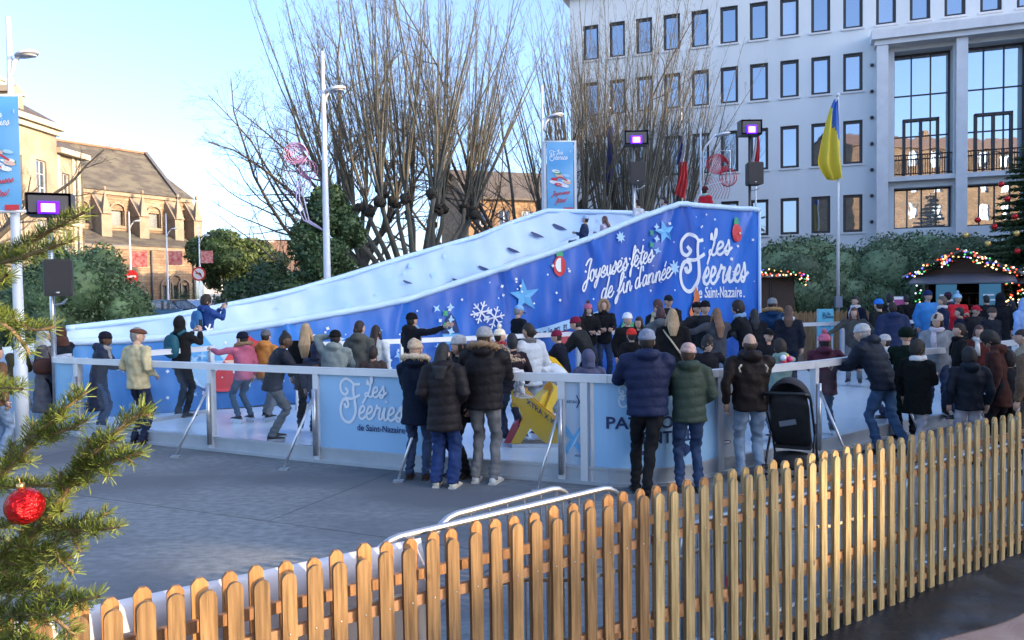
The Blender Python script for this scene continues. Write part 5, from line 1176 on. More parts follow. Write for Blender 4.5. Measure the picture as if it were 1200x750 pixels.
person(19,398,13.2,10,'person in olive brown jacket and white trousers behind the fir branch','mid',(.06,.05,.025),leg=(.55,.55,.55),lk='cloth',shoe=(.6,.6,.58),group=sp_,arms=('front','front'),hair=('short',DBR))
person(-6,404,10.6,30,'person in tan brown jacket cut off by the left edge','short',(.14,.075,.04),leg=LJEAN,group=sp_)
person(487,397,9.15,8,'woman in long navy coat with cream fur hood and brown boots','mid',(.010,.020,.045),fur=(.62,.52,.38),hat=('slouch',(.42,.33,.24)),leg=JEAN,shoe=BRN,arms=('front','pocket'),yaw=20,group=sp_,hair=('none',BLK),shoulder=.98)
person(519,402,8.75,10,'dark-haired woman in long black puffer with wide blue jeans and white trainers','mid',(.022,.018,.022),'puffer',1,leg=(.018,.04,.13),wide=.35,shoe=(.65,.62,.5),arms=('pocket','pocket'),hood='down',hair=('long',DK),yaw=15,group=sp_)
person(538,392,9.25,-130,'woman in grey beanie and sunglasses facing back between two dark coats','mid',DK,leg=BLK,hat=('beanie',(.36,.37,.38)),hair=('long',DBR),group=sp_)
person(568,382,9.0,14,'man in black parka with fur hood, grey beanie and grey jeans leaning on the rail','short',(.018,.015,.018),'puffer',1,leg=(.15,.155,.16),shoe=(.65,.65,.62),arms=('railo','rail'),fur=(.30,.20,.12),hat=('beanie',(.27,.28,.30)),shoulder=1.12,yaw=20,lean=5,group=sp_,hair=('short',DBR))
person(585,379,9.5,70,'small child in cream bobble hat and spotted coat sitting on the rail','short',(.55,.45,.32),'spot',hat=('pom',(.72,.66,.52)),leg=(.55,.55,.56),lk='cloth',sit=.0,H=1.12,kid=True,arms=('front','rail'),scarf=(.25,.02,.03),shoe=(.5,.45,.38),group=sp_,hair=('short',DBR))
person(758,385,8.38,6,'man in navy puffer jacket and grey beanie with black jeans','short',(.010,.018,.06),'puffer',1,leg=(.012,.013,.016),shoe=BLK,arms=('railo','rail'),hood='down',hat=('beanie',(.20,.23,.30)),shoulder=1.15,legs='cross',group=sp_)
person(806,401,8.45,0,'woman in green puffer jacket and pink beanie, long hair and blue jeans','short',(.035,.055,.040),'puffer',1,leg=(.03,.055,.12),hood='down',fur=None,hat=('beanie',(.50,.33,.29)),hair=('short',(.06,.03,.015)),arms=('rail','pocket'),shoe=(.1,.1,.1),group=sp_,shoulder=1.0,lean=4,tilt=6)
person(879,390,8.85,4,'balding man in dark brown jacket with cream shoulder flashes','short',(.022,.014,.013),'nylon',leg=(.22,.30,.40),hood='down',hair=('bald',(.05,.03,.02)),extra='flash',arms=('down','push'),shoulder=1.18,group=sp_,shoe=(.1,.1,.1))
person(1007,379,10.5,-40,'man in navy padded coat and white beanie, one ankle crossed, leaning on the rail','short',(.012,.022,.045),'puffer',1,leg=(.05,.10,.19),hat=('beanie',(.42,.42,.42)),arms=('rail','rail'),hood='down',lean=24,legs='cross',shoulder=1.18,shoe=(.04,.03,.03),group=sp_,yaw=-10,hair=('short',(.3,.3,.3)))
person(1075,399,9.8,66,'boy in black fleece and light grey trousers striding right','mid',(.011,.013,.013),'fur',leg=(.30,.30,.33),lk='cloth',legs='walk',arms=('down','front'),hair=('curly',(.015,.012,.010)),skin='m',yaw=22,shoe=(.05,.05,.05),group=sp_,scarf=(.55,.55,.55),shoulder=1.1)
person(1062,384,11.2,20,'person in dark green coat and big dark fur hood behind the boy in black fleece','long',(.008,.025,.017),'fur',hat=('fur',(.006,.02,.014)),hair=None,arms=('rail','rail'),group=sp_,leg=BLK)
person(1136,409,9.5,8,'child in navy hooded coat and pale trousers seen from behind','short',(.010,.018,.033),'puffer',0,leg=(.38,.38,.42),lk='cloth',hood='down',hair=('curly',(.012,.010,.010)),arms=('down','down'),shoulder=1.15,group=sp_)
person(1160,388,10.1,-55,'young man with thick dark hair bending his head down','mid',(.05,.018,.014),'cloth',leg=BLK,hair=('curly',(.012,.010,.009)),lean=10,nod=30,group=sp_,skin='m',hood='down')
person(1182,412,10,-15,'child in black jacket beside the brown fur coat','short',(.012,.014,.02),'cloth',leg=BLK,hair=('curly',(.02,.013,.01)),group=sp_)
person(1218,388,8.9,-12,'person in heavy brown fur coat at the right edge','long',(.13,.085,.055),'fur',leg=DK,hood='up',hair=None,group=sp_,shoulder=1.25)
person(1196,386,11.0,-70,'person in tan coat leaning on the rail at the right edge','short',(.38,.29,.20),'cloth',leg=DK,arms=('rail','rail'),hair=('short',DBR),group=sp_,lean=15)
# --- leaning from inside / close to the rails
person(336,386,10.85,66,'girl with a topknot in navy puffer bent over the rail','short',(.012,.018,.035),'puffer',1,leg=(.10,.11,.12),skin='d',hair=('bun',(.012,.010,.010)),arms=('outd','railo'),lean=17,z0=ICE,group=sk_,legs='skates',yaw=25)
person(358,379,11.6,-5,'long-haired blonde in a black coat behind the girl with the topknot','mid',BLK,hair=('vlong',BLOND),z0=ICE,group=sk_,leg=BLK,legs='skates')
person(371,402,11.3,0,'child in a slate blue hood','short',(.05,.06,.10),hood='up',hair=None,z0=ICE,group=sk_,legs='skates',kid=True)
person(393,386,11,8,'person in pale sage jacket with a hand on a black cap','short',(.20,.24,.23),'nylon',hat=('beanie',BLK),hood='down',arms=('head','rail'),z0=ICE,group=sk_,legs='skates',lean=8,leg=GREY,shoulder=1.1)
person(421,376,12,15,'woman in grey-green jacket with dark tied hair','short',(.08,.085,.075),hood='down',hair=('low',DBR),z0=ICE,group=sk_,legs='skates',yaw=20)
person(440,381,12.5,20,'woman with long dark hair in a white coat','mid',(.55,.60,.62),hair=('vlong',DBR),z0=ICE,group=sk_,legs='skates')
person(437,406,10.9,0,'small child with cropped dark hair just above the blue sign','short',(.05,.035,.03),hair=('short',DBR),skin='m',z0=ICE,group=sk_,legs='skates',kid=True)
person(482,366,13.2,48,'person in black hooded jacket and beanie pointing with an outstretched arm','short',(.012,.014,.02),hat=('beanie',BLK),hood='down',scarf=(.2,.3,.42),arms=('outd',(.50,.20,.10)),z0=ICE,group=sk_,glove=BLK,legs='skates')
person(284,389,12.6,-55,'child in pink jacket and navy beanie stretching out an arm','short',(.45,.12,.20),'nylon',hat=('beanie',(.012,.015,.04)),fur=(.25,.17,.1),leg=(.05,.09,.14),arms=((.2,.46,.02),'down'),scarf=(.02,.02,.04),z0=ICE,group=sk_,legs='skates',glove=(.12,.02,.08),yaw=-15,kid=True)
person(311,386,12.8,20,'person in orange jacket and grey cap with the back turned','short',(.55,.22,.05),'nylon',hood='down',hat=('beanie',(.10,.10,.11)),leg=GREY,z0=ICE,group=sk_,legs='skate',shoulder=1.1)
person(211,371,13.4,25,'person in dark hood and teal backpack taking a photo over the rail','short',(.015,.016,.018),hood='up',hair=None,pack=(.015,.09,.13),arms=('phone','phone'),leg=BLK,group=sk_,z0=ICE,phone='person with the teal backpack',shoulder=1.05)
person(241,346,15.6,40,'man in blue jacket with dark hair filming beside the slide','short',(.015,.05,.20),'nylon',hair=('curly',DBR),arms=('phone','phone'),pack=(.03,.13,.30),z0=.55,H=1.75,phone='man in the blue jacket',yaw=20,hood='down')
person(620,379,10.7,-38,'woman in white puffer jacket and grey scarf with dark hair on the ice','short',(.50,.55,.60),'puffer',1,scarf=(.12,.12,.125),hair=('low',DBR),leg=(.3,.36,.42),arms=('front','down'),z0=ICE,group=sk_,legs='skates',yaw=-15,nod=12,skin='t')
person(600,392,10.5,-20,'dark-haired child beside the woman in white','short',(.03,.02,.03),hair=('short',DK),z0=ICE,group=sk_,legs='skates',kid=True)
person(629,418,11.0,-65,'small child in white snowsuit bending over the yellow skating aid','short',(.60,.66,.72),'puffer',1,hat=None,hood='up',hair=None,leg=(.60,.66,.72),lk='nylon',lean=52,arms=('push','push'),z0=ICE,group=sk_,legs='skates',kid=True)
person(651,387,13.4,-70,'boy in burgundy beanie and navy jacket holding the far yellow skating aid','short',(.012,.016,.035),hat=('beanie',(.16,.012,.04)),arms=('push','push'),z0=ICE,group=sk_,legs='skates',lean=14,yaw=-15,kid=True)
person(672,371,13.8,-62,'adult in charcoal jacket and burgundy beanie bending behind the boy','short',(.035,.04,.042),hat=('beanie',(.17,.012,.04)),arms=('push','push'),z0=ICE,group=sk_,legs='skate',lean=24,yaw=-15,leg=DK)
person(689,411,9.75,-5,'child in slate purple hooded jacket just behind the narrow sponsor panel','short',(.075,.08,.14),'nylon',hood='up',hair=None,z0=ICE,group=sk_,legs='skates',lean=12,kid=True,shoulder=1.1)
person(740,385,13,-15,'child in bright red beanie and black jacket','short',BLK,hat=('beanie',(.65,.04,.03)),z0=ICE,group=sk_,legs='skates')
person(735,366,15,160,'child in a white animal-eared hat facing the camera','short',BLK,hat=('beanie',(.7,.7,.72)),z0=0,group=sk_)
person(749,371,14,-150,'woman in a pale hood and dark jacket turned to the left','short',DK,hair=('long',DBR),hood='down',z0=ICE,group=sk_,legs='skates')
person(771,352,15.6,-140,'woman with reddish curls and a pale scarf by the far barrier','short',DK,hair=('curly',(.05,.02,.018)),scarf=(.45,.38,.25),z0=ICE,group=sk_)
person(783,345,16.4,175,'young man in dark cap below the word Nazaire','short',DK,hair=('short',DK),hat=('cap',DK),z0=.25)
person(774,360,13.4,10,'person in grey jacket with a light blue hood','short',(.09,.10,.11),back=(.1,.3,.6),hood='down',scarf=(.10,.28,.60),hair=('short',(.05,.02,.025)),z0=ICE,group=sk_,legs='skates')
person(788,362,12.4,8,'blonde woman in black coat with a pale bag strap across the back','short',BLK,hair=('long',BLOND),extra='strap',leg=(.28,.31,.35),wide=.4,z0=ICE,group=sk_,legs='skates')
person(826,352,15,172,'woman in black beanie laughing with outstretched arms','short',(.02,.024,.03),hat=('beanie',BLK),hair=('short',DK),arms=('outd','out'),leg=(.12,.22,.36),z0=ICE,group=sk_,legs='skates')
person(816,353,15.6,150,'person in dark cap behind the laughing woman','short',DK,hat=('cap',BLK),z0=ICE,group=sk_)
person(840,361,14.2,-8,'girl with long wavy brown hair and grey jacket','short',(.05,.055,.065),hair=('vlong',(.17,.09,.05)),arms=('out','outd'),leg=(.2,.26,.33),z0=ICE,group=sk_,legs='skates')
person(864,353,14.4,-62,'young man with dark curls in black sweater and pale blue collar, arms low','short',(.012,.014,.018),hair=('curly',(.018,.012,.010)),scarf=(.18,.32,.52),arms=('push','push'),leg=(.03,.07,.2),z0=ICE,group=sk_,legs='skates',lean=12,yaw=-15)
person(884,362,15.4,10,'dark-haired woman seen from behind near the banner edge','short',DK,hair=('long',DK),z0=ICE,group=sk_)
person(829,395,10.7,172,'child with dark curly hair and black jacket facing the camera','short',(.012,.013,.018),hair=('curly',(.02,.014,.012)),arms=('outd','down'),z0=ICE,group=sk_,legs='skates',kid=True,skin='l')
person(900,384,11.8,165,'child in black cap and hood facing the camera','short',(.012,.014,.02),hat=('cap',BLK),hood='down',z0=ICE,group=sk_,legs='skates')
person(914,399,10.35,-10,'child in pale green jacket leaning over the rail by the pushchair','short',(.24,.34,.28),'nylon',hood='down',hair=('curly',(.025,.015,.01)),arms=('railo','rail'),z0=ICE,group=sk_,legs='skates',shoulder=1.1,kid=True)
person(966,386,10.9,12,'woman in burgundy coat and pink bobble beanie with one arm over the rail','mid',(.085,.016,.035),'nylon',hat=('pom',(.50,.13,.20),(.50,.13,.20)),scarf=BLK,hood='down',hair=('short',BLK),arms=('front','outd'),z0=ICE,group=sk_,legs='skates',leg=(.05,.08,.14),shoulder=1.18)
person(1037,392,11.8,-75,'child in pale beanie and white scarf behind the rail','short',(.32,.36,.36),hat=('beanie',(.45,.43,.42)),scarf=(.6,.6,.6),z0=ICE,group=sk_,legs='skates',kid=True)
person(905,349,15.6,12,'person in blue parka with tan fur hood and grey hat','mid',(.012,.06,.16),'nylon',fur=(.40,.25,.12),hat=('beanie',(.20,.21,.22)),z0=ICE,group=sk_,leg=NAVY,shoulder=1.15)
person(924,358,15.2,20,'long-haired skater in dark jacket with a white hood','short',(.02,.025,.04),hair=('long',(.10,.055,.035)),scarf=(.5,.55,.6),z0=ICE,group=sk_,leg=NAVY)
person(1001,360,16.4,-150,'woman in grey-brown jacket holding one arm down to the left','short',(.07,.068,.06),hair=('long',(.09,.04,.03)),arms=('outd','outd'),z0=ICE,group=sk_,leg=GREY,legs='skates')
person(1003,347,19.5,-110,'woman with a white scarf behind the far rail','short',NAVY,hair=('low',DK),scarf=(.6,.6,.6),z0=.2)
person(1098,367,12.2,-155,'woman in beige beanie and pale checked scarf','mid',(.24,.25,.26),hat=('slouch',(.42,.33,.27)),scarf=(.50,.45,.50),hair=('long',DBR),z0=ICE,group=sk_,legs='skates',yaw=20,nod=10)
person(1125,379,11.6,-70,'dark-haired woman in profile with a black scarf','mid',(.014,.014,.016),hair=('low',DBR),scarf=BLK,z0=ICE,group=sk_,legs='skates')
person(1147,381,12,-165,'woman with brown hair, white scarf and reddish coat','mid',(.09,.02,.018),hair=('long',(.07,.035,.025)),scarf=(.62,.60,.56),z0=ICE,group=sk_,legs='skates',yaw=15)
person(707,352,17.0,178,'spectator in black coat with a fur-trimmed hood behind the far barrier','short',(.012,.013,.018),hood='up',fur=(.34,.23,.14),hair=('short',DK),arms=('rail','rail'),z0=.2)
person(689,352,16.8,165,'spectator in pink beanie and black coat behind the far barrier','short',BLK,hat=('pom',(.45,.12,.18),(.1,.06,.05)),arms=('rail','rail'),hair=('long',DK),z0=.2)
person(607,357,17.2,60,'man in pale blue cap and dark coat behind the far barrier','short',(.012,.014,.022),hat=('cap',(.22,.42,.70)),nod=20,hair=('short',(.2,.2,.2)),arms=('rail','rail'))
# --- on the slide
person(687,252,20.1,-70,'child in navy sitting on the slide with knees up','short',(.012,.025,.07),'nylon',hat=('beanie',(.3,.42,.6)),sit=.05,H=1.45,leg=(.012,.025,.08),arms=('front','front'),lean=-8)
person(709,253,20.6,-60,'long-haired girl in pale lilac behind the child on the slide','short',(.42,.36,.44),hair=('vlong',(.10,.05,.045)),sit=.05,H=1.45,leg=GREY,arms=('front','front'))
person(748,234,22.3,-40,'fair boy in light grey top waiting at the top of the slide','short',(.42,.45,.50),hair=('short',DBR),H=1.55,leg=GREY)
person(779,231,22.6,-60,'girl with tied dark hair in a pale top at the head of the slide','short',(.38,.44,.52),hair=('low',DK),H=1.6,leg=GREY)
person(826,218,22.4,60,'attendant in red jacket, burgundy hat and mint scarf on the tower','short',(.55,.02,.03),hat=('beanie',(.09,.015,.02)),scarf=(.28,.48,.42),H=1.7,leg=DK,arms=('front','front'))
# --- by the stall
person(1087,340,19,170,'man in bright blue raincoat and navy beanie facing the camera','mid',(.05,.26,.62),'nylon',hat=('beanie',(.012,.025,.09)),leg=(.03,.05,.1),z0=.25,group=bgp,shoulder=1.1)
person(1105,347,18.2,-60,'grey-haired person in navy coat with a face mask','mid',(.012,.02,.05),hair=('short',(.12,.09,.07)),z0=.25,group=bgp,scarf=(.6,.6,.62))
person(1122,341,20.2,175,'person in red jacket and pale blue bobble hat at the stall','short',(.62,.02,.03),hat=('pom',(.35,.55,.70)),z0=.25,group=bgp,arms=('front','front'),shoulder=1.1)
person(1111,342,21.5,0,'person in plum beanie at the stall counter','short',(.03,.02,.05),hat=('beanie',(.05,.02,.05)),z0=.3,group=bgp)
person(1172,344,18,5,'tall person in long black hooded coat by the stall','long',(.012,.014,.02),hood='up',hair=None,z0=.25,group=bgp,shoulder=1.15,leg=BLK)
person(1199,350,17.2,-20,'person in pale blue hoodie with a yellow waistband','short',(.26,.40,.68),hood='up',hair=None,z0=.25,group=bgp,shoulder=1.1,leg=DK)
person(1143,357,17,170,'child in a red cap and sunglasses at the barrier','short',(.03,.03,.035),hat=('cap',(.5,.02,.04)),z0=ICE,group=bgp)
person(1162,360,16.2,165,'child in dark coat and brown hat at the barrier','mid',(.02,.025,.04),hat=('beanie',(.07,.05,.04)),z0=ICE,group=bgp)
person(1125,360,17,-60,'child with short dark hair beside the red-capped child','short',NAVY,hair=('short',DK),z0=ICE,group=bgp)
person(1046,354,15.8,8,'person in navy puffer coat seen from behind left of the stall','mid',(.012,.024,.075),'puffer',1,hood='down',hair=('short',DBR),z0=ICE,group=bgp,shoulder=1.15,leg=DK)
person(1030,350,17.4,-20,'child in bright blue beanie','short',(.015,.02,.02),hat=('beanie',(.03,.18,.60)),z0=ICE,group=bgp)
person(1043,344,18.6,30,'dark-clothed person behind the child in the blue beanie','short',BLK,hair=('short',DK),z0=.2,group=bgp)
person(1062,345,21,10,'person in black jacket by the spiky plants','short',BLK,hair=('short',DK),z0=.3,group=bgp)
person(1156,346,20.5,0,'person in dark coat ordering at the counter','mid',(.02,.02,.025),hair=('short',DK),z0=.3,group=bgp)
person(1186,352,20.5,-40,'person in black with dark hair at the right of the counter','short',BLK,hair=('long',DK),z0=.3,group=bgp)
# ================================================================ PICKET FENCE IN FRONT
def wood(name, c, c2, rnd=.22):
    m = mat(name, c, .68, c2=c2, ns=8, nd=9, st=(9,9,.45), objr=rnd, bs=38, bstr=.35, bd=.004)
    n = m.node_tree.nodes; L = m.node_tree.links; b = n['Principled BSDF']
    # knots: small dark spots with a shape of their own, plus per-picket offset of the grain
    oi = n.new('ShaderNodeObjectInfo'); tc = n.new('ShaderNodeTexCoord'); ad = n.new('ShaderNodeVectorMath'); ad.operation = 'ADD'; mu = n.new('ShaderNodeMath'); mu.operation = 'MULTIPLY'; mu.inputs[1].default_value = 37
    L.new(oi.outputs['Random'], mu.inputs[0]); L.new(tc.outputs['Object'], ad.inputs[0]); L.new(mu.outputs[0], ad.inputs[1])
    for mp in [x for x in n if x.bl_idname == 'ShaderNodeMapping']: L.new(ad.outputs[0], mp.inputs[0])
    v = n.new('ShaderNodeTexVoronoi'); v.inputs['Scale'].default_value = 7; mp2 = n.new('ShaderNodeMapping'); mp2.inputs['Scale'].default_value = (1,1,.55); L.new(ad.outputs[0], mp2.inputs[0]); L.new(mp2.outputs[0], v.inputs[0])
    r = n.new('ShaderNodeValToRGB'); r.color_ramp.elements[0].position = .04; r.color_ramp.elements[1].position = .10; r.color_ramp.elements[0].color = (.35,.25,.2,1); r.color_ramp.elements[1].color = (1,1,1,1); L.new(v.outputs['Distance'], r.inputs[0])
    mx = n.new('ShaderNodeMixRGB'); mx.blend_type = 'MULTIPLY'; mx.inputs[0].default_value = .8; L.new(b.inputs['Base Color'].links[0].from_socket, mx.inputs[1]); L.new(r.outputs[0], mx.inputs[2]); L.new(mx.outputs[0], b.inputs['Base Color'])
    return m
M_wf = wood('fence_wood', (.12,.068,.025), (.27,.165,.07)); M_wb = wood('fence_wood_orange', (.24,.115,.038), (.42,.22,.085), .15); M_wr = wood('rail_wood', (.26,.14,.07), (.36,.2,.1), .05)
FA = P(206, 707, 2.65); FB = P(1195, 492, 6.08); FA.z = FB.z = 0; FD = (FB-FA).normalized(); FANG = math.atan2(FD.y, FD.x)
PT = 0.107
def PX(i): return .098*i + .00033*i*abs(i)
def picket_mesh(round_top, wd=.058, th=.019, h=1.12):
    if round_top: pts = [(-wd/2, 0), (wd/2, 0)] + [(wd/2*math.cos(a), h-wd/2+wd/2*math.sin(a)) for a in np.linspace(0, math.pi, 11)]
    else: pts = [(-wd/2, 0), (wd/2, 0), (wd/2, h-.022), (wd/2-.008, h-.010), (wd/2-.018, h), (-wd/2+.018, h), (-wd/2+.008, h-.010), (-wd/2, h-.022)]
    return MB().prism(pts, lambda a, c, t: (a, t, c), th, 0)
M_wp = wood('fence_wood_pale', (.20,.145,.062), (.42,.33,.165)); M_wbp = wood('fence_wood_pale_back', (.24,.15,.055), (.43,.31,.14), .15)
def fence(label, off, round_top, n0, n1, zoff, m, rails, shift, seed, k=1.0):
    PX_ = PX
    def PXk(i): return PX_(i)*k
    org = FA + Vector((-FD.y, FD.x, 0))*off
    e = empty('picket_fence', org, label, 'fence', 'picket fences in front of the rink', FANG); rr = random.Random(seed)
    me0 = None
    for i in range(n0, n1):
        x = PXk(i) + shift + rr.uniform(-.006, .006)
        if me0 is None: o = picket_mesh(round_top).build('picket', m, e, local=True); me0 = o.data
        else: o = bpy.data.objects.new('picket', me0); COL.objects.link(o); o.parent = e
        o.location = (x, 0, zoff + rr.uniform(-.008, .008)); o.rotation_euler = (0, R(rr.uniform(-.45, .45)), R(rr.uniform(-2, 2)))
        o.scale = (rr.uniform(.95,1.05), 1, rr.uniform(.993,1.007))
    for z in rails:
        b = MB(); b.box((PXk(n0)-.02, .0215 if round_top else -.026, z-.022), (PXk(n1)-.05, .0465 if round_top else -.0015, z+.022)); b.build('rail', M_wr, e, local=True)
    b = MB()
    for i in range(n0, n1):
        for z in rails[:1]: b.ell((PXk(i)+shift, -.0015, z+.004), (.0035,.0025,.0035), 6, 4)
    b.build('screws', M_galv, e, local=True)
    return e
fence('nearer row of round-topped wooden pickets, brown section at left', 0, True, -14, 22, .04, M_wf, (.92,.52,.17), 0, 1)  # darker brown than the other fence sections
fence('nearer row of round-topped wooden pickets, long paler section at right', 0, True, 22, 68, .04, M_wp, (.92,.52,.17), 0, 11)
fence('farther row of chamfered pickets behind the round-topped row, orange section at left', .115, False, -14, 26, .045, M_wb, (1.0,.45,.16), .010, 2, 1.0404)
fence('farther row of chamfered pickets behind the round-topped row, paler section at right', .115, False, 26, 66, .045, M_wbp, (1.0,.45,.16), .010, 12, 1.0404)
# black ground sheet in front of the fence foot
M_sheet = mat('black_sheet', (.006,.009,.014), .38, c2=(.010,.014,.021), ns=3, bs=9, bstr=.5, bd=.02, c3=(.03,.034,.042), ns2=2.5)
b = MB(); vs = []; fs = []; nx, ny = 150, 16; FN = Vector((FD.y, -FD.x, 0))
for i in range(nx+1):
    t = 1.2 + 7.6*i/nx
    for j in range(ny+1):
        u = j/ny; o_ = -.12 + (.56+.06*math.sin(t*1.3)+.03*math.sin(t*4.1))*u
        z = .012 + .075*(1-u)**1.5 + (.028*abs(mnoise.noise(Vector((t*2.2, u*1.6, 1)))) + .022*max(0, math.sin(t*2.6+u*3.5)) * (math.sin(u*3.1)))*(1 if 0 < j < ny else .3)
        q = FA + FD*t + FN*o_; vs.append((q.x, q.y, z))
for i in range(nx):
    for j in range(ny): a = i*(ny+1)+j; fs.append((a, a+1, a+ny+2, a+ny+1))
b.add(vs, fs, True); tag(b.build('ground_sheet', M_sheet), 'black plastic ground sheet lying wrinkled along the foot of the fence', 'ground sheet')
# crowd-control barriers behind the fence
def crowd_barrier(p, q, label, feet=True):
    e = empty('crowd_barrier', (p+q)/2*Vector((1,1,0)) if False else Vector(((p.x+q.x)/2, (p.y+q.y)/2, 0)), label, 'barrier', 'steel crowd barriers behind the picket fence'); d = (q-p).normalized(); L = (q-p).length
    b = MB(); pts = [p+Vector((0,0,.12)), p+Vector((0,0,.92))]
    for a in np.linspace(0, math.pi/2, 6): pts.append(p + d*(.16-.16*math.cos(a)) + Vector((0,0,.94+.16*math.sin(a))))
    for a in np.linspace(math.pi/2, 0, 6): pts.append(q - d*(.16-.16*math.cos(a)) + Vector((0,0,.94+.16*math.sin(a))))
    pts += [q+Vector((0,0,.92)), q+Vector((0,0,.12))]; b.tube(pts, .017, 10); b.build('frame', M_galv, e)
    b = MB(); b.tube([p+Vector((0,0,.2)), q+Vector((0,0,.2))], .014, 8); b.build('lower_rail', M_galv, e)
    b = MB(); n = int(L/.115)
    for i in range(1, n): x = p+d*L*i/n; b.tube([x+Vector((0,0,.2)), x+Vector((0,0,1.095))], .0065, 6, caps=False)
    b.build('bars', M_galv, e)
    nr = Vector((-d.y, d.x, 0))
    for x in (p+d*.3, q-d*.3): b = MB(); b.tube([x-nr*.28+Vector((0,0,.02)), x-nr*.05+Vector((0,0,.12)), x+nr*.05+Vector((0,0,.12)), x+nr*.28+Vector((0,0,.02))], .014, 6); b.build('foot', M_galv, e)
    return e
BN = Vector((-FD.y, FD.x, 0))
p0 = P(431, 640, 3.38); p0.z = 0; p1 = P(730, 580, 4.38); p1.z = 0; crowd_barrier(p0, p1, 'steel crowd barrier with its rounded end showing above the pickets, nearer one')
p2 = P(505, 618, 3.72); p2.z = 0; p3 = P(672, 590, 4.28)+Vector((0,.12,0)); p3.z = 0; crowd_barrier(p2, p3, 'second steel crowd barrier just behind the nearer one, shorter end showing')
for i, (a, c) in enumerate(((2.75,5.0),(5.1,7.3))):
    p_ = FA+FD*a+BN*.26; q_ = FA+FD*c+BN*.27; e = crowd_barrier(p_, q_, ['steel crowd barrier hidden behind the middle pickets', 'steel crowd barrier hidden behind the right-hand pickets'][i]); e.scale = (1,1,.78)
p_ = FA+FD*-1.0+BN*.30; q_ = FA+FD*1.12+BN*.30; e = crowd_barrier(p_, q_, 'steel crowd barrier draped with the white sheet'); e.scale = (1,1,.92)
# white sheet over the barrier at the left
b = MB(); vs = []; fs = []; 
for i in range(61):
    t = -.9+2.0*i/60
    for j, (o_, z) in enumerate(((.345,.35),(.34,.65),(.33,.98),(.325,1.06),(.30,1.085),(.275,1.06),(.265,.98),(.255,.65),(.25,.30))):
        w_ = .012*math.sin(t*9+j)+.008*math.sin(t*21+j*2); q = FA+FD*t+BN*(o_+w_*(1 if j != 4 else 0)); vs.append((q.x,q.y,z))
for i in range(60):
    for j in range(8): a = i*9+j; fs.append((a, a+1, a+10, a+9))
b.add(vs, fs, True); tag(b.build('white_sheet', mat('white_cloth', (.62,.64,.72), .8, c2=(.7,.7,.75), ns=3)), 'white sheet hung over a barrier behind the left pickets', 'sheet')
# cable hose along the fence
b = MB(); pts = []
for i in range(160):
    t = -.3+7.0*i/159; q = FA+FD*t+BN*(.17+.012*math.sin(t*5)); pts.append((q.x, q.y, .86+.03*math.sin(t*2.2)+.012*math.sin(t*9) - .22*min(1,max(0,(t-1)/3))))
b.tube(pts, .011, 7); tag(b.build('light_hose', mat('hose', (.62,.6,.5), .4)), 'pale light hose strung along the inside of the picket fence', 'light hose')
b = MB(); q = FA+FD*3.1+BN*.2; b.box((q.x-.03,q.y-.03,.02),(q.x+.03,q.y+.03,.86)); o = b.build('barrier_post', mat('grey_post',(.22,.23,.24),.6)); tag(o, 'square grey post with a red band behind the middle of the fence', 'post')
b = MB(); b.box((q.x-.033,q.y-.033,.42),(q.x+.033,q.y+.033,.50)); b.build('red_band', mat('red_band', (.5,.02,.02), .5), o)
# ================================================================ FOREGROUND FIR BRANCHES
M_need = leafmat('fir_needle', (.10,.15,.03), (.17,.21,.045), .42, .35); M_twig = mat('fir_twig', (.20,.13,.06), .85, c2=(.28,.2,.1), ns=30, bs=80, bstr=.5)
ft = empty('fir_tree', (-2.35, 1.75, 0), 'nordmann fir whose branches with a red bauble reach in at the left, nearest plant', 'christmas tree')
nv = []; tb = MB(); rng = np.random.default_rng(12)
def shoot(pts, r, dens=1.0, nl=.024):
    pts = [Vector(p) for p in pts]; tb.tube(pts, [r*(1-.5*i/len(pts)) for i in range(len(pts))], 6, caps=False)
    for a, c in zip(pts[:-1], pts[1:]):
        L = (c-a).length; d = (c-a).normalized(); u = d.orthogonal().normalized(); v_ = d.cross(u); n = int(L*2100*dens)+1
        for i in range(n):
            p = a+(c-a)*rng.random(); an = rng.uniform(0, 6.283); rad = u*math.cos(an)+v_*math.sin(an); 
            if rad.z < -.5 and rng.random() < .6: rad.z = -rad.z*.3; rad.normalize()
            dd = (rad*rng.uniform(.75,1.0)+d*rng.uniform(.35,.9)+Vector((0,0,.15))).normalized(); l = nl*rng.uniform(.7,1.15); w_ = dd.cross(Vector(rng.normal(size=3))).normalized()*.0011; p = p+rad*r
            nv.extend([p-w_*.7, p+w_*.7, p+dd*l*.8+w_, p+dd*l-w_*.2])
def limb(pl, depth, side=1.0, r=.006, sidelen=.13, step=.05, seed=0, nl=.024):
    """main branch through photo pixels at the given depths, with side shoots in its own drooping plane"""
    ps = [P(x, y, d_) for (x, y), d_ in zip(pl, depth)]; q = crom([tuple(p) for p in ps], 5); q = [Vector(p) for p in q]; shoot(q, r, nl=nl)
    tot = sum((c-a).length for a, c in zip(q[:-1], q[1:])); acc = 0; nxt = .04; sg = 1; run = 0
    for a, c in zip(q[:-1], q[1:]):
        L = (c-a).length; d = (c-a).normalized()
        while nxt < acc+L:
            p = a+(c-a)*((nxt-acc)/L); frac = nxt/tot; l = sidelen*(1.12-frac)*rng.uniform(.6,1.2); pr = d.cross(Vector((rng.normal()*.25, -1+rng.normal()*.35, .55))).normalized()*sg
            dd = (d*.8+pr*.75).normalized(); e_ = p+dd*l*.55; e2 = e_+(dd+d*.35+Vector((0,0,-.06))).normalized()*l*.45
            if l > .02: shoot([p, e_, e2], r*.5, nl=nl*.92)
            sg = -sg; nxt += step*rng.uniform(.7,1.2)
        acc += L
limb([(-140,330),(-60,318),(20,292),(62,268),(98,249)], [1.9,1.8,1.65,1.6,1.55], sidelen=.06, step=.07)
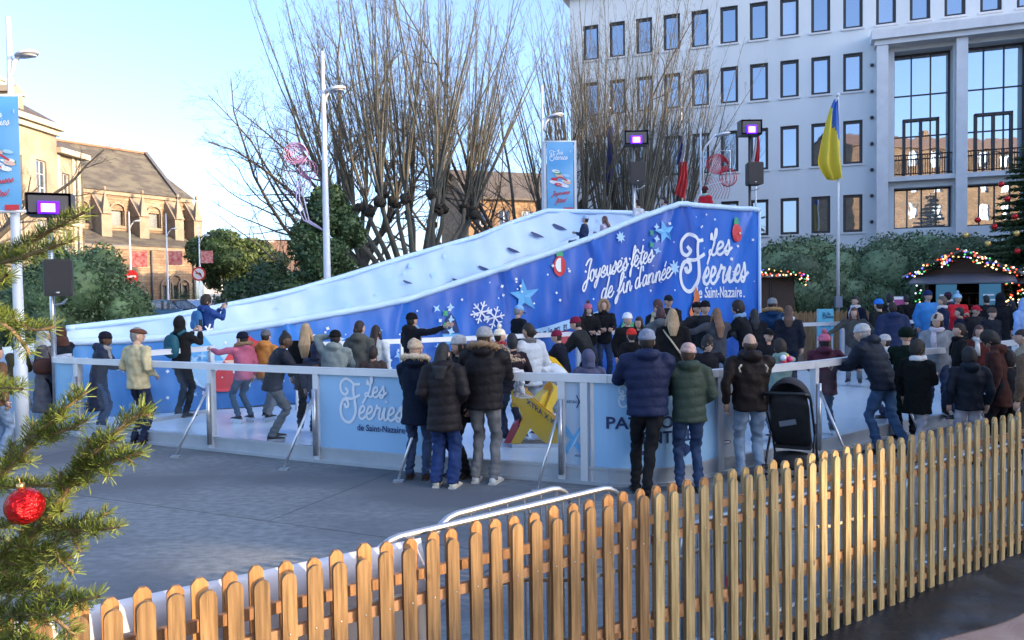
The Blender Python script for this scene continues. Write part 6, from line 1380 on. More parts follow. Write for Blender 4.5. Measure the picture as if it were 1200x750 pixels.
limb([(-140,350),(-40,320),(30,300),(84,282)], [1.8,1.7,1.6,1.55], sidelen=.05, step=.07)
limb([(-160,330),(-60,330),(-5,330),(8,322)], [1.9,1.8,1.6,1.55], sidelen=.08)
limb([(-150,380),(-60,372),(5,372),(35,386),(64,383)], [1.8,1.7,1.55,1.5,1.5], sidelen=.09, step=.045)
limb([(-150,400),(-50,395),(0,380),(28,404),(34,416)], [1.7,1.6,1.5,1.5,1.5], sidelen=.07, step=.05)
limb([(-150,480),(-60,470),(-10,455),(26,456)], [1.7,1.6,1.5,1.45], sidelen=.08, step=.05)
limb([(-170,640),(-70,600),(0,558),(45,510),(72,482),(101,459)], [1.8,1.7,1.6,1.55,1.5,1.5], sidelen=.14, step=.05)
limb([(40,512),(75,505),(103,492)], [1.55,1.52,1.5], sidelen=.04, step=.05, r=.004)
limb([(-190,760),(-90,720),(0,665),(50,612),(88,560),(120,520),(172,478)], [1.9,1.75,1.65,1.55,1.5,1.45,1.45], sidelen=.17, step=.045, r=.009)
limb([(88,560),(118,545),(166,530)], [1.5,1.45,1.42], sidelen=.07, step=.035, r=.005)
limb([(88,560),(100,528),(106,512)], [1.5,1.46,1.45], sidelen=.05, step=.04, r=.004)
limb([(50,612),(90,622),(139,618)], [1.55,1.5,1.45], sidelen=.10, step=.03, r=.005)
limb([(20,640),(60,650),(86,672)], [1.55,1.5,1.48], sidelen=.09, step=.03, r=.005)
limb([(-120,690),(-20,682),(40,690),(80,705),(116,699)], [1.7,1.6,1.5,1.45,1.42], sidelen=.12, step=.035, r=.006)
limb([(-120,730),(0,722),(55,722),(88,745)], [1.6,1.5,1.42,1.4], sidelen=.12, step=.035, r=.006)
limb([(-120,600),(-20,575),(30,570),(80,568)], [1.8,1.65,1.6,1.55], sidelen=.06, step=.05)
limb([(-120,640),(-30,625),(10,615),(22,610)], [1.6,1.5,1.45,1.42], sidelen=.06, step=.04)
limb([(-160,790),(-60,770),(20,755),(70,765)], [1.6,1.5,1.4,1.35], sidelen=.14, step=.035)
limb([(-120,620),(-40,640),(10,660),(50,655)], [1.65,1.6,1.55,1.5], sidelen=.10, step=.035)
for zz in (.5,.8,1.1,1.4,1.7,2.0,2.3,2.6,2.9):
    for k in range(7):
        a = rng.uniform(R(70), R(300)); Lb = (3.5-zz)*.36; c0 = Vector((-2.35,1.75,zz)); q = [c0, c0+Vector((math.cos(a),math.sin(a),.1))*Lb*.5, c0+Vector((math.cos(a),math.sin(a),-.05))*Lb]
        if q[-1].x > -1.9: continue
        shoot(q, .009, .25, .03)
        for s_ in range(1, 6):
            p = q[0].lerp(q[-1], .25+.13*s_); sd = Vector((-math.sin(a), math.cos(a), 0))
            for g in (-1, 1): shoot([p, p+(sd*g+Vector((math.cos(a),math.sin(a),0))*.8)*.16], .004, .35, .028)
off = ft.location; arr = np.array([tuple(p-off) for p in nv]); mesh_quads('needles', arr, M_need, ft)
tb.build('branches', M_twig, ft); b = MB(); b.tube([(-2.35,1.75,0),(-2.35,1.75,3.6)], [.07,.012], 10); b.build('trunk', M_bark, ft)
M_ball = mat('glitter_red', (.50,.008,.012), .14, .75, bs=45, bstr=1, bd=.02)
c_ = P(29, 593, 1.42); b = MB(); b.ell(c_, .034, 32, 20); b.c = 1; b.tube([c_+Vector((-.006,0,.032)), c_+Vector((-.007,0,.043))], .007, 10); b.tube([c_+Vector((-.007,0,.043)), c_+Vector((-.01,.0,.055))], .0012, 5)
tag(b.build('bauble', [M_ball, mat('gold_cap', (.7,.5,.2), .25, .9)]), 'shiny red glitter bauble hanging in the near fir branch', 'bauble')
# ================================================================ POLES, LAMPS, BANNERS, LOUDSPEAKERS
M_pole = mat('pole_white', (.55,.60,.66), .38, c2=(.5,.55,.61), ns=2)
def street_lamp(px, Y, ytop, armx, army, label, r=.085, lean=0.):
    g = P(px, 345, Y); top = P(px, ytop, Y).z; e = empty('street_lamp', (g.x, g.y, 0), label, 'street lamp'); k = Y/900
    b = MB(); b.tube([(0,0,0),(0,0,1.2),(0,0,1.25),(lean*.5,0,top*.5),(lean,0,top)], [r*1.25,r*1.25,r,r*.85,r*.45], 14); b.build('pole', M_pole, e, local=True)
    ax = (armx-px)*k; az = P(armx, army, Y).z; b = MB(); b.tube([(0,0,az-abs(ax)*.9-.15),(ax*.25,0,az-abs(ax)*.5),(ax*.7,0,az)], .035, 8); b.build('arm', M_pole, e, local=True)
    b = MB(); s_ = 1 if ax > 0 else -1; b.ell((ax, 0, az-.02), (.26*min(1,Y/17),.2*min(1,Y/17),.085*min(1,Y/17)), 20, 10, Matrix.Rotation(-s_*.2, 3, 'Y'), 0, lambda x, y, z: (x, y, max(z, -.25))); b.c = 1; b.ell((ax+.02*s_,0,az-.04), (.19*min(1,Y/17),.14*min(1,Y/17),.022), 14, 6); b.build('lamp_head', [M_pole, mat('lamp_lens', (.5,.5,.5), .2)], e, local=True)
    return e, g
street_lamp(21, 11.5, 20, 41, 62, 'tall lamp post at the left edge carrying the blue poster', .075)
street_lamp(384, 20, 60, 399, 104, 'tall white lamp post standing in front of the evergreen tree', .10)
street_lamp(638, 24.5, 100, 654, 135, 'lamp post with the upright banner behind the slide', .07)
street_lamp(822, 26, 150, 848, 157, 'lamp post with the red and white wire ornament', .06)
for i, (x, Y, yt, ax, ay) in enumerate(((154,52,248,163,259),(197,58,250,206,268),(235,66,265,244,276),(260,70,274,269,281))):
    e, g = street_lamp(x, Y, yt, ax, ay, ['small lamp post with red banner before the church, nearest', 'small lamp post with red banner by the arched church window', 'small lamp post with red banner right of the church corner', 'small lamp post with red banner before the umbrella pine'][i], .085); e['group'] = 'small lamp posts with red banners'
    z = P(x, 292, Y).z; b = MB()
    for s_ in (0, 1): b.box((.12, -.01+.002*s_, z-1.2-.0+.65*s_*2-1.3*0), (1.15, .012, z-.15+.65*s_*2-.3*s_)) if s_ == 0 else None
    b.build('banner', mat('red_banner', (.5,.05,.05), .7, c2=(.6,.35,.33), ns=4), e, local=True)
def poster(px0, px1, py0, py1, Y, label, rz=0.):
    a = P(px0, (py0+py1)/2, Y); c = P(px1, (py0+py1)/2, Y); z1 = P((px0+px1)/2, py0, Y).z; z0 = P((px0+px1)/2, py1, Y).z; W = (c-a).length; H = z1-z0
    e = empty('poster_banner', ((a.x+c.x)/2, Y, z0), label, 'banner', None, rz)
    def pt(x, z, h): return Vector((x, -.012-h-.03*math.sin(z/H*3.1)*math.sin((x/W+.5)*3.1)*1.0, z))
    b = MB(); vs = [pt(-W/2+W*i/8, H*j/14, 0) for j in range(15) for i in range(9)]; b.add(vs, [(j*9+i, j*9+i+1, (j+1)*9+i+1, (j+1)*9+i) for j in range(14) for i in range(8)], True); b.build('cloth', mat('poster_blue', (.10,.36,.68), .5, c2=(.24,.52,.78), ns=.9, nd=1), e, local=True)
    b = MB(); b.tube([(-W/2-.05,0,H),(W/2+.05,0,H)], .022, 8); b.tube([(-W/2-.05,0,0),(W/2+.05,0,0)], .022, 8); b.build('rods', M_white, e, local=True)
    ink = Ink(pt, .004); u = W*.115; ink.logo(-W*.40, H*.74, u, W*.02, 0)
    ink.poly([(W*.40+.02*W*math.cos(q), H*.86+.02*H*math.sin(q)) for q in np.linspace(0,6.283,13)[:-1]], 6)
    rg = np.random.default_rng(3)
    for _ in range(14):                                           # a winter picture in plain shapes
        x, z, r_ = rg.uniform(-.3,.3)*W, rg.uniform(.36,.62)*H, rg.uniform(.06,.15)*W; ink.poly([(x+r_*1.3*math.cos(q+.4), z+r_*.6*math.sin(q)) for q in np.linspace(0,6.283,9)[:-1]], [0,6,0,4,7,3,0][_ % 7])
    ink.stroke([(-W*.2,H*.46),(0,H*.49),(W*.25,H*.44)], W*.05, mi=4)
    ink.script('Joyeuses', -W*.32, H*.24, W*.085, W*.018, .25, .12, 4, 1.15); ink.script('fêtes!', -W*.18, H*.13, W*.085, W*.018, .25, .12, 4, 1.1)
    ink.poly([(W*.1,H*.01),(W*.46,H*.01),(W*.46,H*.055),(W*.1,H*.055)], 4); ink.b.build('print', INKS, e, local=True); return e
poster(-22, 24, 112, 248, 11.4, 'large blue festival poster on the lamp post at the left edge')
poster(641, 672, 166, 248, 24.4, 'tall blue festival banner in a white frame behind the slide')
b = MB(); a = P(641,205,24.45); c = P(672,205,24.45); z1 = P(656,165,24.45).z; z0 = P(656,249,24.45).z
for x in (a.x-.06, c.x+.06): b.box((x-.04, 24.42, z0-1.5), (x+.04, 24.5, z1))
b.box((a.x-.02,24.42,z1-.08),(c.x+.02,24.5,z1)); tag(b.build('banner_frame', M_white), 'white frame holding the tall blue banner', 'frame')
# loudspeakers and floodlights on masts
M_uv = mat('uv_light', (.1,.02,.5), .3, em=((.08,.0,1.0), .8)); M_uvc = mat('uv_core', (.6,.4,.9), .3, em=((.35,.12,1.0), 2.6)); M_house = mat('lamp_housing', (.10,.09,.085), .5)
def mast(px, Y, ytop, lx, ly, lw_, lh, sx, sy, label, face=0, z0=0., grey=False, sw=.42, sh=.62):
    g = P(px, 345, Y); k = Y/900; e = empty('light_mast', (g.x, g.y, z0), label, 'mast'); zt_ = P(px, ytop, Y).z-z0
    b = MB(); b.tube([(0,0,0),(0,0,zt_)], .04, 10); b.build('pole', M_galv if grey else M_dark, e, local=True)
    c = P(lx, ly, Y); x, z = c.x-g.x, c.z-z0; W, Hh = lw_*k, lh*k; le_ = empty('floodlight', (g.x+x, Y-.12, c.z-Hh/2), 'purple floodlight on the ' + label, 'floodlight', None, R(face))
    b = MB(); b.add([(-W/2,.25,0),(W/2,.25,0),(W/2,.25,Hh),(-W/2,.25,Hh),(-W/2,-.16,Hh*.04),(W/2,-.16,Hh*.04),(W/2,-.16,Hh*.96),(-W/2,-.16,Hh*.96)], [(0,1,2,3),(0,4,5,1),(1,5,6,2),(2,6,7,3),(3,7,4,0)])
    b.add([(-W/2+.04,-.14,Hh*.04+.04),(W/2-.04,-.14,Hh*.04+.04),(W/2-.04,-.14,Hh*.96-.04),(-W/2+.04,-.14,Hh*.96-.04)], [(0,1,2,3)])
    b.build('housing', M_house, le_, local=True)
    b = MB(); b.box((-W*.15,-.175,Hh*.16),(W*.15,-.145,Hh*.50)); b.build('lamp_glass', M_uvc, le_, local=True)
    b = MB()
    fr_ = MB(); fr_.box((-W*.23,-.172,Hh*.08),(W*.23,-.142,Hh*.10)); fr_.box((-W*.23,-.17,Hh*.10),(-W*.152,-.142,Hh*.51)); fr_.box((W*.152,-.17,Hh*.10),(W*.23,-.142,Hh*.51)); fr_.box((-W*.23,-.169,Hh*.511),(W*.23,-.143,Hh*.60)); fr_.build('reflector', M_uv, le_, local=True)
    c = P(sx, sy, Y); sp = empty('loudspeaker', (c.x, Y-.16, c.z-sh/2), 'black loudspeaker on the ' + label, 'loudspeaker', None, R(face))
    b = MB(); b.loft([[(x_*s_*sw/2, y_, z_*sh) for x_, y_ in ((-1,-.17),(-.9,-.2),(.9,-.2),(1,-.17),(.8,.17),(.5,.22),(-.5,.22),(-.8,.17))] for z_, s_ in ((0,.88),(.04,1),(.96,1),(1,.88))], False); b.build('cabinet', M_black, sp, local=True)
    b = MB(); b.box((-sw*.42,-.212,sh*.06),(sw*.42,-.201,sh*.93)); b.build('grille', mat('grille', (.035,.035,.038), .4, .5, bs=200, bstr=.6), sp, local=True)
    b = MB(); b.ell((0,-.214,sh*.10),(.03,.004,.012),10,5); b.build('badge', M_alu, sp, local=True)
    b = MB(); b.bar((0,.02,c.z-z0-.1),(c.x-g.x,-.02,c.z-z0-.1),.04,.05); b.tube([(0,0,c.z-z0-.45),(.2,-.05,c.z-z0-.42),(.3,-.1,c.z-z0-.34)],.018,6); b.build('bracket', M_galv, e, local=True)
mast(61, 12.8, 228, 64, 241, 46, 27, 77, 326, 'mast left of the church with a half-lit floodlight', 20, 0, True, .42, .60)
mast(744, 22.6, 152, 744, 163, 27, 17, 745, 204, 'mast behind the top of the slide', 0, 0, True, .48, .62)
mast(879, 21.9, 140, 877.5, 151, 24, 18, 881, 205, 'mast at the right end of the slide', 0, 0, False, .46, .62)
# wire ornaments on lamp posts
def ornament(px, py, Y, W, H, label, red=True):
    c = P(px, py, Y); e = empty('wire_ornament', (c.x, Y, c.z), label, 'ornament'); mr_ = mat('red_wire', (.45,.02,.04), .5) if red else mat('pink_wire', (.45,.22,.35), .5); b = MB(); fr = MB()
    if red: fr.tube([(-W/2,0,-H*.25),(-W/2,0,H/2),(W/2,0,H/2),(W/2,0,-H*.1),(-W/2,0,-H*.25)], .022, 6); fr.build('frame', M_white, e, local=True)
    for k in range(9):
        r_ = W*(.46-.04*k); b.tube([(r_*.9*math.cos(a)+.03*k, .01*k-.05, H*.22+r_*.8*math.sin(a)) for a in np.linspace(0, 5.2+.2*k, 20)], .012, 5)
    for k in range(6): b.tube([(W*.42+W*.33*math.cos(a)*math.cos(k*.5), W*.33*math.cos(a)*math.sin(k*.5), -H*.06+W*.33*math.sin(a)) for a in np.linspace(0, 6.283, 18)], .010, 5)
    for k in range(8): b.tube([(-W*.45+W*.12*k, 0, -H*.5), (-W*.2+W*.10*k, .02, -H*.3), (-W*.45+W*.11*k, 0, -H*.05)], .009, 4)
    b.build('wires', mr_, e, local=True); return e
ornament(840, 205, 25.9, .9, 1.6, 'red and white wire ornament hung on the lamp post at the head of the slide')
o = ornament(347, 195, 20.1, .75, 1.5, 'faint pink wire ornament left of the tall white lamp post', False)
b = MB(); c = P(384,270,20)
for k in range(3): b.tube([P(384,273,20)+Vector((0,.02*k,0)), P(362-3*k,258,20), P(355-4*k,228+6*k,20), P(352-2*k,212,20)], .018, 6)
tag(b.build('ornament_stem', mat('pale_wire', (.45,.4,.55), .5)), 'curved pale stem of wires joined to the tall lamp post', 'ornament')
# flags
def flagpole(px, Y, y0_, yt, label, r=.055):
    g = P(px, 345, Y); e = empty('flagpole', (g.x, g.y, 0), label, 'flagpole'); b = MB(); b.tube([(0,0,0),(0,0,P(px,yt,Y).z)], [r*1.3, r*.6], 12); b.ell((0,0,P(px,yt,Y).z+.05), .07, 10, 8); b.build('pole', M_white, e, local=True); return e
def flag(px, Y, yt, yb, cols, W, label, seed):
    c = P(px, yt, Y); H = c.z-P(px, yb, Y).z; e = empty('flag', (c.x, Y-.1, c.z-H), label, 'flag')
    n = len(cols)
    for k, cl_ in enumerate(cols):
        b = MB(); vs = []; N = 10; M_ = 16; x0_, x1_ = W*k/n, W*(k+1)/n
        for j in range(M_+1):
            v_ = j/M_
            for i in range(N+1):
                u_ = (x0_+(x1_-x0_)*i/N)/W; wx = (u_-.5)*W*(.22+.30*v_*(1-.35*v_))*(1); z = H*(1-v_) - .0; y = .09*math.sin(u_*17+v_*2+seed)*(.4+.6*v_); vs.append((wx-.12*W*v_+ .05*W*math.sin(v_*4), y, z - .25*abs(u_-.2)*v_*W))
        b.add(vs, [(j*(N+1)+i, j*(N+1)+i+1, (j+1)*(N+1)+i+1, (j+1)*(N+1)+i) for j in range(M_) for i in range(N)], True); b.build('cloth', cl_, e, local=True)
    return e
flagpole(982, 27.5, 355, 113, 'white flagpole with the blue and yellow flag')
def flag2(px, Y, yt, ym, yb, c1, c2, label):
    c = P(px, yt, Y); z1 = c.z; zm = P(px, ym, Y).z; z0 = P(px, yb, Y).z; e = empty('flag', (c.x, Y-.05, z0), label, 'flag')
    for k, m_ in enumerate((c1, c2)):
        b = MB(); vs = []; M_ = 18; N = 12
        for j in range(M_+1):
            v_ = j/M_; z = z1-(z1-z0)*v_
            for i in range(N+1):
                u_ = i/N; wid = .10+.62*(v_**.8)*(1 if v_ < .8 else 1-(v_-.8)*2.2); x = -.04-wid*1.45*u_+.16*v_; split = (.62-.95*v_)       # the blue upper band hangs nearest the pole
                y = .10*math.sin(u_*14+v_*3)*(.3+v_); vs.append((x, y, z-z0+.05*math.sin(u_*9)))
        q = []
        for j in range(M_):
            for i in range(N):
                blue = (j+.5)/M_ < .50 and (i+.5)/N < 1.05-(j+.5)/M_*1.9
                if blue == (k == 0): q.append((j*(N+1)+i, j*(N+1)+i+1, (j+1)*(N+1)+i+1, (j+1)*(N+1)+i))
        b.add(vs, q, True); b.build('cloth', m_, e, local=True)
flag2(983, 27.45, 118, 160, 211, mat('flag_blue', (.02,.12,.45), .6), mat('flag_yellow', (.62,.50,.03), .6), 'limp blue and yellow flag hanging on the white flagpole')
for x, lab in ((800, 'flagpole behind the slide with the tricolour'), (716, 'flagpole among the pollard branches'), (886, 'flagpole behind the right mast')): flagpole(x, 33, 345, 128 if x != 886 else 150, 'white ' + lab, .05)
flag(800, 32.8, 190, 228, [mat('flag_red', (.55,.02,.03), .6)], 1.1, 'red part of the limp tricolour flag behind the slide', 1); flag(799, 32.9, 160, 192, [mat('flag_navy', (.03,.05,.25), .6), mat('flag_white', (.6,.62,.66), .6)], .8, 'blue and white part of the limp tricolour flag', 2)
flag(715, 32.8, 148, 212, [mat('flag_eu', (.015,.04,.28), .6)], .9, 'limp dark blue flag among the pollard branches', 3); flag(886, 32.8, 155, 195, [mat('flag_white', (.6,.62,.66), .6), mat('flag_red', (.55,.02,.03), .6)], .8, 'limp white flag with a red mark behind the right mast', 4)
b = MB(); g = P(982,352,27.3); b.box((g.x-.12,27.2,g.z-.25),(g.x+.12,27.34,g.z+.15)); o = b.build('junction_box', mat('grey_box', (.25,.3,.4), .5)); tag(o, 'small grey box strapped to the foot of the flagpole', 'box')
# road signs
def road_sign(px, py, Y, r, kind, label):
    g = P(px, py, Y); e = empty('road_sign', (g.x, Y, 0), label, 'road sign'); b = MB(); b.tube([(0,.03,0),(0,.03,g.z+r*.8)], .035, 8); b.build('post', M_galv, e, local=True)
    def disc(rr, y, m, n_='disc', par=e): b = MB(); b.prism([(rr*math.cos(a), rr*math.sin(a)) for a in np.linspace(0, 2*math.pi, 25)[:-1]], lambda a, c, t: (a, t, g.z+c), y, y-.01); return b.build(n_, m, par, local=True)
    mr_ = mat('sign_red', (.55,.02,.02), .5); mw = mat('sign_white', (.7,.7,.7), .5)
    d0 = disc(r, -.02, mr_)
    if kind == 'no_entry': b = MB(); b.box((-r*.7,-.036,g.z-r*.16),(r*.7,-.032,g.z+r*.16)); b.build('bar', mw, d0, local=True)
    else:
        disc(r*.78, -.032, mw, 'face', d0); b = MB(); b.bar((r*.5,-.045,g.z-r*.5),(-r*.5,-.045,g.z+r*.5),.006,r*.14,up=(0,0,1)); b.build('bar', mr_, d0, local=True)
        b = MB(); b.bar((r*.35,-.043,g.z-r*.25),(r*.2,-.043,g.z+r*.1),.004,r*.2); b.bar((r*.2,-.043,g.z+r*.1),(-r*.4,-.043,g.z+r*.1),.004,r*.2); b.build('arrow', M_dark, d0, local=True)
road_sign(154.5, 324, 50, .42, 'no_entry', 'round red no-entry sign below the church wall')
road_sign(233, 321, 60, .55, 'turn', 'round no-left-turn sign at the church corner')
road_sign(299, 322, 70, .5, 'turn', 'round red-rimmed sign left of the dark evergreen')
b = MB(); g = P(154,345,49.9); b.box((g.x-.55,49.7,0),(g.x-.15,49.9,2.2)); b.box((g.x+.15,49.7,0),(g.x+.5,49.9,1.9)); tag(b.build('street_panel', M_white), 'white street panels below the no-entry sign', 'panel')
# ================================================================ CARS
def make_car(px, Y, rz, paint, label, first=None):
    g = P(px, 345, Y); e = empty('parked_car', (g.x, g.y, .72), label, 'car', 'cars parked beyond the bushes', R(rz))
    def prof(z): pass
    body = MB(); L_, W_ = 4.2, 1.74
    out = [(-2.1,.35),(-2.08,.75),(-1.95,.92),(-1.2,.98),(1.75,.98),(2.02,.9),(2.1,.6),(2.08,.35)]
    rg = []
    for t, s_ in ((-W_/2,.93),(-W_/2+.12,1.0),(W_/2-.12,1.0),(W_/2,.93)): rg.append([(x*(.985 if s_ < 1 else 1), t, .35+(z-.35)*(s_)) for x, z in out])
    body.loft(rg, False); cab = [(-1.05,.97),(-.45,1.42),(1.15,1.46),(1.8,.97)]
    body.loft([[(x*(.9 if abs(t) > .7 else 1), t*(1 if z < 1 else .86), z) for x, z in cab] for t in (-W_/2+.06, -W_/2+.12, W_/2-.12, W_/2-.06)], False)
    body.build('body', paint, e, local=True)
    gl = MB(); 
    for sy in (-1, 1): gl.add([(-.82,sy*(W_/2-.045),1.0),(1.52,sy*(W_/2-.045),1.0),(1.0,sy*(W_/2-.135),1.38),(-.40,sy*(W_/2-.135),1.38)], [(0,1,2,3) if sy < 0 else (3,2,1,0)])
    gl.add([(-1.03,-.68,1.0),(-1.03,.68,1.0),(-.5,.6,1.39),(-.5,-.6,1.39)],[(3,2,1,0)]); gl.add([(1.79,-.68,1.0),(1.79,.68,1.0),(1.2,.6,1.40),(1.2,-.6,1.40)],[(0,1,2,3)])
    gl.build('windows', G_win, e, local=True)
    for x in (-1.3, 1.32):
        for sy in (-1, 1):
            w_ = MB(); w_.loft([[(x+.31*r_*math.cos(a), sy*(W_/2-.18*(1-i)) + sy*.01, .31+.31*r_*math.sin(a)) for a in np.linspace(0, 6.283, 17)[:-1]] for i, r_ in ((0,1),(.95,1),(1,.9))]); ww_ = w_.build('wheel', M_black, e, local=True)
            h_ = MB(); h_.loft([[(x+r_*math.cos(a), sy*(W_/2+.012+.008*i), .31+r_*math.sin(a)) for a in np.linspace(0, 6.283, 13)[:-1]] for i, r_ in ((0,.2),(1,.18))]); h_.build('rim', M_alu, ww_, local=True)
    for sy in (-1, 1):
        b = MB(); b.ell((-2.04, sy*.62, .72), (.07,.2,.09), 10, 6); b.build('headlight', mat('headlight', (.7,.7,.72), .15), e, local=True)
        b = MB(); b.ell((2.05, sy*.68, .78), (.05,.13,.1), 10, 6); b.build('tail_light', mat('tail_light', (.4,.01,.01), .25), e, local=True)
    for s_ in (-1, 1): b = MB(); b.box((s_*2.11-.015,-.26,.5),(s_*2.11+.015,.26,.61)); b.build('number_plate', M_white, e, local=True)
    return e
cp = [mat('paint_'+n_, c_, .25, .2 if n_ != 'white' else 0, coat=.6) for n_, c_ in (('blue',(.10,.25,.42)),('grey',(.07,.08,.09)),('white',(.62,.63,.64)),('black',(.02,.02,.022)),('silver',(.3,.32,.34)),('red',(.35,.03,.03)))]
for i, (x, Y, rz, k, lab) in enumerate(((163,36.5,62,0,'pale blue hatchback, leftmost of the parked cars'),(187,38,68,1,'dark grey hatchback beside the pale blue one'),(228,47,70,2,'white car behind the man with the blue jacket'),(212,52,10,3,'black car in front of the church corner'),(245,45,64,4,'silver car left of the white estate'),(258,47,66,2,'white estate car in the middle of the row'),(272,50,66,1,'dark grey car at the right end of the row'),(247,58,5,2,'white car in the row behind, right of the church'),(288,62,5,5,'dark red car far off below the umbrella pine'),(268,60,5,4,'silver car in the row behind, below the pine'))):
    make_car(x, Y, rz, cp[k], lab)
# ================================================================ STALLS ON THE RIGHT
M_dwood = mat('dark_stained_wood', (.035,.022,.016), .6, c2=(.055,.035,.026), ns=6, st=(1,1,6), bs=20, bstr=.3); M_mroof = mat('grey_metal_roof', (.22,.24,.27), .4, .3, c2=(.28,.3,.33), ns=2)
LC = [mat('bulb_'+n_, c_, .3, em=(c_, s_)) for n_, c_, s_ in (('red',(1,.08,.04),.55),('warm',(1,.62,.25),.8),('blue',(.10,.12,1),.9),('green',(.1,.8,.25),.25),('white',(.8,.85,1),.5))]
M_gar = leafmat('garland', (.02,.04,.015), (.04,.07,.02))
def garland(e, pts, n, seed, r=.16):
    rg = random.Random(seed); P_ = []; N_ = []; sb = [MB() for _ in LC]
    for i in range(n*16):
        k = rg.random()*(len(pts)-1); i0 = min(int(k), len(pts)-2); p = Vector(pts[i0]).lerp(Vector(pts[i0+1]), k-i0); v_ = Vector((rg.gauss(0,1), rg.gauss(0,1), rg.gauss(0,1))).normalized(); P_.append(tuple(p+v_*r*rg.random())); N_.append(tuple(v_))
        if i < n: sb[rg.choice((0,0,1,1,1,2,3,4,0))].ell(p+v_*r*.8+Vector((0,-.08,0)), .026, 8, 6)
    mesh_quads('garland', leaves_mesh(np.array(P_), np.array(N_), .05, .4), M_gar, e)
    for s_, m_ in zip(sb, LC):
        if s_.v: s_.build('fairy_lights', m_, e, local=True)
def stall(px0, px1, apx, apy, eavey, Y, depth, label, seed, dark=False, rz=-33):
    a = P(px0, eavey, Y); c = P(px1, eavey, Y); W = (c.x-a.x)/1.12; ze_ = a.z*.5+c.z*.5; za = P(apx, apy, Y).z; e = empty('market_stall', ((a.x+c.x)/2, Y, 0), label, 'market stall', 'wooden market stalls', R(rz)); h = W/2; zc_ = 1.45
    b = MB()
    b.box((-h+.35,0,0),(h-.35,.08,zc_)); b.box((-h+.35,depth,0),(h-.35,depth+.08,ze_)); b.box((-h+.35,.081,0),(-h+.43,depth-.001,ze_)); b.box((h-.43,.081,0),(h-.35,depth-.001,ze_))
    for x in (-h+.36, h-.48): b.box((x,-.01,zc_),(x+.12,.07,ze_-.01))
    b.prism([(-h+.2, ze_), (h-.2, ze_), (0, za-.12)], lambda p, q, t: (p, t, q), .12, .02); b.build('cabin', M_dwood, e, local=True)
    b = MB(); b.box((-h+.3,-.35,zc_),(h-.3,.1,zc_+.06)); b.build('counter', mat('counter', (.3,.25,.2), .6), e, local=True)
    for s_ in (-1, 1):
        b = MB(); n_ = 3
        b.add([(0,-.45,za),(s_*(h+.25),-.45,ze_-.08),(s_*(h+.25),depth+.3,ze_-.08),(0,depth+.3,za),(0,-.45,za+.07),(s_*(h+.25),-.45,ze_-.01),(s_*(h+.25),depth+.3,ze_-.01),(0,depth+.3,za+.07)], [(0,1,2,3),(4,7,6,5),(0,4,5,1),(1,5,6,2),(2,6,7,3),(3,7,4,0)]); b.build('roof', M_mroof, e, local=True)
    b = MB(); b.add([(-h+.1,-.1,ze_-.02),(h-.1,-.1,ze_-.02),(h+.0,-1.0,ze_-.28),(-h,-1.0,ze_-.28),(-h+.1,-.1,ze_+.03),(h-.1,-.1,ze_+.03),(h+.0,-1.0,ze_-.23),(-h,-1.0,ze_-.23)], [(0,1,2,3),(4,7,6,5),(0,4,5,1),(1,5,6,2),(2,6,7,3),(3,7,4,0)]); b.build('awning_shutter', mat('shutter_edge', (.10,.12,.15), .5), e, local=True)
    b = MB(); b.box((-h+.5,depth-.5,2.0),(h-.5,depth-.2,2.04)); b.box((-h+.5,depth-.5,1.6),(h-.5,depth-.2,1.64)); b.build('shelf', mat('shelf', (.35,.3,.2), .6), e, local=True)
    for i, x in enumerate((-h+.75, h-.95)): b = MB(); b.box((x,-1.03,ze_-.95),(x+.55,-1.0,ze_-.3)); o = b.build('menu_board', mat('teal_board', (.10,.30,.36), .5), e, local=True); k_ = MB(); k_.box((x+.1,-1.04,ze_-.8),(x+.45,-1.031,ze_-.75)); k_.box((x+.1,-1.04,ze_-.65),(x+.38,-1.031,ze_-.6)); k_.build('menu_lines', M_ink, o, local=True)
    rg = random.Random(seed)
    for i in range(14): x = -h+.6+(2*h-1.3)*i/14; b = MB(); b.tube([(x,depth-.35,1.64),(x,depth-.35,1.64+.12+.1*rg.random()),(x,depth-.35,1.93)], [.04,.04,.015], 8); b.build('bottle', mat('bottle_%d' % (i % 3), [(.05,.12,.05),(.25,.1,.03),(.4,.35,.25)][i % 3], .2), e, local=True)
    garland(e, [(-h,-.5,ze_+.02),(0,-.5,za-.05),(h,-.5,ze_+.02)], 90, seed, .15); garland(e, [(-h+.2,-.06,ze_-.2),(-h+.2,-.06,.9)], 26, seed+1, .12); garland(e, [(h-.2,-.06,ze_-.2),(h-.2,-.06,.9)], 26, seed+2, .12)
    garland(e, [(-h*.55,-.1,ze_+.25),(0,-.1,ze_+.75),(h*.55,-.1,ze_+.25)], 34, seed+3, .2)
stall(1069, 1188, 1129, 295, 322, 24, 3.2, 'dark wooden market stall with fairy lights and an open counter', 5)
stall(1192, 1300, 1246, 292, 322, 25.2, 3.2, 'next market stall cut off by the right edge', 15)
a = P(878,345,25.2); c = P(931,345,25.2); ze_ = P(905,325,25.2).z; e = empty('wooden_hut', ((a.x+c.x)/2, 25.2, 0), 'dark brown closed hut with a lit garland, right of the slide banner', 'hut'); h = (c.x-a.x)/2
b = MB(); b.box((-h,0,0),(h,2.4,ze_)); b.build('cabin', M_dwood, e, local=True); b = MB(); b.box((-h-.15,-.3,ze_+.002),(h+.2,2.6,ze_+.1)); b.build('roof', M_mroof, e, local=True)
b = MB(); 
for x in (-h*.1, 0): b.box((x,-.03,.1),(x+.04,-.002,ze_-.15))
b.build('door_trim', M_black, e, local=True); garland(e, [(-h-.1,-.35,ze_+.12),(0,-.35,ze_+.16),(h+.2,-.35,ze_-.02),(h+.25,-.1,ze_-.15)], 64, 21, .16)
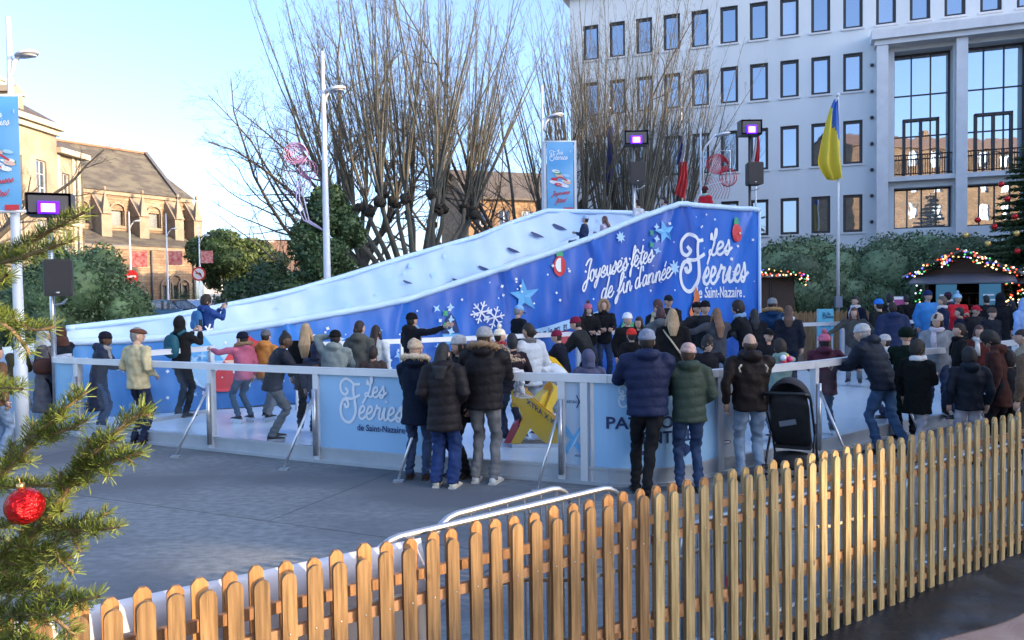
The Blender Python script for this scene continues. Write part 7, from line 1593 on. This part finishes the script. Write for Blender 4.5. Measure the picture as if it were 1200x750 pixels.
# bamboo-like little picket fence, exit sign
p_ = P(928,345,21.8); q_ = P(1012,345,22.2); e = empty('picket_fence', (p_.x, p_.y, 0), 'small natural picket fence under the spiky plants', 'fence'); L = q_.x-p_.x; n_ = 46
b0 = None
for i in range(n_):
    b = MB(); x = L*i/n_; b.box((x,0,0),(x+.045,.02,1.55+.03*(i % 3))); b.build('picket', M_wf, e, local=True)
b = MB(); b.box((0,.021,.5),(L,.05,.56)); b.box((0,.021,1.25),(L,.05,1.31)); b.build('rail', M_wf, e, local=True)
a = P(957,368,20.9); c = P(976,368,20.9); z1 = P(966,362,20.9).z; z0_ = P(966,394,20.9).z; e = empty('exit_sign', ((a.x+c.x)/2, 20.85, 0), 'light blue sign reading sortie on the far barrier', 'sign'); h = (c.x-a.x)/2
b = MB(); b.box((-h,0,z0_),(h,.02,z1)); b.build('board', mat('aqua_board', (.12,.45,.58), .5), e, local=True); ink = Ink(lambda x, z, hh: Vector((x, -.003-hh, z))); put_text(ink, 'SORTIE', 0, (z0_+z1)/2-.12, .2, 1, .003, center=True, width=h*1.3); ink.logo(-h*.4, z1-.25, .05, .01, 1); ink.b.build('lettering', INKS, e, local=True)
for s_ in (-1, 1): b = MB(); b.box((s_*h*.9-.02,.025,0),(s_*h*.9+.02,.06,z1)); b.build('leg', M_alu, e, local=True)
b = MB(); g = P(1065,356,21); b.box((g.x-.45,21,g.z-.35),(g.x-.05,21.04,g.z+.2)); b.box((g.x-.4,20.985,g.z-.3),(g.x-.1,20.998,g.z+.12), mi=1); tag(b.build('poster_board', [M_white, mat('magenta_print',(.35,.05,.2),.5)]), 'small framed poster left of the man in bright blue', 'poster')
# ================================================================ ON THE ICE: YELLOW SKATING AIDS, PUSHCHAIR
M_yel = mat('yellow_plastic', (.80,.47,.015), .35, c2=(.72,.42,.015), ns=3, coat=.2)
def skating_aid(loc, rz, label, text=True, s_=1.0):
    e = empty('skating_aid', loc, label, 'skating aid', 'yellow skating aids', R(rz))
    X1 = [(-.56,.0),(-.36,.0),(-.10,.28),(.14,.02),(.62,.0),(.62,.2),(.28,.52),(-.05,.85),(-.20,.95),(-.34,.92),(-.38,.80),(-.30,.66),(-.22,.42)]
    X1 = [(a*s_, c*s_) for a, c in [(-.42,.0),(-.24,.0),(-.08,.26),(.10,.06),(.20,.0),(.62,.0),(.66,.10),(.60,.22),(.10,.64),(-.16,.92),(-.30,.98),(-.40,.90),(-.40,.78),(-.26,.60),(-.20,.42)]]
    for y in (-.17, .17):
        b = MB(); b.prism(X1, lambda a, c, t, y=y: (a, y*s_+t, c), -.02, .02); b.build('side_panel', M_yel if y < 0 else mat('yellow_orange_plastic', (.80,.40,.012), .35), e, local=True)
    b = MB(); b.prism([(a*s_, c*s_) for a, c in [(-.34,0),(-.54,.0),(-.38,.32),(-.27,.38)]], lambda a, c, t: (a, t, c), -.12, .12); b.build('rear_leg', mat('red_plastic', (.45,.04,.06), .4) if text else M_yel, e, local=True)
    b = MB(); b.bar((-.22*s_,-.149*s_,.66*s_),(-.22*s_,.149*s_,.66*s_),.28,.05); b.bar((.25*s_,-.149*s_,.22*s_),(.25*s_,.149*s_,.22*s_),.4,.05); b.build('seat', M_yel, e, local=True)
    b = MB(); b.tube([(-.33*s_,-.28*s_,.90*s_),(-.33*s_,.28*s_,.90*s_)], .022, 8); b.build('handle', M_black, e, local=True)
    for y in (-.19, .19): b = MB(); b.bar((-.4*s_,y*s_,-.03),(.6*s_,y*s_,-.03),.02,.05); b.build('runner', M_alu, e, local=True)
    if text:
        ink = Ink(lambda a, c, h: Vector((a, -.19*s_-.003-h, c))); put_text(ink, 'XTRA X ICE', -.14*s_, .70*s_, .13*s_, 1, .002, rise=-.82, width=.56*s_); ink.b.build('lettering', INKS, e, local=True)
    return e
g = P(627, 508, 10.4); skating_aid((g.x, g.y, ICE+.055), -2, 'near yellow skating aid with lettering, ridden behind the clear panel', True, .78)
g = P(655, 430, 13.1); skating_aid((g.x, g.y, ICE+.055), 25, 'far yellow skating aid pushed by the boy in the burgundy beanie', False, 1.0)
def pushchair():
    g = P(928, 540, 8.95); e = empty('pushchair', (g.x, g.y, 0), 'black folding pushchair parked beside the man in the brown jacket', 'pushchair', None, R(-28)); mf = mat('pram_fabric', (.012,.012,.014), .75, c2=(.02,.02,.024), ns=14, bs=30, bstr=.4); mt = mat('pram_tube', (.03,.03,.033), .3, .6)
    b = MB()
    for s_ in (-1, 1):
        b.tube([(s_*.24,.42,.10),(s_*.24,.15,.45),(s_*.25,-.22,.82),(s_*.25,-.42,1.02)], .014, 8); b.tube([(s_*.26,-.34,.10),(s_*.25,-.05,.42),(s_*.24,.18,.62)], .014, 8); b.tube([(s_*.26,-.34,.12),(s_*.24,.38,.14)], .010, 6)
    b.tube([(-.25,-.42,1.02),(-.2,-.46,1.05),(.2,-.46,1.05),(.25,-.42,1.02)], .019, 8); b.tube([(-.26,-.34,.1),(.26,-.34,.1)], .012, 6); b.build('frame', mt, e, local=True)
    b = MB(); b.loft([[(x*.22,-.30,.98),(x*.0,-.33,1.0)] for x in (1,)] if False else [[(.22*math.cos(a)*w_, y_-.02*math.sin(a), z_+.05*math.sin(a)) for a in np.linspace(0, 6.283, 15)[:-1]] for y_, z_, w_ in ((-.25,1.0,.9),(-.21,.85,1),(-.10,.62,1),(.02,.44,1),(.10,.38,.9))]); b.build('seat_back', mf, e, local=True)
    b = MB(); b.loft([[(x, .05+.33*t, .37+.03*math.sin(t*3)+dz) for x in (-.2, -.07, .07, .2)] + [(x, .05+.33*t, .33+dz) for x in (.2, .07, -.07, -.2)] for t, dz in ((0,0),(.5,0),(1,-.03))], False); b.build('seat', mf, e, local=True)
    b = MB(); rg = []
    for k in range(7):
        an = -.5+1.75*k/6; c0 = Vector((0,-.20,.86)); rg.append([(.24*math.cos(a), c0.y+.40*math.sin(a)*math.sin(an), c0.z+.34*math.sin(a)*math.cos(an)) for a in np.linspace(0, math.pi, 13)])
    vs = [p for r_ in rg for p in r_]; b.add(vs, [(i*13+j, i*13+j+1, (i+1)*13+j+1, (i+1)*13+j) for i in range(6) for j in range(12)], True); o = b.build('canopy', mf, e, local=True); md = o.modifiers.new('thick', 'SOLIDIFY'); md.thickness = .012
    b = MB(); b.loft([[(.21*math.cos(a), .02+.25*math.sin(a), z_) for a in np.linspace(0, 6.283, 15)[:-1]] for z_ in (.14,.17,.27)]); b.build('basket', mf, e, local=True)
    b = MB(); b.bar((-.09,-.325,.68),(.09,-.325,.72),.006,.06); b.build('label_patch', mat('grey_patch', (.12,.14,.17), .4), e, local=True)
    for x, y, r_ in ((-.26,-.36,.11),(.26,-.36,.11),(-.23,.43,.09),(.23,.43,.09)):
        b = MB(); b.tube([(x+.022*math.cos(a)*0-.0, y+r_*.82*math.cos(a), r_+r_*.82*math.sin(a)) for a in np.linspace(0, 6.283, 21)], .020, 8, caps=False); w_ = b.build('wheel', M_black, e, local=True); h_ = MB(); h_.tube([(x-.014,y,r_),(x+.014,y,r_)], r_*.6, 12); h_.build('hub', mat('grey_patch', (.12,.14,.17), .4), w_, local=True)
pushchair()
b = MB(); g = P(921,421,10.2); 
for k, mi_ in enumerate((0,1,2,3,0,2)): b.ell(g+Vector((.05*math.cos(k*1.1), .05*math.sin(k*1.7), .04*math.sin(k*2.3))), .042, 8, 6, mi=mi_)
tag(b.build('toy_bundle', [mat('toy_pink',(.7,.05,.2),.4), mat('toy_yellow',(.8,.5,.02),.4), mat('toy_red',(.6,.03,.03),.4), M_white]), 'small bright toy bundle on the rail in front of the child in pale green', 'toy')
bake_all()
